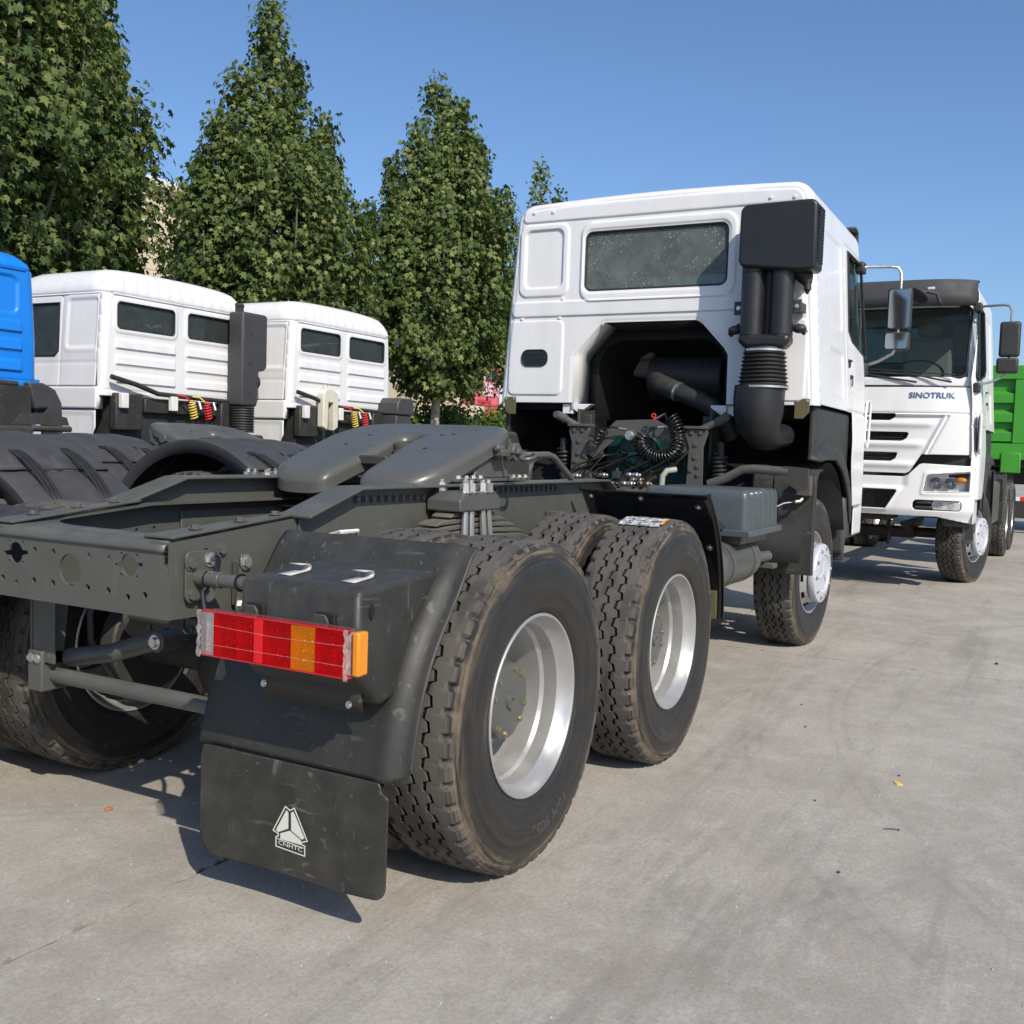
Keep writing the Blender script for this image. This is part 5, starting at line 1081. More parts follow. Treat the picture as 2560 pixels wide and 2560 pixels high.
# ================================================================= cab (rear wall at x=0 local, front towards +x)
CL = 2.10
def hwz(z): return 1.225-0.075*(z-1.71)
def zt(y): return 3.235-0.028*(y/1.1)**2
def edge(U, Vv, r=0.13):
    a = np.abs(U)-hwz(Vv); b = Vv-zt(U)
    return -(np.minimum(np.maximum(a+r,b+r),0)+np.hypot(np.maximum(a+r,0),np.maximum(b+r,0))-r)
HOLE = [(-0.595,1.60),(-0.590,2.05),(-0.560,2.10),(-0.385,2.285),(-0.345,2.300),(0.345,2.300),(0.385,2.285),(0.560,2.10),(0.590,2.05),(0.595,1.60)]
WIN = (-0.018,2.752,0.543,0.218,0.055)
def roundin(e, r=0.07):
    q = np.clip(r-e, 0, r); return r-np.sqrt(np.maximum(r*r-q*q,0))
def build_cab(parent, m='white_paint'):
    mb = MB()
    # ---- rear wall, pressed steel
    def kback(U, Vv): return np.minimum(np.minimum(edge(U,Vv), d_poly(U,Vv,HOLE)), d_rect(U,Vv,*WIN))
    def pback(U, Vv):
        e = edge(U,Vv); D = np.zeros(U.shape)
        D += raised(d_rect(U,Vv,-0.02,3.125,1.07,0.055,0.03),0.010,0.010)
        D += raised(d_rect(U,Vv,0.868,2.778,0.205,0.270,0.07),0.015,0.011)-raised(d_rect(U,Vv,0.868,2.790,0.158,0.218,0.05),0.015,0.016)
        D += raised(d_rect(U,Vv,-0.03,2.748,0.588,0.288,0.09),0.015,0.012)-raised(d_rect(U,Vv,*WIN)-0.016,0.014,0.008)
        D += raised(d_rect(U,Vv,0.02,2.415,1.11,0.055,0.035),0.011,0.012)
        D += raised(d_rect(U,Vv,0.915,2.045,0.228,0.280,0.045),0.010,0.009)+raised(d_rect(U,Vv,-0.905,2.010,0.225,0.275,0.045),0.010,0.009)
        D += raised(d_rect(U,Vv,-1.045,2.405,0.05,0.04,0.02),0.012,0.006)
        D += groove(e-0.052,0.007,0.006)-raised(d_poly(U,Vv,HOLE)-0.02,0.02,0.004)
        return roundin(e)-D, U, Vv
    relief(mb, -1.24, 1.24, 1.705, 3.24, 0.007, pback, kback)
    # ---- sides
    DW = [(1.19,2.945),(1.165,2.34),(1.30,2.27),(1.90,2.19),(1.935,2.20),(1.80,2.90),(1.77,2.945)]
    def kside(U, Vv):
        arch = np.maximum(np.hypot(U-0.52,Vv-0.525)-0.80, np.where(U > 1.27, Vv-1.05, -1)) ; low = np.where(U < 1.27, Vv-1.715, Vv-0.98-0.30*np.clip((1.40-U)/0.13,0,1))
        front = (CL-0.10-0.30*np.clip((Vv-2.2)/0.9,0,1)**1.0)-U
        return np.minimum(np.minimum(low, front), np.minimum(d_poly(U,Vv,DW), 3.207-Vv))
    for s in (1, -1):
        def pside(U, Vv, s=s):
            D = np.zeros(U.shape)
            D -= raised(d_rect(U,Vv,0.66,2.62,0.28,0.315,0.06),0.02,0.010)+raised(d_rect(U,Vv,0.70,1.97,0.24,0.165,0.05),0.02,0.010)
            D += groove(np.abs(d_rect(U,Vv,1.545,2.35,0.49,0.63,0.05)),0.006,0.010)
            D += 0.012*sstep((U-1.1)/0.3)*np.exp(-((Vv-2.0)/0.25)**2)+groove(Vv-1.845,0.006,0.006)*(U>1.1)
            wrap = 0.10*np.clip((U-(CL-0.35))/0.30,0,1)**2
            y = hwz(np.maximum(Vv,1.5))-roundin(3.2065-Vv,0.13)+D-wrap
            return U, s*y, Vv
        relief(mb, 0.07, CL-0.08, 0.98, 3.207, 0.014, pside, kside)
    # ---- roof skin
    def proof(U, Vv):
        return U, Vv, zt(Vv)-0.012*((np.abs(np.abs(Vv)-0.5)<0.2))*0-roundin(np.minimum(U-0.06, 9)*1.0,0.07)*0-0.10*np.clip((U-1.55)/0.4,0,1)**2
    relief(mb, 0.07, CL-0.30, -0.985, 0.985, 0.06, proof)
    # ---- A pillars and header round the windscreen
    def xf(Vv): return CL-0.10-0.30*np.clip((Vv-2.2)/0.9,0,1)
    WS = [(-1.085,2.215),(1.085,2.215),(1.05,2.95),(-1.05,2.95)]
    relief(mb, -1.16, 1.16, 2.12, 3.12, 0.02, lambda U, Vv: (xf(Vv)+0.02-0.11*np.abs(U/1.16)**4, U, Vv), lambda U, Vv: np.minimum(d_poly(U,Vv,WS), 1.165-0.07*(Vv-2.12)-np.abs(U)))
    # ---- upper front panel with grille slots
    def s_poly(w, z0, z1): return [(-w,z1),(w,z1),(w-0.02,z0+0.03),(w-0.065,z0),(-w+0.065,z0),(-w+0.02,z0+0.03)]
    SL = [s_poly(0.45,1.767,1.840), s_poly(0.577,1.557,1.651), s_poly(0.478,1.347,1.438)]
    PB = [(-1.19,2.11),(1.19,2.11),(1.185,1.432),(0.705,1.425),(0.600,1.245),(0.56,1.228),(-0.56,1.228),(-0.600,1.245),(-0.705,1.425),(-1.185,1.432)]
    def kfr(U, Vv):
        k = -d_poly(U,Vv,PB)
        for p in SL: k = np.minimum(k, d_poly(U,Vv,p))
        return k
    def xfr(U, Vv): return CL-0.012-0.13*np.abs(U/1.19)**4-0.05*np.clip((Vv-1.85)/0.3,0,1)
    def pfr(U, Vv):
        D = groove(Vv-1.846,0.007,0.012); aU = np.abs(U)
        xd = 0.748+(Vv-1.427)*(0.919-0.748)/(1.809-1.427)
        inside = (Vv < 1.83)*1.0
        D = D-0.030*sstep((xd-aU)/0.05)*inside*sstep((1.84-Vv)/0.03)
        for z0 in (1.735,1.525,1.315): D = D+0.022*sstep((xd-0.03-aU)/0.10)*np.exp(-((Vv-z0)/0.035)**2)
        D = D+groove(aU-xd-0.012,0.012,0.02)*inside*(Vv > 1.43)
        return xfr(U,Vv)+D, U, Vv
    relief(mb, -1.20, 1.20, 1.22, 2.12, 0.012, pfr, kfr)
    # ---- bumper
    HL = [(0.780,1.222),(0.755,1.040),(1.172,1.050),(1.175,1.265)]; HLm = [(-x,z) for x, z in HL]
    LG = [(-0.513,1.060),(0.513,1.060),(0.40,0.862),(-0.40,0.862)]
    BP = [(0,1.195),(0.56,1.195),(0.60,1.21),(0.705,1.325),(0.74,1.335),(1.21,1.318),(1.215,0.735),(1.07,0.762),(0.88,0.800),(0,0.798)]; BP = BP+[(-x,z) for x, z in reversed(BP)]
    def kb(U, Vv):
        aU = np.abs(U); return np.minimum.reduce([-d_poly(U,Vv,BP), d_poly(aU,Vv,HL), d_poly(U,Vv,LG), d_rect(aU,Vv,0.885,0.912,0.225,0.052,0.04)])
    def pb(U, Vv):
        aU = np.abs(U); D = -0.02*sstep((0.62-aU)/0.08)*sstep((Vv-1.06)/0.05)+raised(d_poly(aU,Vv,HL)-0.03,0.02,0.010)+raised(d_poly(U,Vv,LG)-0.02,0.03,0.012)
        return CL+0.045-0.17*np.abs(U/1.215)**4+D-0.05*sstep((0.88-Vv)/0.14), U, Vv
    relief(mb, -1.225, 1.225, 0.73, 1.345, 0.012, pb, kb)
    for s in (1,-1):
        relief(mb, CL-0.50, CL-0.122, 0.735, 1.318, 0.02, lambda U, Vv, s=s: (U, s*(1.215-0.0*U), Vv), lambda U, Vv: np.hypot(U-0.52,Vv-0.525)-0.98)
    cab = mb.obj('cab', m, parent, smooth=42, solid=0.006, soff=0)
    for p in cab.data.polygons: pass
    ch = lambda b, n, mm, **k: b.obj(n, mm, cab, **k)
    # ---- engine tunnel in the rear wall
    fl_ = {1: MB(), -1: MB()}
    for i in range(len(HOLE)-1):
        (y0,z0),(y1,z1) = HOLE[i], HOLE[i+1]
        if max(z0,z1) > 2.288 and abs(z1-z0) < 0.002: continue
        b = fl_[1 if y0+y1 > 0 else -1]
        z0, z1 = max(z0,1.66), max(z1,1.66); b.add([(0.004,y0,z0),(0.004,y1,z1),(0.27,y1*0.975,z1-0.01),(0.27,y0*0.975,z0-0.01)], [(0,1,2,3)])
    
    for q in (1,-1): fl_[q].obj('tunnel_flange', m, cab, solid=0.006)
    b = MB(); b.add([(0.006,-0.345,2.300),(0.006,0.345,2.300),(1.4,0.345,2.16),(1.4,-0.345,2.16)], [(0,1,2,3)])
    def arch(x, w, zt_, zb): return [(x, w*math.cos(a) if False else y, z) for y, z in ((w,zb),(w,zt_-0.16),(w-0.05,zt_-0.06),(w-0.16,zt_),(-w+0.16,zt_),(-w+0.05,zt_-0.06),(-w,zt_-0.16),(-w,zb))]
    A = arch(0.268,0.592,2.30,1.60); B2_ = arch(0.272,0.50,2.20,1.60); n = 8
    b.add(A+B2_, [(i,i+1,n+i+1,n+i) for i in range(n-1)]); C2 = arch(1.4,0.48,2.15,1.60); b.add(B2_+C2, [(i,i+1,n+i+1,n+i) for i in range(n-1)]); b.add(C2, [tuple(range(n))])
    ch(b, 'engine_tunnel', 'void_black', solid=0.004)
    b = MB(); b.bb(0.10,CL-0.25,0.61,1.18,1.66,1.70); b.bb(0.10,CL-0.25,-1.18,-0.61,1.66,1.70); b.bb(1.41,CL-0.3,-0.60,0.60,1.66,1.70); ch(b, 'cab_floor', 'void_black')
    for s in (1,-1):
        b = MB(); b.bb(0.02,0.10,s*0.60,s*0.68,1.625,1.70); b.prism([(0,0),(0.20,0),(0.10,-0.07)], (0.03,s*0.45,1.70), (0,s,0), (0,0,1), (0.08,0,0)); ch(b, 'torn_bracket', m, bevel=0.004)
        b = MB(); b.prism([(0,0.06),(0.10,0.06),(0.10,-0.03),(0.06,-0.075),(0,-0.075)], (-0.002,s*1.07,1.69), (0,s,0), (0,0,1), (-0.006,0,0)); ch(b, 'corner_bracket', 'olive', bevel=0.002)
        for dy in (0.015,0.085): inst('bolt', one_zinc, cab, (-0.009,s*(1.07+dy),1.735), (-1,0,0), s=0.6)
    # ---- rear window
    b = MB(); b.prism(rrect(WIN[0],WIN[1],WIN[2]-0.006,WIN[3]-0.006,0.05), (0.010,0,0), (0,1,0), (0,0,1), (0.006,0,0)); ch(b, 'rear_window', 'glass_dusty', smooth=0)
    ring = rrect(WIN[0],WIN[1],WIN[2]-0.003,WIN[3]-0.003,0.052); b = MB(); b.tube([(0.002,y,z) for y, z in ring], 0.011, 8, closed=True); ch(b, 'window_gasket', 'rubber_black')
    # ---- vent, bolts
    b = MB(); b.prism(rrect(0.918,2.045,0.112,0.064,0.05), (-0.014,0,0), (0,1,0), (0,0,1), (0.006,0,0)); v = ch(b, 'vent', 'gloss_black', bevel=0.004)
    b = MB(); b.tube([(-0.016,y,z) for y, z in rrect(0.918,2.045,0.108,0.060,0.05)], 0.006, 6, closed=True)
    for k in range(4): b.bb(-0.022,-0.0145,0.835,1.0,2.010+0.021*k,2.019+0.021*k)
    ch(b, 'vent_louvre', 'snorkel_black')
    for y, z in ((0.96,3.142),(0.80,3.138),(-0.842,3.106),(-1.005,3.099),(0.70,2.485),(1.04,2.345),(0.72,2.345),(0.43,2.478),(-0.50,2.455)): inst('bolt', one_white, cab, (-0.013 if z > 3 else -0.004,y,z), (-1,0,0), s=0.85)
    # ---- glazing, visor
    b = MB(); b.add([(float(xf(np.array(z)))+0.012-0.11*abs(y/1.16)**4, y, z) for z in (2.21,2.45,2.7,2.955) for y in np.linspace(-1.08,1.08,17)], [(a*17+i,a*17+i+1,(a+1)*17+i+1,(a+1)*17+i) for a in range(3) for i in range(16)]); ch(b, 'windscreen', 'glass')
    b = MB(); b.tube([(float(xf(np.array(z)))+0.026-0.11*abs(y/1.16)**4, y, z) for y, z in rrect(0,2.583,1.07,0.37,0.06,6)], 0.013, 6, closed=True); ch(b, 'windscreen_gasket', 'rubber_black')
    for s in (1,-1):
        b = MB(); b.add([(x, s*(hwz(z)-0.02), z) for x, z in DW], [tuple(range(len(DW)))]); ch(b, 'door_window', 'glass', smooth=0, solid=0.004)
        b = MB(); b.tube([(x, s*(hwz(z)+0.004), z) for x, z in DW], 0.012, 6, closed=True); ch(b, 'window_trim', 'rubber_black')
        b = MB(); b.bb(1.13,1.23,s*1.188,s*1.205,2.05,2.12); b.bb(1.12,1.20,s*1.205,s*1.222,2.10,2.115); ch(b, 'door_handle', 'plastic_black', bevel=0.006)
        b = MB(); b.cyl((1.20,s*1.20,1.985),(1.20,s*1.225,1.985),0.018,n=12); b.cyl((1.20,s*1.225,1.985),(1.20,s*1.232,1.985),0.010,n=8); b.bb(1.185,1.215,s*1.226,s*1.231,1.915,1.972); ch(b, 'lock_key', 'plastic_black', bevel=0.002)
        # black wheel arch moulding below the white side
        f = MB()
        relief(f, 0.05, 1.275, 0.85, 1.714, 0.02, lambda U, Vv, s=s: (U, s*(1.205+0.055*sstep((0.95-np.hypot(U-0.52,Vv-0.525))/0.06)-roundin(np.minimum(U-0.055,1.714-Vv),0.05)*0.8+groove(np.hypot(U-0.52,Vv-0.525)-0.94,0.012,0.008)), Vv), lambda U, Vv: np.minimum(np.minimum(np.hypot(U-0.52,Vv-0.525)-0.80, Vv-np.where(U < 0.6, 1.34, 0.84)), np.minimum(1.27-U, U-0.055)))
        ch(f, 'wheel_arch', 'plastic_black', solid=0.02, soff=-1.0 if s < 0 else 1.0)
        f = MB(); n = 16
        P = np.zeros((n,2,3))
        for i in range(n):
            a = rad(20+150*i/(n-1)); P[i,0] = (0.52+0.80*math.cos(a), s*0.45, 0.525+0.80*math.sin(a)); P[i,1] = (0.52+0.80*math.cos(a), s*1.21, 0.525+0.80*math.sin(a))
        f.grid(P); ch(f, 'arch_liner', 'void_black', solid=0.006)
        # steps in front of the wheel
        f = MB(); f.bb(1.42,1.93,s*0.92,s*1.19,0.70,0.97); f.bb(1.36,1.42,s*1.0,s*1.20,0.60,1.05); f.obj('step_box', 'plastic_matt', cab, bevel=0.03)
        f = MB(); f.bb(1.42,1.74,s*1.10,s*1.19,0.52,0.54); f.bb(1.42,1.445,s*1.10,s*1.19,0.542,0.695); f.bb(1.45,1.74,s*1.10,s*1.112,0.542,0.695); f.obj('lower_step', 'plastic_matt', cab, bevel=0.012)
        f = MB(); f.bb(1.40,1.45,s*1.205,s*1.235,1.055,1.10); f.obj('side_marker', 'lens_orange', cab, bevel=0.006)
        # corner air deflector: white frame with dark slots
        f = MB(); f.tube([(CL-0.16,s*1.225,1.84),(CL-0.10,s*1.235,1.845),(CL-0.085,s*1.24,1.80),(CL-0.105,s*1.24,1.50),(CL-0.15,s*1.235,1.45),(CL-0.20,s*1.225,1.50),(CL-0.18,s*1.222,1.80)], 0.012, 8, closed=True)
        for z in (1.60,1.72): f.tube([(CL-0.20,s*1.224,z),(CL-0.09,s*1.239,z)], 0.007, 6)
        f.obj('corner_deflector', 'white_paint', cab)
        f = MB(); f.prism([(-0.19,1.82),(-0.09,1.82),(-0.105,1.49),(-0.15,1.46),(-0.195,1.50)], (CL,s*1.214,0), (1,0,0), (0,0,1), (0,s*0.006,0)); f.obj('deflector_mesh', 'void_black', cab)
        # mirrors on bent arms still in their shipping wrap
        f = MB(); f.tube([(CL-0.30,s*1.14,2.925),(CL-0.27,s*1.20,2.935),(CL-0.23,s*1.36,2.935),(CL-0.22,s*1.42,2.925),(CL-0.22,s*1.445,2.88),(CL-0.22,s*1.45,2.60),(CL-0.22,s*1.44,2.30),(CL-0.22,s*1.41,2.23),(CL-0.20,s*1.30,2.17),(CL-0.16,s*1.20,2.14)], 0.0125, 8); ch(f, 'mirror_arm', 'film')
        f = MB(); f.bb(CL-0.36,CL-0.22,s*1.10,s*1.17,2.88,2.97); f.bb(CL-0.22,CL-0.10,s*1.15,s*1.21,2.06,2.16); ch(f, 'mirror_mount', 'plastic_black', bevel=0.012)
        f = MB(); f.box((CL-0.20,s*1.445,2.59), (0.075,0.19,0.35)); ch(f, 'mirror', 'plastic_black', bevel=0.028, seg=4)
        f = MB(); f.box((CL-0.20,s*1.435,2.33), (0.075,0.20,0.155)); ch(f, 'small_mirror', 'plastic_black', bevel=0.024, seg=4)
        f = MB(); f.prism(rrect(s*1.445,2.59,0.08,0.155,0.02), (CL-0.2385,0,0), (0,1,0), (0,0,1), (-0.003,0,0)); ch(f, 'mirror_glass', 'mirror_tint')
        f = MB(); f.prism(rrect(s*1.435,2.33,0.085,0.062,0.02), (CL-0.2385,0,0), (0,1,0), (0,0,1), (-0.003,0,0)); ch(f, 'mirror_glass', 'mirror_tint')
        # headlamps
        hl = [(0.785,1.216),(0.762,1.046),(1.166,1.056),(1.168,1.258)]; xo = lambda y: CL+0.045-0.17*abs(y/1.215)**4
        f = MB(); f.add([(xo(y)-0.10, s*y, z) for y, z in hl]+[(xo(y)-0.012, s*y, z) for y, z in hl], [(0,1,2,3)]+[(i,(i+1)%4,4+(i+1)%4,4+i) for i in range(4)]); h = ch(f, 'headlamp', 'headlamp_chrome', smooth=0)
        for y, r in ((0.865,0.062),(0.995,0.058)):
            f = MB(); f.lathe([(r,0.07),(r*0.98,0.075),(r*0.85,0.045),(r*0.55,0.03),(r*0.42,0.045),(r*0.25,0.06),(0,0.064)], (xo(y)-0.10,s*y,1.135), (1,0,0), 28); ch(f, 'lamp_bowl', 'reflector')
            f = MB(); f.sphere((xo(y)-0.065,s*y,1.135), r*0.42, 14, 10); ch(f, 'projector_lens', 'glass_dark')
        f = MB(); f.sphere((xo(1.09)-0.055,s*1.09,1.175), 0.05, 14, 10, (0.7,1.1,0.6)); ch(f, 'indicator', 'lens_orange')
        f = MB(); f.add([(xo(y)-0.004, s*y, z) for y, z in hl], [(0,1,2,3)]); ch(f, 'headlamp_cover', 'lens_clear', smooth=0)
        f = MB(); f.tube([(xo(y)-0.004, s*y, z) for y, z in hl], 0.009, 6, closed=True); ch(f, 'headlamp_bezel', 'silver_hub')
        f = MB(); f.prism(rrect(0.965,0.912,0.135,0.046,0.03), (xo(0.95)-0.05,0,0), (0,s,0), (0,0,1), (-0.02,0,0)); ch(f, 'fog_lamp', 'headlamp_chrome', bevel=0.004)
        for y in (0.905,1.015):
            f = MB(); f.sphere((xo(0.95)-0.045,s*y,0.912), 0.034, 12, 8, (0.5,1,1)); ch(f, 'fog_bulb', 'lens_clear')
        f = MB(); f.bb(xo(0.75)-0.05,xo(0.75)-0.008,s*0.675,s*0.835,0.872,0.902); f.bb(xo(0.75)-0.05,xo(0.75)-0.008,s*0.69,s*0.835,0.922,0.950); ch(f, 'fog_fin', 'plastic_black', bevel=0.008)
    # dark backing behind grille and bumper openings
    f = MB(); f.bb(CL-0.22,CL-0.20,-1.10,1.10,0.80,1.84); ch(f, 'grille_backing', 'void_black')
    for z0, z1, w in ((1.77,1.838,0.44),(1.56,1.648,0.56),(1.35,1.436,0.46)):
        f = MB(); 
        for k in range(4): zz = z0+(z1-z0)*(k+0.5)/4; f.bb(CL-0.09,CL-0.075,-w,w,zz-0.004,zz+0.004)
        for k in range(int(w/0.03)*2): yy = -w+0.03*k+0.015; f.bb(CL-0.093,CL-0.0905,yy-0.003,yy+0.003,z0,z1)
        ch(f, 'grille_mesh', 'plastic_black')
    f = MB(); f.bb(CL-0.10,CL-0.09,-0.50,0.50,0.86,1.06)
    for s in (1,-1): f.lathe([(0.055,0.0),(0.06,0.0),(0.06,0.03),(0.05,0.03)], (CL-0.09,s*0.34,0.98), (1,0,0), 24, close=True)
    ch(f, 'lower_grille', 'plastic_black')
    f = MB(); f.bb(CL-0.16,CL-0.14,-1.15,1.15,1.20,1.44); ch(f, 'bumper_gap', 'plastic_black')
    # cowl, wipers, lettering
    f = MB(); f.add([(CL-0.05-0.12*abs(y/1.16)**4-(0.05 if z > 2.15 else 0.02), y, z) for z in (2.112,2.205) for y in np.linspace(-0.985,0.985,13)], [(i,i+1,14+i,13+i) for i in range(12)]); ch(f, 'cowl', 'plastic_black', solid=0.01)
    for s, y0, y1 in ((1,0.62,-0.28),(1,-0.20,-0.95),(1,0.95,0.25)):
        f = MB(); f.tube([(CL-0.055,y0,2.16),(CL-0.075,(y0+y1)/2,2.235),(CL-0.105,y1,2.275)], [0.012,0.009,0.006], 6); f.tube([(CL-0.085,(y0+y1)/2+0.38,2.235),(CL-0.095,(y0+y1)/2,2.265),(CL-0.12,y1-0.1,2.30)], 0.006, 5); ch(f, 'wiper', 'plastic_black')
    f = MB(); f.text('SINOTRUK', 0.115, (CL-0.052,0.775,2.00), (0,1.28*0.62,0), (0,0,0.62*1.15), bold=0.0015)
    xs_ = [p[1] for p in f.v]; k = 0.43/(max(xs_)-min(xs_)); f.v = [(float(xfr(np.array(0.772+(p[1]-0.775)*k),np.array(p[2])))+0.012, 0.772+(p[1]-0.775)*k, p[2]) for p in f.v]; ch(f, 'brand_letters', 'chrome_text', smooth=0, solid=0.008)
    # sun visor with lamps and round kerb mirror
    V_ = MB(); G = np.zeros((5,25,3))
    for i, (dx, z) in enumerate(((-0.04,3.236),(0.085,3.226),(0.112,3.19),(0.118,3.06),(0.125,2.955))):
        for j in range(25):
            y = -1.115+2.23*j/24; G[i,j] = (CL-0.34+dx-0.14*abs(y/1.115)**5+0.02, y, z-0.012*abs(y/1.115)**6*(1 if i < 2 else 0.2))
    V_.grid(G); vis = ch(V_, 'sun_visor', 'plastic_matt', solid=0.02)
    f = MB(); f.bb(CL-0.235,CL-0.215,0.60,0.72,3.115,3.145); f.bb(CL-0.235,CL-0.215,-0.72,-0.60,3.115,3.145); ch(f, 'marker_lamp', 'lens_white', bevel=0.006)
    f = MB(); f.lathe([(0,0.0),(0.075,0.006),(0.105,0.02),(0.112,0.035),(0.10,0.045),(0,0.045)], (CL-0.05,0.60,3.06), (0.35,-0.3,-0.6), 24); f.tube([(CL-0.05,0.60,3.06),(CL-0.06,0.68,3.07),(CL-0.07,0.76,3.05),(CL-0.10,0.79,2.97),(CL-0.16,0.79,2.95)], 0.018, 8); ch(f, 'kerb_mirror', 'plastic_matt')
    # seats, steering wheel, dash and back curtain seen through the glass
    for s in (1,-1):
        f = MB(); f.bb(0.95,1.42,s*0.30,s*0.84,1.98,2.12); f.box((0.92,s*0.57,2.42), (0.14,0.52,0.62), Matrix.Rotation(-0.16,3,'Y')); f.box((0.85,s*0.57,2.83), (0.10,0.27,0.17)); f.obj('seat', 'seat_cloth', cab, bevel=0.05, seg=3)
    f = MB(); f.bb(1.55,CL-0.28,-1.08,1.08,1.9,2.16); f.obj('dashboard', 'interior', cab, bevel=0.05)
    f = MB(); f.lathe([(0.215,0),(0.23,0.012),(0.245,0),(0.23,-0.012)], (1.50,0.57,2.30), (-0.55,0,1), 28, close=True); f.obj('steering_wheel', 'rubber_black', cab)
    f = MB(); f.bb(0.10,0.66,-1.05,1.05,2.33,2.45); f.obj('bunk', 'interior', cab, bevel=0.03)
    return cab
one_white = one_zinc.copy(); one_white.materials.clear(); one_white.materials.append(MAT['white_paint'])
CAB = build_cab(T1); CAB.location = (4.06,0,0)

# ---- raised intake behind the cab -------------------------------------------------
sn = MB()
# housing: rounded box, lower left chamfered into the first pipe
hp = [(-0.745,3.005),(-1.185,3.012),(-1.215,2.985),(-1.222,2.585),(-1.205,2.560),(-1.10,2.560),(-0.735,2.600),(-0.712,2.640),(-0.715,2.975)]
sn.prism(hp, (3.775,0,0), (0,1,0), (0,0,1), (0.205,0,0))
SN = sn.obj('air_intake', 'snorkel_black', T1, bevel=0.03, seg=4, smooth=60)
c = MB(); c.prism([(-0.74,2.99),(-1.16,3.00),(-1.16,3.035),(-0.80,3.028)], (3.98,0,0), (0,1,0), (0,0,1), (0.05,0,0)); c.obj('mount_flange', 'snorkel_black', SN, bevel=0.004)
c = MB()
for k in range(17): z = 2.62+0.021*k; c.bb(3.805,3.955,-1.2275,-1.2225,z,z+0.008)
for k in range(7): x = 3.815+0.022*k; c.bb(x,x+0.006,-1.2265,-1.2225,2.615,2.97)
c.obj('side_grille', 'rubber_black', SN)
for y in (-0.800,-0.994):
    c = MB(); c.cyl((3.875,y,2.63),(3.875,y,2.11),0.0785,n=32,cap=False); c.lathe([(0.0785,0),(0.081,0.004),(0.0785,0.008)], (3.875,y,2.565), (0,0,1), 32); c.lathe([(0.0785,0),(0.081,0.004),(0.0785,0.008)], (3.875,y,2.155), (0,0,1), 32); c.obj('intake_pipe', 'snorkel_black', SN)
c = MB(); c.prism([(-0.722,2.16),(-1.072,2.16),(-1.066,2.11),(-1.035,2.062),(-0.775,2.062),(-0.728,2.11)], (3.795,0,0), (0,1,0), (0,0,1), (0.16,0,0)); c.obj('pipe_collector', 'snorkel_black', SN, bevel=0.035, seg=4, smooth=60)
c = MB(); c.bb(3.90,3.91,-0.92,-0.875,2.14,2.60); c.obj('pipe_web', 'snorkel_black', SN)
for s, y in ((1,-0.70),(-1,-1.09)):
    c = MB(); c.bb(3.90,4.04,y-0.028,y+0.028,2.315,2.375); c.bb(3.885,3.90,y-0.03,y+0.03,2.30,2.39); o = c.obj('intake_bracket', 'dark_iron', SN, bevel=0.004); inst('bolt', one_zinc, SN, (3.884,y,2.345), (-1,0,0), s=0.8)
    c = MB(); c.sphere((3.90,y+s*0.02,2.20), 0.035, 10, 8, (1,1.4,0.9)); c.cyl((3.90,y-s*0.01,2.23),(3.92,y+s*0.06,2.17),0.02,n=10); c.obj('rubber_wing', 'rubber_black', SN)
prof = []
for k in range(9): z = 2.045-0.0265*k; r = 0.128+0.0032*k; prof += [(r,z),(r+0.016,z-0.009),(r,z-0.018)]
c = MB(); c.lathe([(0.125,2.075),(0.128,2.05)]+prof+[(0.162,1.80)], (3.88,-0.893,0), (0,0,1), 40); c.obj('bellows', 'rubber_black', SN, smooth=60)
for z, r in ((2.055,0.133),(1.812,0.168)):
    c = MB(); c.lathe([(r-0.002,-0.007),(r+0.003,-0.007),(r+0.003,0.007),(r-0.002,0.007)], (3.88,-0.893,z), (0,0,1), 40, close=True); c.obj('hose_clamp', 'zinc', SN)
c = MB(); c.tube([(3.88,-0.875,1.815),(3.88,-0.87,1.74),(3.88,-0.872,1.64),(3.89,-0.880,1.565),(3.925,-0.905,1.510),(3.975,-0.940,1.490),(4.03,-0.97,1.492),(4.12,-0.99,1.50)], [0.167,0.168,0.165,0.155,0.135,0.10,0.082,0.080], 28); c.obj('intake_elbow', 'snorkel_black', SN, smooth=80)
c = MB(); c.tube([(3.94,-1.10,2.57),(3.93,-1.13,2.53),(3.92,-1.145,2.49)], [0.06,0.05,0.028], 14); c.cyl((3.92,-1.145,2.50),(3.92,-1.145,2.455),0.022,0.026,n=12); c.cyl((3.92,-1.145,2.455),(3.92,-1.145,2.425),0.022,0.006,n=12); c.obj('drain_valve', 'rubber_black', SN)
# ---- air filter and duct in the tunnel
c = MB(); c.cyl((4.62,0.16,1.93),(4.62,-0.42,1.93),0.165,n=32); c.lathe([(0.165,0),(0.172,0.01),(0.165,0.02)], (4.62,0.02,1.93), (0,1,0), 32); c.obj('air_filter', 'plastic_black', T1, bevel=0.01)
c = MB(); c.tube([(4.40,0.06,1.90),(4.30,0.02,1.885),(4.22,-0.08,1.845),(4.18,-0.20,1.80)], [0.065,0.070,0.072,0.070], 20); D1 = c.obj('filter_duct', 'plastic_black', T1)
c = MB(); c.tube([(4.181,-0.198,1.80),(4.16,-0.33,1.755),(4.15,-0.45,1.70),(4.18,-0.54,1.60),(4.25,-0.58,1.48)], 0.066, 20); c.obj('rubber_hose', 'rubber_black', D1)
c = MB(); c.tube([(4.183,-0.190,1.803),(4.179,-0.206,1.797)], 0.0735, 24); c.obj('hose_clamp', 'zinc', D1)
c = MB()
for k in range(3): c.bb(4.70,4.71,-0.40-0.06*k,-0.375-0.06*k,1.85,1.92)
c.obj('daylight_bar', 'white_dull', T1)  # solid white bars, painted to stand in for daylight seen through slits
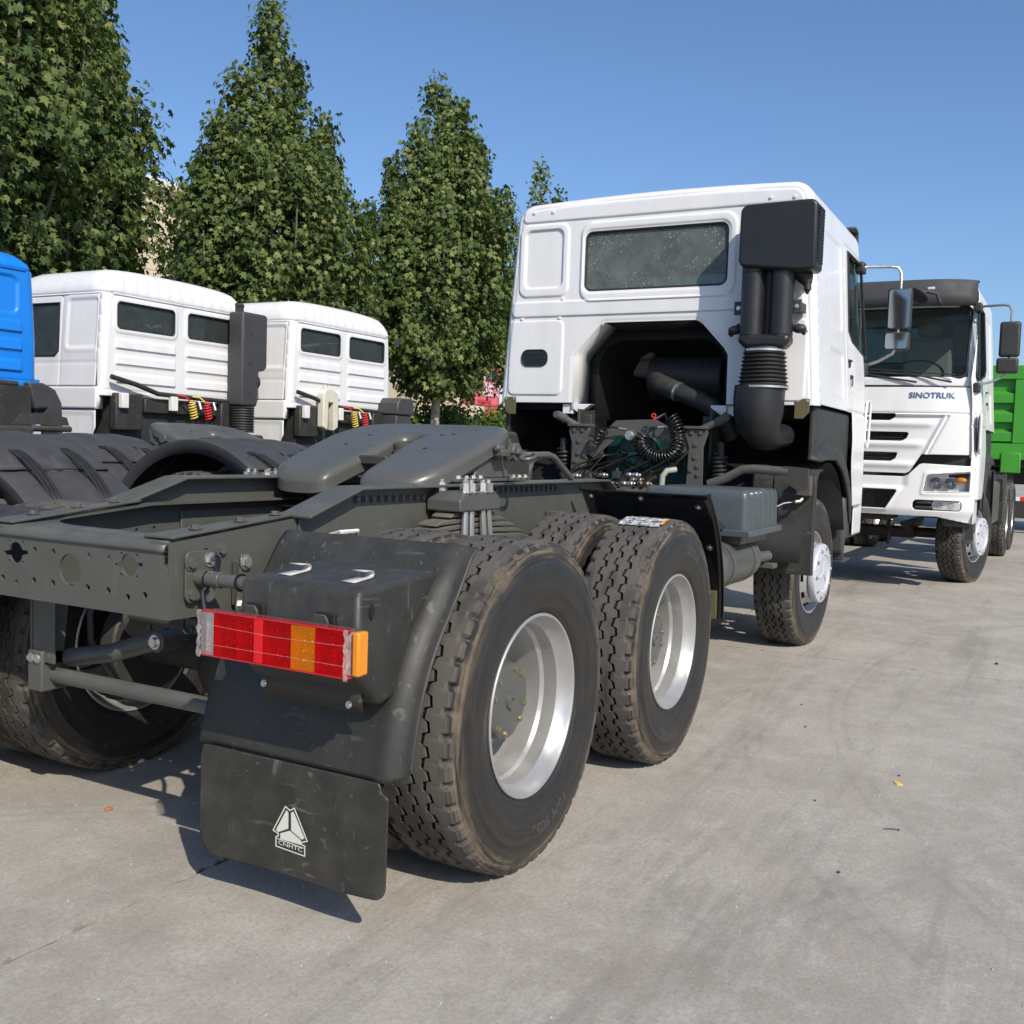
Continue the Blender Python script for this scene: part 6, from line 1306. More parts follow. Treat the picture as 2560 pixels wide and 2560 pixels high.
# ---- rear cab mount frame
TW = MB()
TW.prism([(0.405,1.345),(0.30,1.44),(0.165,1.575),(-0.135,1.588),(-0.46,1.425),(-0.44,1.345),(-0.34,1.36),(-0.16,1.455),(0.14,1.455),(0.33,1.30)], (3.90,0,0), (0,1,0), (0,0,1), (0.012,0,0))
TWo = TW.obj('cab_mount_frame', 'grey_paint', T1, bevel=0.002)
for s in (1,-1):
    c = MB(); c.prism([(-0.06,1.10),(0.06,1.10),(0.055,1.40),(0.085,1.50),(0.075,1.525),(-0.07,1.525),(-0.085,1.50),(-0.05,1.40)], (3.885,s*0.445,0), (0,s,0), (0,0,1), (0.014,0,0)); c.bb(3.90,4.02,s*0.385,s*0.395,1.10,1.45); c.bb(3.86,3.99,s*0.36,s*0.53,1.5255,1.545); c.obj('mount_post', 'grey_paint', TWo, bevel=0.003)
    for dy, z in ((-0.03,1.50),(0.035,1.50),(0.0,1.42),(0.02,1.27),(-0.03,1.24),(0.025,1.21),(0.0,1.33)): inst('bolt', one_grey, TWo, (3.884,s*(0.445+dy),z), (-1,0,0), s=1.1)
    c = MB(); c.cyl((3.93,s*0.47,1.525),(3.93,s*0.575,1.575),0.026,n=14); c.cyl((3.93,s*0.575,1.575),(3.93,s*0.64,1.605),0.033,n=14); c.cyl((3.90,s*0.645,1.612),(3.96,s*0.645,1.612),0.026,n=14); c.obj('cab_damper', 'grey_paint', TWo)
    c = MB(); c.tube([(3.96+0.045*math.cos(t*2*PI*5.5),s*0.60+0.045*math.sin(t*2*PI*5.5),1.20+0.16*t) for t in np.linspace(0,1,90)], 0.010, 7); c.cyl((3.96,s*0.60,1.15),(3.96,s*0.60,1.44),0.028,n=14); c.obj('cab_spring', 'rubber_black', TWo)
    c = MB(); c.bb(4.06,4.12,s*0.43,s*0.50,1.46,1.62); c.bb(4.0,4.3,s*0.50,s*0.52,1.30,1.66); c.obj('cab_bracket', 'dark_iron', TWo, bevel=0.006)
# coil air lines
def coil(path, r, turns, tr, n=None, m='cable_black', name='coil_hose', parent=TWo, loose=0.0):
    p = [Vector(q) for q in path]; n = n or turns*12; d = [0]
    for a, b in zip(p, p[1:]): d.append(d[-1]+(b-a).length)
    out = []
    for k in range(n+1):
        s = d[-1]*k/n
        pt = Vector([float(np.interp(s, d, [q[i] for q in p])) for i in range(3)]); pa = Vector([float(np.interp(min(s+0.02,d[-1]), d, [q[i] for q in p])) for i in range(3)]); pb = Vector([float(np.interp(max(s-0.02,0), d, [q[i] for q in p])) for i in range(3)])
        t = (pa-pb).normalized(); e1 = Vector((1,0,0)); e1 = (e1-t*e1.dot(t)).normalized(); e2 = t.cross(e1); a = 2*PI*turns*k/n; rr = r*(1+loose*math.sin(a*0.37))
        out.append(pt+e1*(rr*math.cos(a))+e2*(rr*math.sin(a)))
    c = MB(); c.tube(out, tr, 6); return c.obj(name, m, parent, smooth=80)
pth = []
for k in range(25):
    a = rad(150+270*k/24); pth.append((3.80, -0.205+0.125*math.cos(a)*-1*-1, 1.430+0.105*math.sin(a)))
pth = [(3.80,-0.13,1.52)]+[(3.80,-0.205-0.115*math.cos(rad(t)),1.425-0.095*math.sin(rad(t))) for t in range(165,375,15)][::1]
pth = [(3.80,-0.115,1.475),(3.80,-0.095,1.43),(3.80,-0.105,1.385),(3.80,-0.145,1.345),(3.80,-0.205,1.330),(3.80,-0.265,1.340),(3.80,-0.310,1.380),(3.80,-0.325,1.43),(3.80,-0.318,1.49),(3.80,-0.295,1.545),(3.80,-0.270,1.580)]
pth = [(q[0], -0.205+(q[1]+0.205)*1.22, 1.425+(q[2]-1.425)*1.12) for q in pth]
coil(pth, 0.047, 29, 0.0072)
coil([(3.84,0.30,1.40),(3.84,0.27,1.47),(3.84,0.23,1.51)], 0.040, 4, 0.006, 60, loose=0.1)
c = MB(); c.tube([(3.80,-0.27,1.58),(3.81,-0.245,1.60),(3.82,-0.24,1.625),(3.83,-0.20,1.60)], 0.0065, 6); c.tube([(3.80,-0.115,1.475),(3.81,-0.14,1.515),(3.83,-0.20,1.53),(3.84,-0.26,1.535)], 0.0065, 6); c.tube([(3.84,0.23,1.51),(3.84,0.16,1.525),(3.86,0.08,1.51)], 0.0065, 6); c.obj('hose_tail', 'cable_black', TWo)
for p0, p1 in (((3.825,-0.235,1.622),(3.85,-0.165,1.592)),((3.82,-0.185,1.528),(3.84,-0.255,1.537)),((3.85,0.12,1.517),(3.86,0.06,1.510))):
    c = MB(); c.tube([p0,p1], 0.0095, 8); c.obj('hose_fitting', 'zinc', TWo)
c = MB(); c.lathe([(0.010,-0.004),(0.017,-0.004),(0.017,0.004),(0.010,0.004)], (3.83,-0.150,1.612), (1,0.3,0), 14, close=True); c.bb(3.825,3.835,-0.165,-0.150,1.585,1.600); c.obj('red_tag', 'red_plastic', TWo)
# engine rear, valves and fittings under the mount frame
c = MB(); c.bb(4.05,4.9,-0.34,0.30,1.0,1.50); c.cyl((3.98,0.02,1.36),(4.06,0.02,1.36),0.16,n=28); EN = c.obj('engine', 'engine_green', T1, bevel=0.03)
for y, z, r in ((0.14,1.34,0.028),(-0.02,1.47,0.034),(-0.24,1.25,0.04)):
    c = MB(); c.lathe([(r*0.6,0),(r,0),(r,0.02),(r*0.6,0.02)], (3.965,y,z), (-1,0,0), 20, close=True); c.obj('engine_cap', 'engine_green', EN)
c = MB(); c.cyl((3.90,0.05,1.47),(3.885,0.05,1.47),0.036,n=8); c.cyl((3.885,0.05,1.47),(3.86,0.05,1.47),0.028,n=6); c.obj('filler_cap', 'zinc', EN)
R3 = random.Random(5)
for k in range(14):
    x, y, z = R3.uniform(3.35,3.8), R3.uniform(-0.30,0.30), R3.uniform(1.12,1.20); c = MB(); q = R3.random()
    if q < 0.5: c.bb(x-0.03,x+0.03,y-0.025,y+0.025,z-0.03,z+0.02); c.cyl((x,y,z+0.02),(x,y,z+0.045),0.014,n=8); mm = 'dark_iron'
    else: c.cyl((x,y-0.05,z),(x,y+0.05,z),0.014,n=10); c.cyl((x,y-0.03,z),(x,y-0.01,z),0.021,n=6); c.cyl((x,y+0.02,z),(x,y+0.04,z),0.019,n=6); mm = 'brass' if q < 0.75 else 'zinc'
    c.obj('air_valve', mm, T1, bevel=0.003)
for k in range(12):
    y0 = R3.uniform(-0.3,0.35); c = MB(); c.tube([(3.3,y0,1.12),(3.5,y0+R3.uniform(-.05,.05),1.17+R3.uniform(0,.06)),(3.75,y0+R3.uniform(-.12,.12),1.18+R3.uniform(0,.14)),(3.98,y0+R3.uniform(-.2,.2),1.25+R3.uniform(0,.18))], R3.choice((0.006,0.008,0.011)), 6); c.obj('harness', 'cable_black', T1, smooth=80)
c = MB(); c.tube([(3.55,-0.33,1.12),(3.55,-0.335,1.20),(3.56,-0.36,1.235),(3.60,-0.41,1.245)], 0.020, 10); c.obj('bent_pipe', 'pipe_beige', T1, smooth=80)
c = MB(); c.tube([(3.45,0.22,1.13),(3.55,0.05,1.135),(3.60,-0.10,1.13)], 0.012, 8); c.cyl((3.5,0.14,1.132),(3.53,0.09,1.133),0.02,n=6); c.obj('copper_pipe', 'brass', T1, smooth=80)
c = MB(); c.bb(2.42,3.85,-0.415,-0.335,1.104,1.116); c.bb(2.42,3.85,0.335,0.415,1.104,1.116); c.bb(2.7,2.9,-0.33,0.33,1.10,1.11); c.obj('frame_cover', 'grey_paint', T1)
# far side: battery carrier and black guard seen beyond the frame
c = MB(); c.bb(2.6,3.3,0.55,1.15,1.125,1.34); c.prism([(0,0),(0.7,0),(0.62,0.12),(0.08,0.12)], (2.6,0.60,1.3405), (1,0,0), (0,0,1), (0,0.5,0)); c.obj('air_drier_box', 'dark_iron', T1, bevel=0.02)
# ================================================================= white tractor facing the camera (same make)
T2 = thing('tractor_truck', 'white tractor truck with black sun visor facing the camera at right', 'truck', (14.95,-0.85,0), PI-0.019)
c2 = dup(CAB, T2, (4.70,0,0))
for x in (-0.10, 1.25): axle_set(T2, x, spin=0.3+x, detail=False)
for s in (-1, 1): wheel(T2, 'steer', (5.22, s*1.011, 0.525), s, steer=rad(-13), spin=0.7)
for s in (-1, 1):
    c = MB(); c.bb(-0.9,6.1,s*0.34,s*0.42,0.80,1.10); c.obj('frame_rail', 'grey_paint', T2, bevel=0.01)
    # tall guards between cab and bogie
    G = np.zeros((14,6,3))
    for i in range(14):
        a = rad(60-62*i/13)
        for j, (y, o) in enumerate(((0.52,0),(0.56,0),(0.90,0),(1.15,0.0),(1.20,0.02),(1.21,-0.02))): G[i,j] = (1.25+(0.78+o)*math.cos(a), s*y, 0.525+(0.78+o)*math.sin(a))
    m = MB(); m.grid(G); m.obj('mudguard', 'plastic_matt', T2, solid=0.008, soff=0, smooth=60)
    G = np.zeros((8,6,3)); 
    for i in range(8):
        for j, y in enumerate((0.84,0.90,1.05,1.18,1.235,1.24)): G[i,j] = (4.50+0.02*math.sin(i)+(0.03 if j == 5 else 0), s*y, 1.28-0.095*i)
    m = MB(); m.grid(G); m.obj('wheel_guard', 'plastic_black', T2, solid=0.008, soff=0)
    c = MB(); c.bb(2.4,3.6,s*0.60,s*1.18,0.55,1.12); c.obj('side_tank', 'grey_paint', T2, bevel=0.06, seg=3)
    c = MB(); c.prism([(0,0),(0.22,0),(0.30,-0.60),(0.20,-0.62),(0.02,-0.30)], (2.02,s*1.10,1.15), (-1,0,0), (0,0,1), (0,s*0.10,0)); c.obj('mud_flap', 'flap_rubber', T2, bevel=0.01)
c = MB(); c.cyl((5.22,-0.86,0.53),(5.22,0.86,0.53),0.06,n=14); c.bb(5.12,5.32,-0.5,0.5,0.46,0.58); c.obj('front_axle', 'dark_iron', T2, bevel=0.02)
for s in (-1,1):
    c = MB()
    for k in range(5): c.bb(4.5+0.05*k,5.95-0.05*k,s*0.42,s*0.50,0.66-0.02*k,0.675-0.02*k)
    c.obj('leaf_spring', 'dark_iron', T2)
    c = MB(); c.tube([(5.9+0.03*math.cos(t*2*PI*8),s*0.30+0.03*math.sin(t*2*PI*8),0.55+0.2*t) for t in np.linspace(0,1,90)], 0.006, 5); c.cyl((5.9,s*0.30,0.42),(5.9,s*0.30,0.80),0.02,n=10); c.obj('shock_absorber', 'dark_iron', T2)
c = MB(); c.cyl((5.9,-0.15,0.66),(5.9,-0.48,0.66),0.10,n=20); c.bb(5.5,6.2,-0.32,0.34,0.70,1.0); c.obj('engine_sump', 'dark_iron', T2, bevel=0.02)
c = MB(); c.bb(4.4,6.2,-0.33,0.33,1.0,1.62); c.obj('engine', 'void_black', T2)

# ================================================================= parked tractors at left (other make, rears towards us)
BW = 1.20
def cab_b(paint, windows=True, rk=1.0):
    """rear wall x=0, forward +x"""
    mb = MB(); hw = lambda z: BW-0.045*np.clip((z-2.3)/0.7,0,1)
    WN = [(0.555,2.757,0.440,0.158,0.05), (-0.545,2.757,0.440,0.158,0.05)]
    def kr(U, Vv):
        k = np.minimum(hw(Vv)-np.abs(U), np.minimum(Vv-1.80, 3.0-Vv))
        if windows:
            for w in WN: k = np.minimum(k, d_rect(U,Vv,*w))
        return k
    def pr(U, Vv):
        D = np.zeros(U.shape)
        for w in WN: D += (raised(d_rect(U,Vv,w[0],w[1],w[2]+0.05,w[3]+0.05,0.09),0.03,0.012) if windows else -raised(d_rect(U,Vv,w[0]*1.0,w[1]-0.02,w[2]-0.02,w[3]+0.03,0.08),0.03,0.022))
        for z in (2.42,2.23,2.02):
            for y in (0.555,-0.545): D += raised(d_rect(U,Vv,y,z,0.465,0.060,0.022)+0.006,0.022,0.024)*(0.55+0.45*np.clip((z+0.07-Vv)/0.12,0,1))
        D += groove(Vv-1.87,0.01,0.008)
        return roundin(hw(Vv)-np.abs(U),0.09)-D, U, Vv
    relief(mb, -BW-0.01, BW+0.01, 1.80, 3.0, 0.0125, pr, kr)
    DWb = [(0.78,2.90),(0.76,2.32),(0.82,2.27),(1.62,2.27),(1.50,2.88),(1.46,2.90)]
    for s in (1,-1):
        def ps(U, Vv, s=s):
            D = -raised(d_rect(U,Vv,0.37,2.65,0.255,0.285,0.05),0.025,0.018)+raised(d_rect(U,Vv,0.37,2.65,0.30,0.335,0.07),0.02,0.006)+groove(np.abs(d_rect(U,Vv,1.25,2.32,0.525,0.68,0.06)),0.008,0.012)+groove(Vv-2.185,0.008,0.006)
            return U, s*(hw(Vv)+D+0.02*np.clip((2.185-Vv)/0.3,0,1)), Vv
        relief(mb, 0.09, 1.95, 1.905, 3.0, 0.02, ps, lambda U, Vv: d_poly(U,Vv,DWb))
        relief(mb, 0.04, 1.95, 1.64, 1.898, 0.03, lambda U, Vv, s=s: (U, s*(BW+0.045+0*U), Vv))
        relief(mb, 0.07, 1.95, 0.62, 1.632, 0.03, lambda U, Vv, s=s: (U, s*(BW+0.028-raised(d_rect(U,Vv,1.0,1.2,0.88,0.38,0.03),0.02,0.01)), Vv), lambda U, Vv: np.minimum(np.hypot(U-0.75,Vv-0.525)-0.60, U-0.07-0.30*np.clip((1.42-Vv)/0.5,0,1)))
        mb.add([(0.04,s*(BW+0.045),1.64),(0.04,s*(BW+0.045),1.898),(0.10,s*(BW-0.10),1.898),(0.10,s*(BW-0.10),1.64)], [(0,1,2,3)])
    # roof cap: chamfered, with shallow ribs on the rear slope
    n = 121; prof = [(0.0,3.0),(-0.006,3.04),(0.01,3.10),(0.055,3.21),(0.11,3.285),(0.18,3.325),(0.30,3.345)]; prof = [(x, 3.0+(z-3.0)*rk) for x, z in prof]
    G = np.zeros((len(prof),n,3))
    for i, (x, z) in enumerate(prof):
        ins = (0.0,-0.004,0.008,0.045,0.10,0.17,0.26)[i]
        for j in range(n):
            t = -1+2*j/(n-1); y = t*(float(hw(np.array(3.0)))-ins); rib = 0.010*(1 if (abs(t) < 0.86 and (t*6.5) % 1 < 0.45) else 0)*(1 if 2 <= i <= 4 else 0)
            G[i,j] = (x+0.10*max(0,abs(t)-0.94)/0.06*(1 if i < 6 else 0)-rib, y, z-0.035*abs(t)**3*(1 if i > 2 else 0.0)-0.0*abs(t))
    mb.grid(G)
    for s in (1,-1):
        P = np.zeros((len(prof),12,3))
        for i, (x, z) in enumerate(prof):
            ins = (0.0,-0.004,0.008,0.045,0.10,0.17,0.26)[i]
            for j in range(12): xx = x+0.10*(1 if i < 6 else 0)+(1.95-0.1-x)*j/11; P[i,j] = (xx, s*(float(hw(np.array(3.0)))-ins), z-0.035*(1 if i > 2 else 0)-0.10*max(0,j-7)/4*(1 if i > 1 else 0)*(z-3.0)/0.35)
        mb.grid(P)
    mb.add([(0.30,-0.90,2.967+0.345*rk),(0.30,0.90,2.967+0.345*rk),(1.95,0.90,2.967+0.24*rk),(1.95,-0.90,2.967+0.24*rk)], [(0,1,2,3)])
    cab = mb.obj('cab', paint, None, smooth=42, solid=0.006, soff=0)
    if windows:
        for w in WN:
            b = MB(); b.prism(rrect(w[0],w[1],w[2]-0.004,w[3]-0.004,0.05), (0.012,0,0), (0,1,0), (0,0,1), (0.006,0,0)); b.obj('rear_window', 'glass_dark', cab, smooth=0)
            b = MB(); b.tube([(-0.004,y,z) for y, z in rrect(w[0],w[1],w[2],w[3],0.052)], 0.014, 8, closed=True); b.obj('window_gasket', 'rubber_black', cab)
    for s in (1,-1):
        b = MB(); b.add([(x, s*(float(hw(np.array(z)))-0.015), z) for x, z in DWb], [tuple(range(6))]); b.obj('door_window', 'glass_dark', cab, smooth=0, solid=0.004)
        b = MB(); b.tube([(x, s*(float(hw(np.array(z)))+0.003), z) for x, z in DWb], 0.013, 6, closed=True); b.obj('window_trim', 'rubber_black', cab)
    b = MB(); g_ = float(hw(np.array(3.0))); b.tube([(1.93,g_+0.006,2.998),(0.10,g_+0.006,2.998),(0.02,g_-0.06,2.998),(-0.008,g_-0.12,2.998),(-0.008,-g_+0.12,2.998),(0.02,-g_+0.06,2.998),(0.10,-g_-0.006,2.998),(1.93,-g_-0.006,2.998)], 0.010, 6); b.obj('rain_gutter', paint, cab)
    # front, floor, seats
    b = MB(); b.bb(1.93,1.97,-BW,BW,0.8,2.25); b.bb(1.85,1.95,-BW,-BW+0.08,2.25,3.05); b.bb(1.85,1.95,BW-0.08,BW,2.25,3.05); b.bb(1.85,1.95,-BW+0.08,BW-0.08,3.0,3.1); b.obj('front_wall', paint, cab, bevel=0.02)
    b = MB(); b.bb(0.10,1.92,-1.12,1.12,1.72,1.79); b.obj('cab_floor', 'void_black', cab)
    b = MB(); b.bb(1.90,1.915,-1.1,1.1,2.25,3.0); b.obj('windscreen', 'glass', cab, smooth=0)
    for y in (0.55,-0.55):
        b = MB(); b.bb(0.9,1.35,y-0.25,y+0.25,1.95,2.1); b.box((0.86,y,2.42), (0.13,0.50,0.62), Matrix.Rotation(-0.15,3,'Y')); b.box((0.80,y,2.80), (0.09,0.26,0.16)); b.obj('seat', 'seat_cloth', cab, bevel=0.05)
    return cab
def strap_guard(parent, xa, s, name='mudguard'):
    """three piece plastic arch with rubber straps; x rearwards is -x"""
    n = 34; R0 = 0.80; ys = [0.548,0.548,0.556,0.66,0.668,0.76,0.768,0.90,0.908,1.00,1.008,1.14,1.19,1.198,1.198]; of = [-0.085,-0.004,0.0,0.0,0.014,0.014,0.0,0.0,0.014,0.014,0.0,0.0,0.0,-0.004,-0.085]
    out = []
    for a0, a1, bump in ((28,128,0.012),(128.5,156,0.0)):
        G = np.zeros((n,len(ys),3))
        for i in range(n):
            a = rad(a0+(a1-a0)*i/(n-1)); fl = 0.10*max(0.0,(math.degrees(a)-128)/28.0)
            for j in range(len(ys)):
                r = R0+bump+of[j]*(1 if 40 < math.degrees(a) < 122 or j in (0,1,12,13,14) else 0.2)+fl*1.2
                G[i,j] = (xa+r*math.cos(a), s*ys[j], 0.525+r*math.sin(a))
        m = MB(); m.grid(G); out.append(m.obj(name if not out else 'rear_panel', 'plastic_matt', parent if not out else out[0], solid=0.008, soff=0, smooth=32))
    root = out[0]
    G = MB(); a = rad(156); r = R0+0.125; x0, z0 = xa+r*math.cos(a), 0.525+r*math.sin(a); G.bb(x0-0.10,x0+0.02,s*0.56,s*1.19,z0-0.13,z0+0.004); G.obj('lower_ledge', 'plastic_matt', root, bevel=0.03, seg=3)
    for y in (0.72,1.02):
        for k in (-1,0,1):
            b = MB(); b.tube([(xa+(R0+0.03+0.0012*(d-118)*1.15)*math.cos(rad(d)), s*(y+0.024*k), 0.525+(R0+0.03+0.0012*(d-118)*1.15+0.018*math.sin(PI*(d-118)/36))*math.sin(rad(d))) for d in range(118,155,4)], 0.0085, 6); b.obj('strap', 'rubber_black', root)
        a = rad(116); b = MB(); b.box((xa+(R0+0.016)*math.cos(a), s*y, 0.525+(R0+0.016)*math.sin(a)), (0.04,0.10,0.012), Matrix.Rotation(-a+PI/2,3,'Y')); b.obj('strap_slot', 'void_black', root)
        a = rad(155); b = MB(); b.box((xa+(R0+0.10)*math.cos(a), s*y, 0.525+(R0+0.13)*math.sin(a)), (0.05,0.085,0.022)); b.obj('buckle', 'rubber_black', root, bevel=0.006)
        b = MB(); b.box((xa+(R0+0.135)*math.cos(a), s*y, 0.525+(R0+0.115)*math.sin(a)), (0.02,0.07,0.010)); b.obj('buckle_pin', 'zinc', root)
    return root
def tractor_b(label, loc, cabproto, extras, light=False):
    t = thing('tractor_truck', label, 'truck', loc, PI/2, 'tractor trucks parked side by side at left')
    for x in (0.0, 1.35):
        axle_set(t, x, spin=loc[0]+x, detail=False, k=1.07)
        for s in (-1,1):
            if not light or s < 0: strap_guard(t, x, s)
    for s in (-1,1):
        wheel(t, 'steer', (5.45, s*1.0, 0.525), s); c = MB(); c.bb(-0.62,6.2,s*0.34,s*0.42,0.80,1.12); c.obj('frame_rail', 'grey_paint', t, bevel=0.008)
        c = MB(); c.bb(0.0,2.3,s*0.345,s*0.49,1.188,1.198); c.bb(0.0,2.3,s*0.4205,s*0.43,0.95,1.1875); c.obj('angle_beam', 'grey_paint', t, bevel=0.003)
    c = MB(); c.bb(-0.63,-0.60,-0.40,0.40,0.82,1.10); c.cyl((-0.55,-1.0,1.0),(-0.55,1.0,1.0),0.03,n=12); c.obj('rear_crossmember', 'grey_paint', t, bevel=0.006)
    f = dup(FW, t)
    cb = dup(cabproto, t, (4.70,0,0)); 
    c = MB(); c.bb(4.74,5.3,-1.02,1.02,1.25,1.78); c.bb(4.60,4.74,-1.06,-0.62,1.38,1.82); c.bb(4.62,4.74,0.66,1.06,1.40,1.84); c.bb(4.66,4.74,-0.60,0.60,1.62,1.80); c.obj('cab_rear_trim', 'plastic_black', t, bevel=0.02)
    c = MB(); c.tube([(4.60,1.15,2.02),(4.58,0.8,1.95),(4.60,0.45,1.86),(4.62,-0.3,1.84),(4.62,-0.9,1.83)], 0.030, 10); c.obj('rear_rail', 'plastic_black', t)
    c = MB(); c.bb(3.6,5.2,-0.34,0.34,0.75,1.40); c.bb(3.2,4.4,0.5,1.15,0.5,1.10); c.bb(3.2,4.4,-1.15,-0.5,0.5,1.10); c.obj('engine', 'dark_iron', t, bevel=0.03)
    if extras:
        for k, (y, col) in enumerate(((0.0,'hose_yellow'),(-0.25,'hose_red'))):
            coil([(4.50,y,1.78),(4.50,y-0.02,1.69),(4.50,y-0.05,1.58)], 0.042, 6, 0.0095, 90, col, 'coil_hose', t)
            c = MB(); c.tube([(4.58,y+0.16,1.86),(4.53,y+0.09,1.855),(4.50,y+0.03,1.80)], 0.011, 6); c.obj('hose_tail', 'hose_red' if k == 0 else 'hose_yellow', t)
            c = MB(); c.cyl((4.50,y-0.12,1.80),(4.47,y-0.13,1.70),0.022,n=10); c.obj('hose_coupling', 'zinc', t)
        for y in (0.98,0.22): c = MB(); c.bb(4.55,4.62,y-0.05,y+0.05,1.66,1.84); c.obj('white_cap', 'white_dull', t, bevel=0.01)
    return t
CBW = cab_b('white_paint', True); CBB = cab_b('blue_paint', False, 0.62)
Tb = tractor_b('bright blue cabbed tractor truck at the left edge with strapped black mudguards', (2.93,2.12,0), CBB, False)
Tw1 = tractor_b('white ribbed cab tractor truck with a tall black intake, beside the blue cab', (6.45,2.50,0), CBW, True)
Tw2 = tractor_b('white ribbed cab tractor truck with a white coolant bottle, farthest of the parked row', (9.20,2.05,0), CBW, True)
Tl = tractor_b('tractor truck at the left edge showing only its black strapped rear mudguard', (-0.36,2.30,0), CBW, False)
bpy.data.objects.remove(CBW) if False else None
for q in (CBW, CBB):
    for ch_ in list(q.children): bpy.data.objects.remove(ch_)
    bpy.data.objects.remove(q)
# blue truck: fender corner, bracket and lamp on the roof
c = MB(); c.prism([(-1.02,1.86),(-1.20,1.86),(-1.34,1.80),(-1.42,1.66),(-1.44,1.30),(-1.38,1.30),(-1.36,1.52),(-1.24,1.60),(-1.10,1.58)], (4.60,0,0), (0,1,0), (0,0,1), (0.30,0,0)); c.obj('cab_fender', 'plastic_matt', Tb, bevel=0.02)
c = MB(); c.tube([(4.0,-0.5,1.15),(4.0,-0.55,1.32),(4.0,-0.62,1.38),(4.0,-1.05,1.385)], 0.03, 10); c.prism([(-0.45,1.42),(-0.55,1.52),(-0.80,1.54),(-0.88,1.62),(-0.95,1.52),(-1.05,1.50),(-1.08,1.42)], (4.05,0,0), (0,1,0), (0,0,1), (0.02,0,0)); c.obj('guard_bracket', 'dark_iron', Tb)
c = MB(); c.cyl((5.0,-0.85,3.12),(5.0,-0.85,3.19),0.05,n=14); c.sphere((5.0,-0.85,3.19),0.05,14,8); c.obj('roof_beacon', 'terracotta', Tb)
# intake of the first white truck
c = MB(); c.prism([(-0.74,3.02),(-1.20,3.02),(-1.22,2.98),(-1.22,2.32),(-1.18,2.27),(-1.06,2.25),(-1.04,1.78),(-0.74,1.78)], (4.36,0,0), (0,1,0), (0,0,1), (0.26,0,0)); S2 = c.obj('air_intake', 'plastic_matt', Tw1, bevel=0.035, seg=4)
for z in (2.75,2.35,1.95): c = MB(); c.cyl((4.362,-0.90,z),(4.355,-0.90,z),0.03,n=14); c.obj('dimple', 'dark_iron', S2)
c = MB(); 
prof = []
for k in range(10): prof += [(0.15,1.77-0.035*k),(0.165,1.758-0.035*k),(0.15,1.746-0.035*k)]
c.lathe(prof, (4.49,-0.89,0), (0,0,1), 32); c.obj('bellows', 'rubber_black', S2, smooth=60)
c = MB(); c.bb(4.50,4.56,-0.90,-0.80,3.02,3.10); c.cyl((4.52,-0.90,3.11),(4.52,-0.78,3.11),0.03,n=10); c.obj('intake_mount', 'dark_iron', S2)
c = MB(); c.sphere((4.5,-1.18,2.12),0.05,10,8,(1,0.7,1.6)); c.obj('drain_valve', 'rubber_black', S2)
# second white truck: coolant bottle and black filter box
bo = MB(); bo.prism([(0.28,1.55),(0.28,2.03),(0.22,2.10),(0.06,2.10),(-0.04,2.04),(-0.06,1.98),(-0.06,1.55),(0.04,1.50),(0.05,1.90),(0.16,1.90),(0.17,1.50)], (4.50,0.42,0), (0,1,0), (0,0,1), (0.12,0,0)); BT = bo.obj('coolant_bottle', 'bottle_white', Tw2, bevel=0.02, seg=3)
c = MB(); c.cyl((4.56,0.60,2.10),(4.56,0.60,2.15),0.035,n=14); c.obj('bottle_cap', 'bottle_white', BT)
c = MB(); c.bb(4.35,4.68,-1.28,-0.88,1.38,1.80); c.prism([(-0.86,1.80),(-1.32,1.80),(-1.32,1.98),(-1.26,2.06),(-0.96,2.06),(-0.88,1.98)], (4.32,0,0), (0,1,0), (0,0,1), (0.40,0,0)); c.obj('filter_box', 'plastic_matt', Tw2, bevel=0.02)
c = MB(); c.box((4.55,-1.12,2.93), (0.05,0.06,0.12)); c.tube([(4.55,-1.12,2.98),(4.56,-1.18,2.96),(4.58,-1.24,2.92)], 0.014, 6); c.obj('mirror_mount', 'dark_iron', Tw2)

# ================================================================= green tipper behind, side on
TG = thing('tipper_truck', 'bright green steel tipper body at the right edge behind the facing white truck', 'truck', (19.30,-0.30,0), -PI/2)
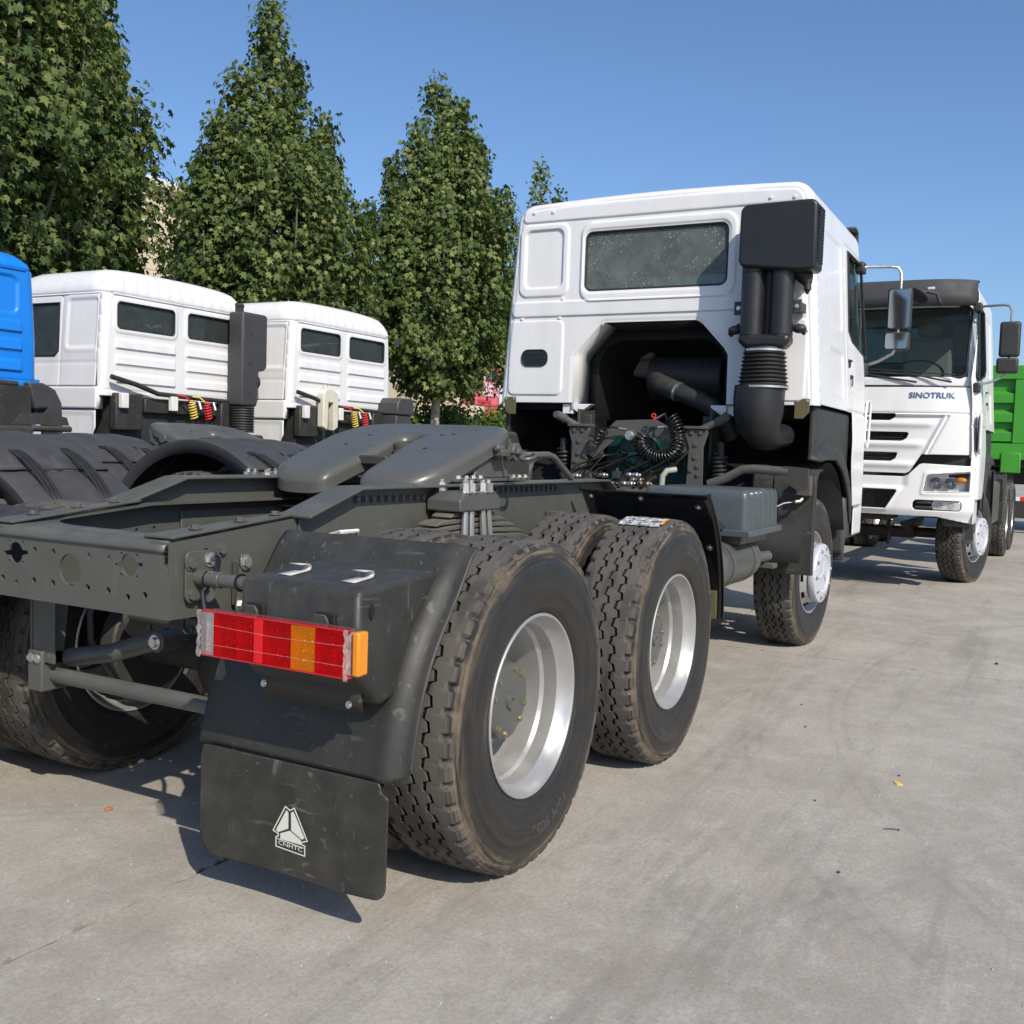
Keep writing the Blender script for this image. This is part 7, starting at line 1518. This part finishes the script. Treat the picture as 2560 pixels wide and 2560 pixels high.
# local: x towards world -y, y towards world +x ... body spans local x 0..5.4, near side at y=0
def gy(v): return v
body = MB(); body.bb(0.35,5.75,0.10,2.40,1.52,1.60); body.bb(0.35,5.75,0.115,0.125,1.60,3.15); body.bb(0.35,5.75,2.39,2.40,1.60,3.2); body.bb(0.35,0.36,0.125,2.39,1.60,3.2); body.bb(5.74,5.75,0.125,2.39,1.60,3.2)
GB = body.obj('tipper_body', 'green_paint', TG)
c = MB(); c.prism([(0.0,3.02),(0.125,3.0),(0.125,3.29),(0.0,3.29)], (0.33,0,0), (0,1,0), (0,0,1), (5.44,0,0)); c.obj('top_rail', 'green_paint', GB, bevel=0.012)
c = MB(); c.bb(0.33,5.77,-0.03,0.124,1.44,1.76); c.obj('bottom_rail', 'green_paint', GB, bevel=0.012)
for k in range(5):
    x = 0.36+1.18*k; c = MB(); c.bb(x,x+0.36,-0.012,0.114,1.765,3.012); c.obj('post', 'green_paint', GB, bevel=0.012)
    if k < 4:
        for z in (1.80,2.18,2.56):
            c = MB(); c.prism([(0.114,z-0.02),(0.012,z+0.0),(0.012,z+0.17),(0.114,z+0.235)], (x+0.361,0,0), (0,1,0), (0,0,1), (0.818,0,0)); c.obj('rib', 'green_paint', GB, bevel=0.004)
c = MB(); c.bb(1.36,1.72,-0.06,0.10,1.18,1.58); c.obj('hinge_box', 'green_paint', GB, bevel=0.02)
for y in (0.78,1.62): c = MB(); c.bb(-2.3,5.9,y-0.04,y+0.04,0.95,1.30); c.obj('frame_rail', 'dark_iron', TG)
c = MB(); c.bb(0.6,5.5,0.3,2.1,1.305,1.515); c.bb(0.2,1.6,0.05,0.6,0.60,1.20); c.obj('sub_frame', 'dark_iron', TG)
c = MB(); c.bb(0.4,2.6,-0.02,0.0,0.30,0.72); c.obj('side_guard', 'plastic_black', TG, bevel=0.01)
for k in range(8): c = MB(); c.bb(0.45+0.26*k,0.45+0.26*k+0.259,-0.027,-0.0205,0.64,0.72); c.obj('stripe', 'stripe_red' if k % 2 else 'stripe_white', TG, smooth=0)
for x in (3.6,4.95):
    for s in (-1,1): wheel(TG, 'outer', (x, 1.2+s*1.0875, 0.525), s, detail=False); wheel(TG, 'inner', (x, 1.2+s*0.7425, 0.525), s)
for s in (-1,1): wheel(TG, 'steer', (-1.2, 1.2+s*1.0, 0.525), s)
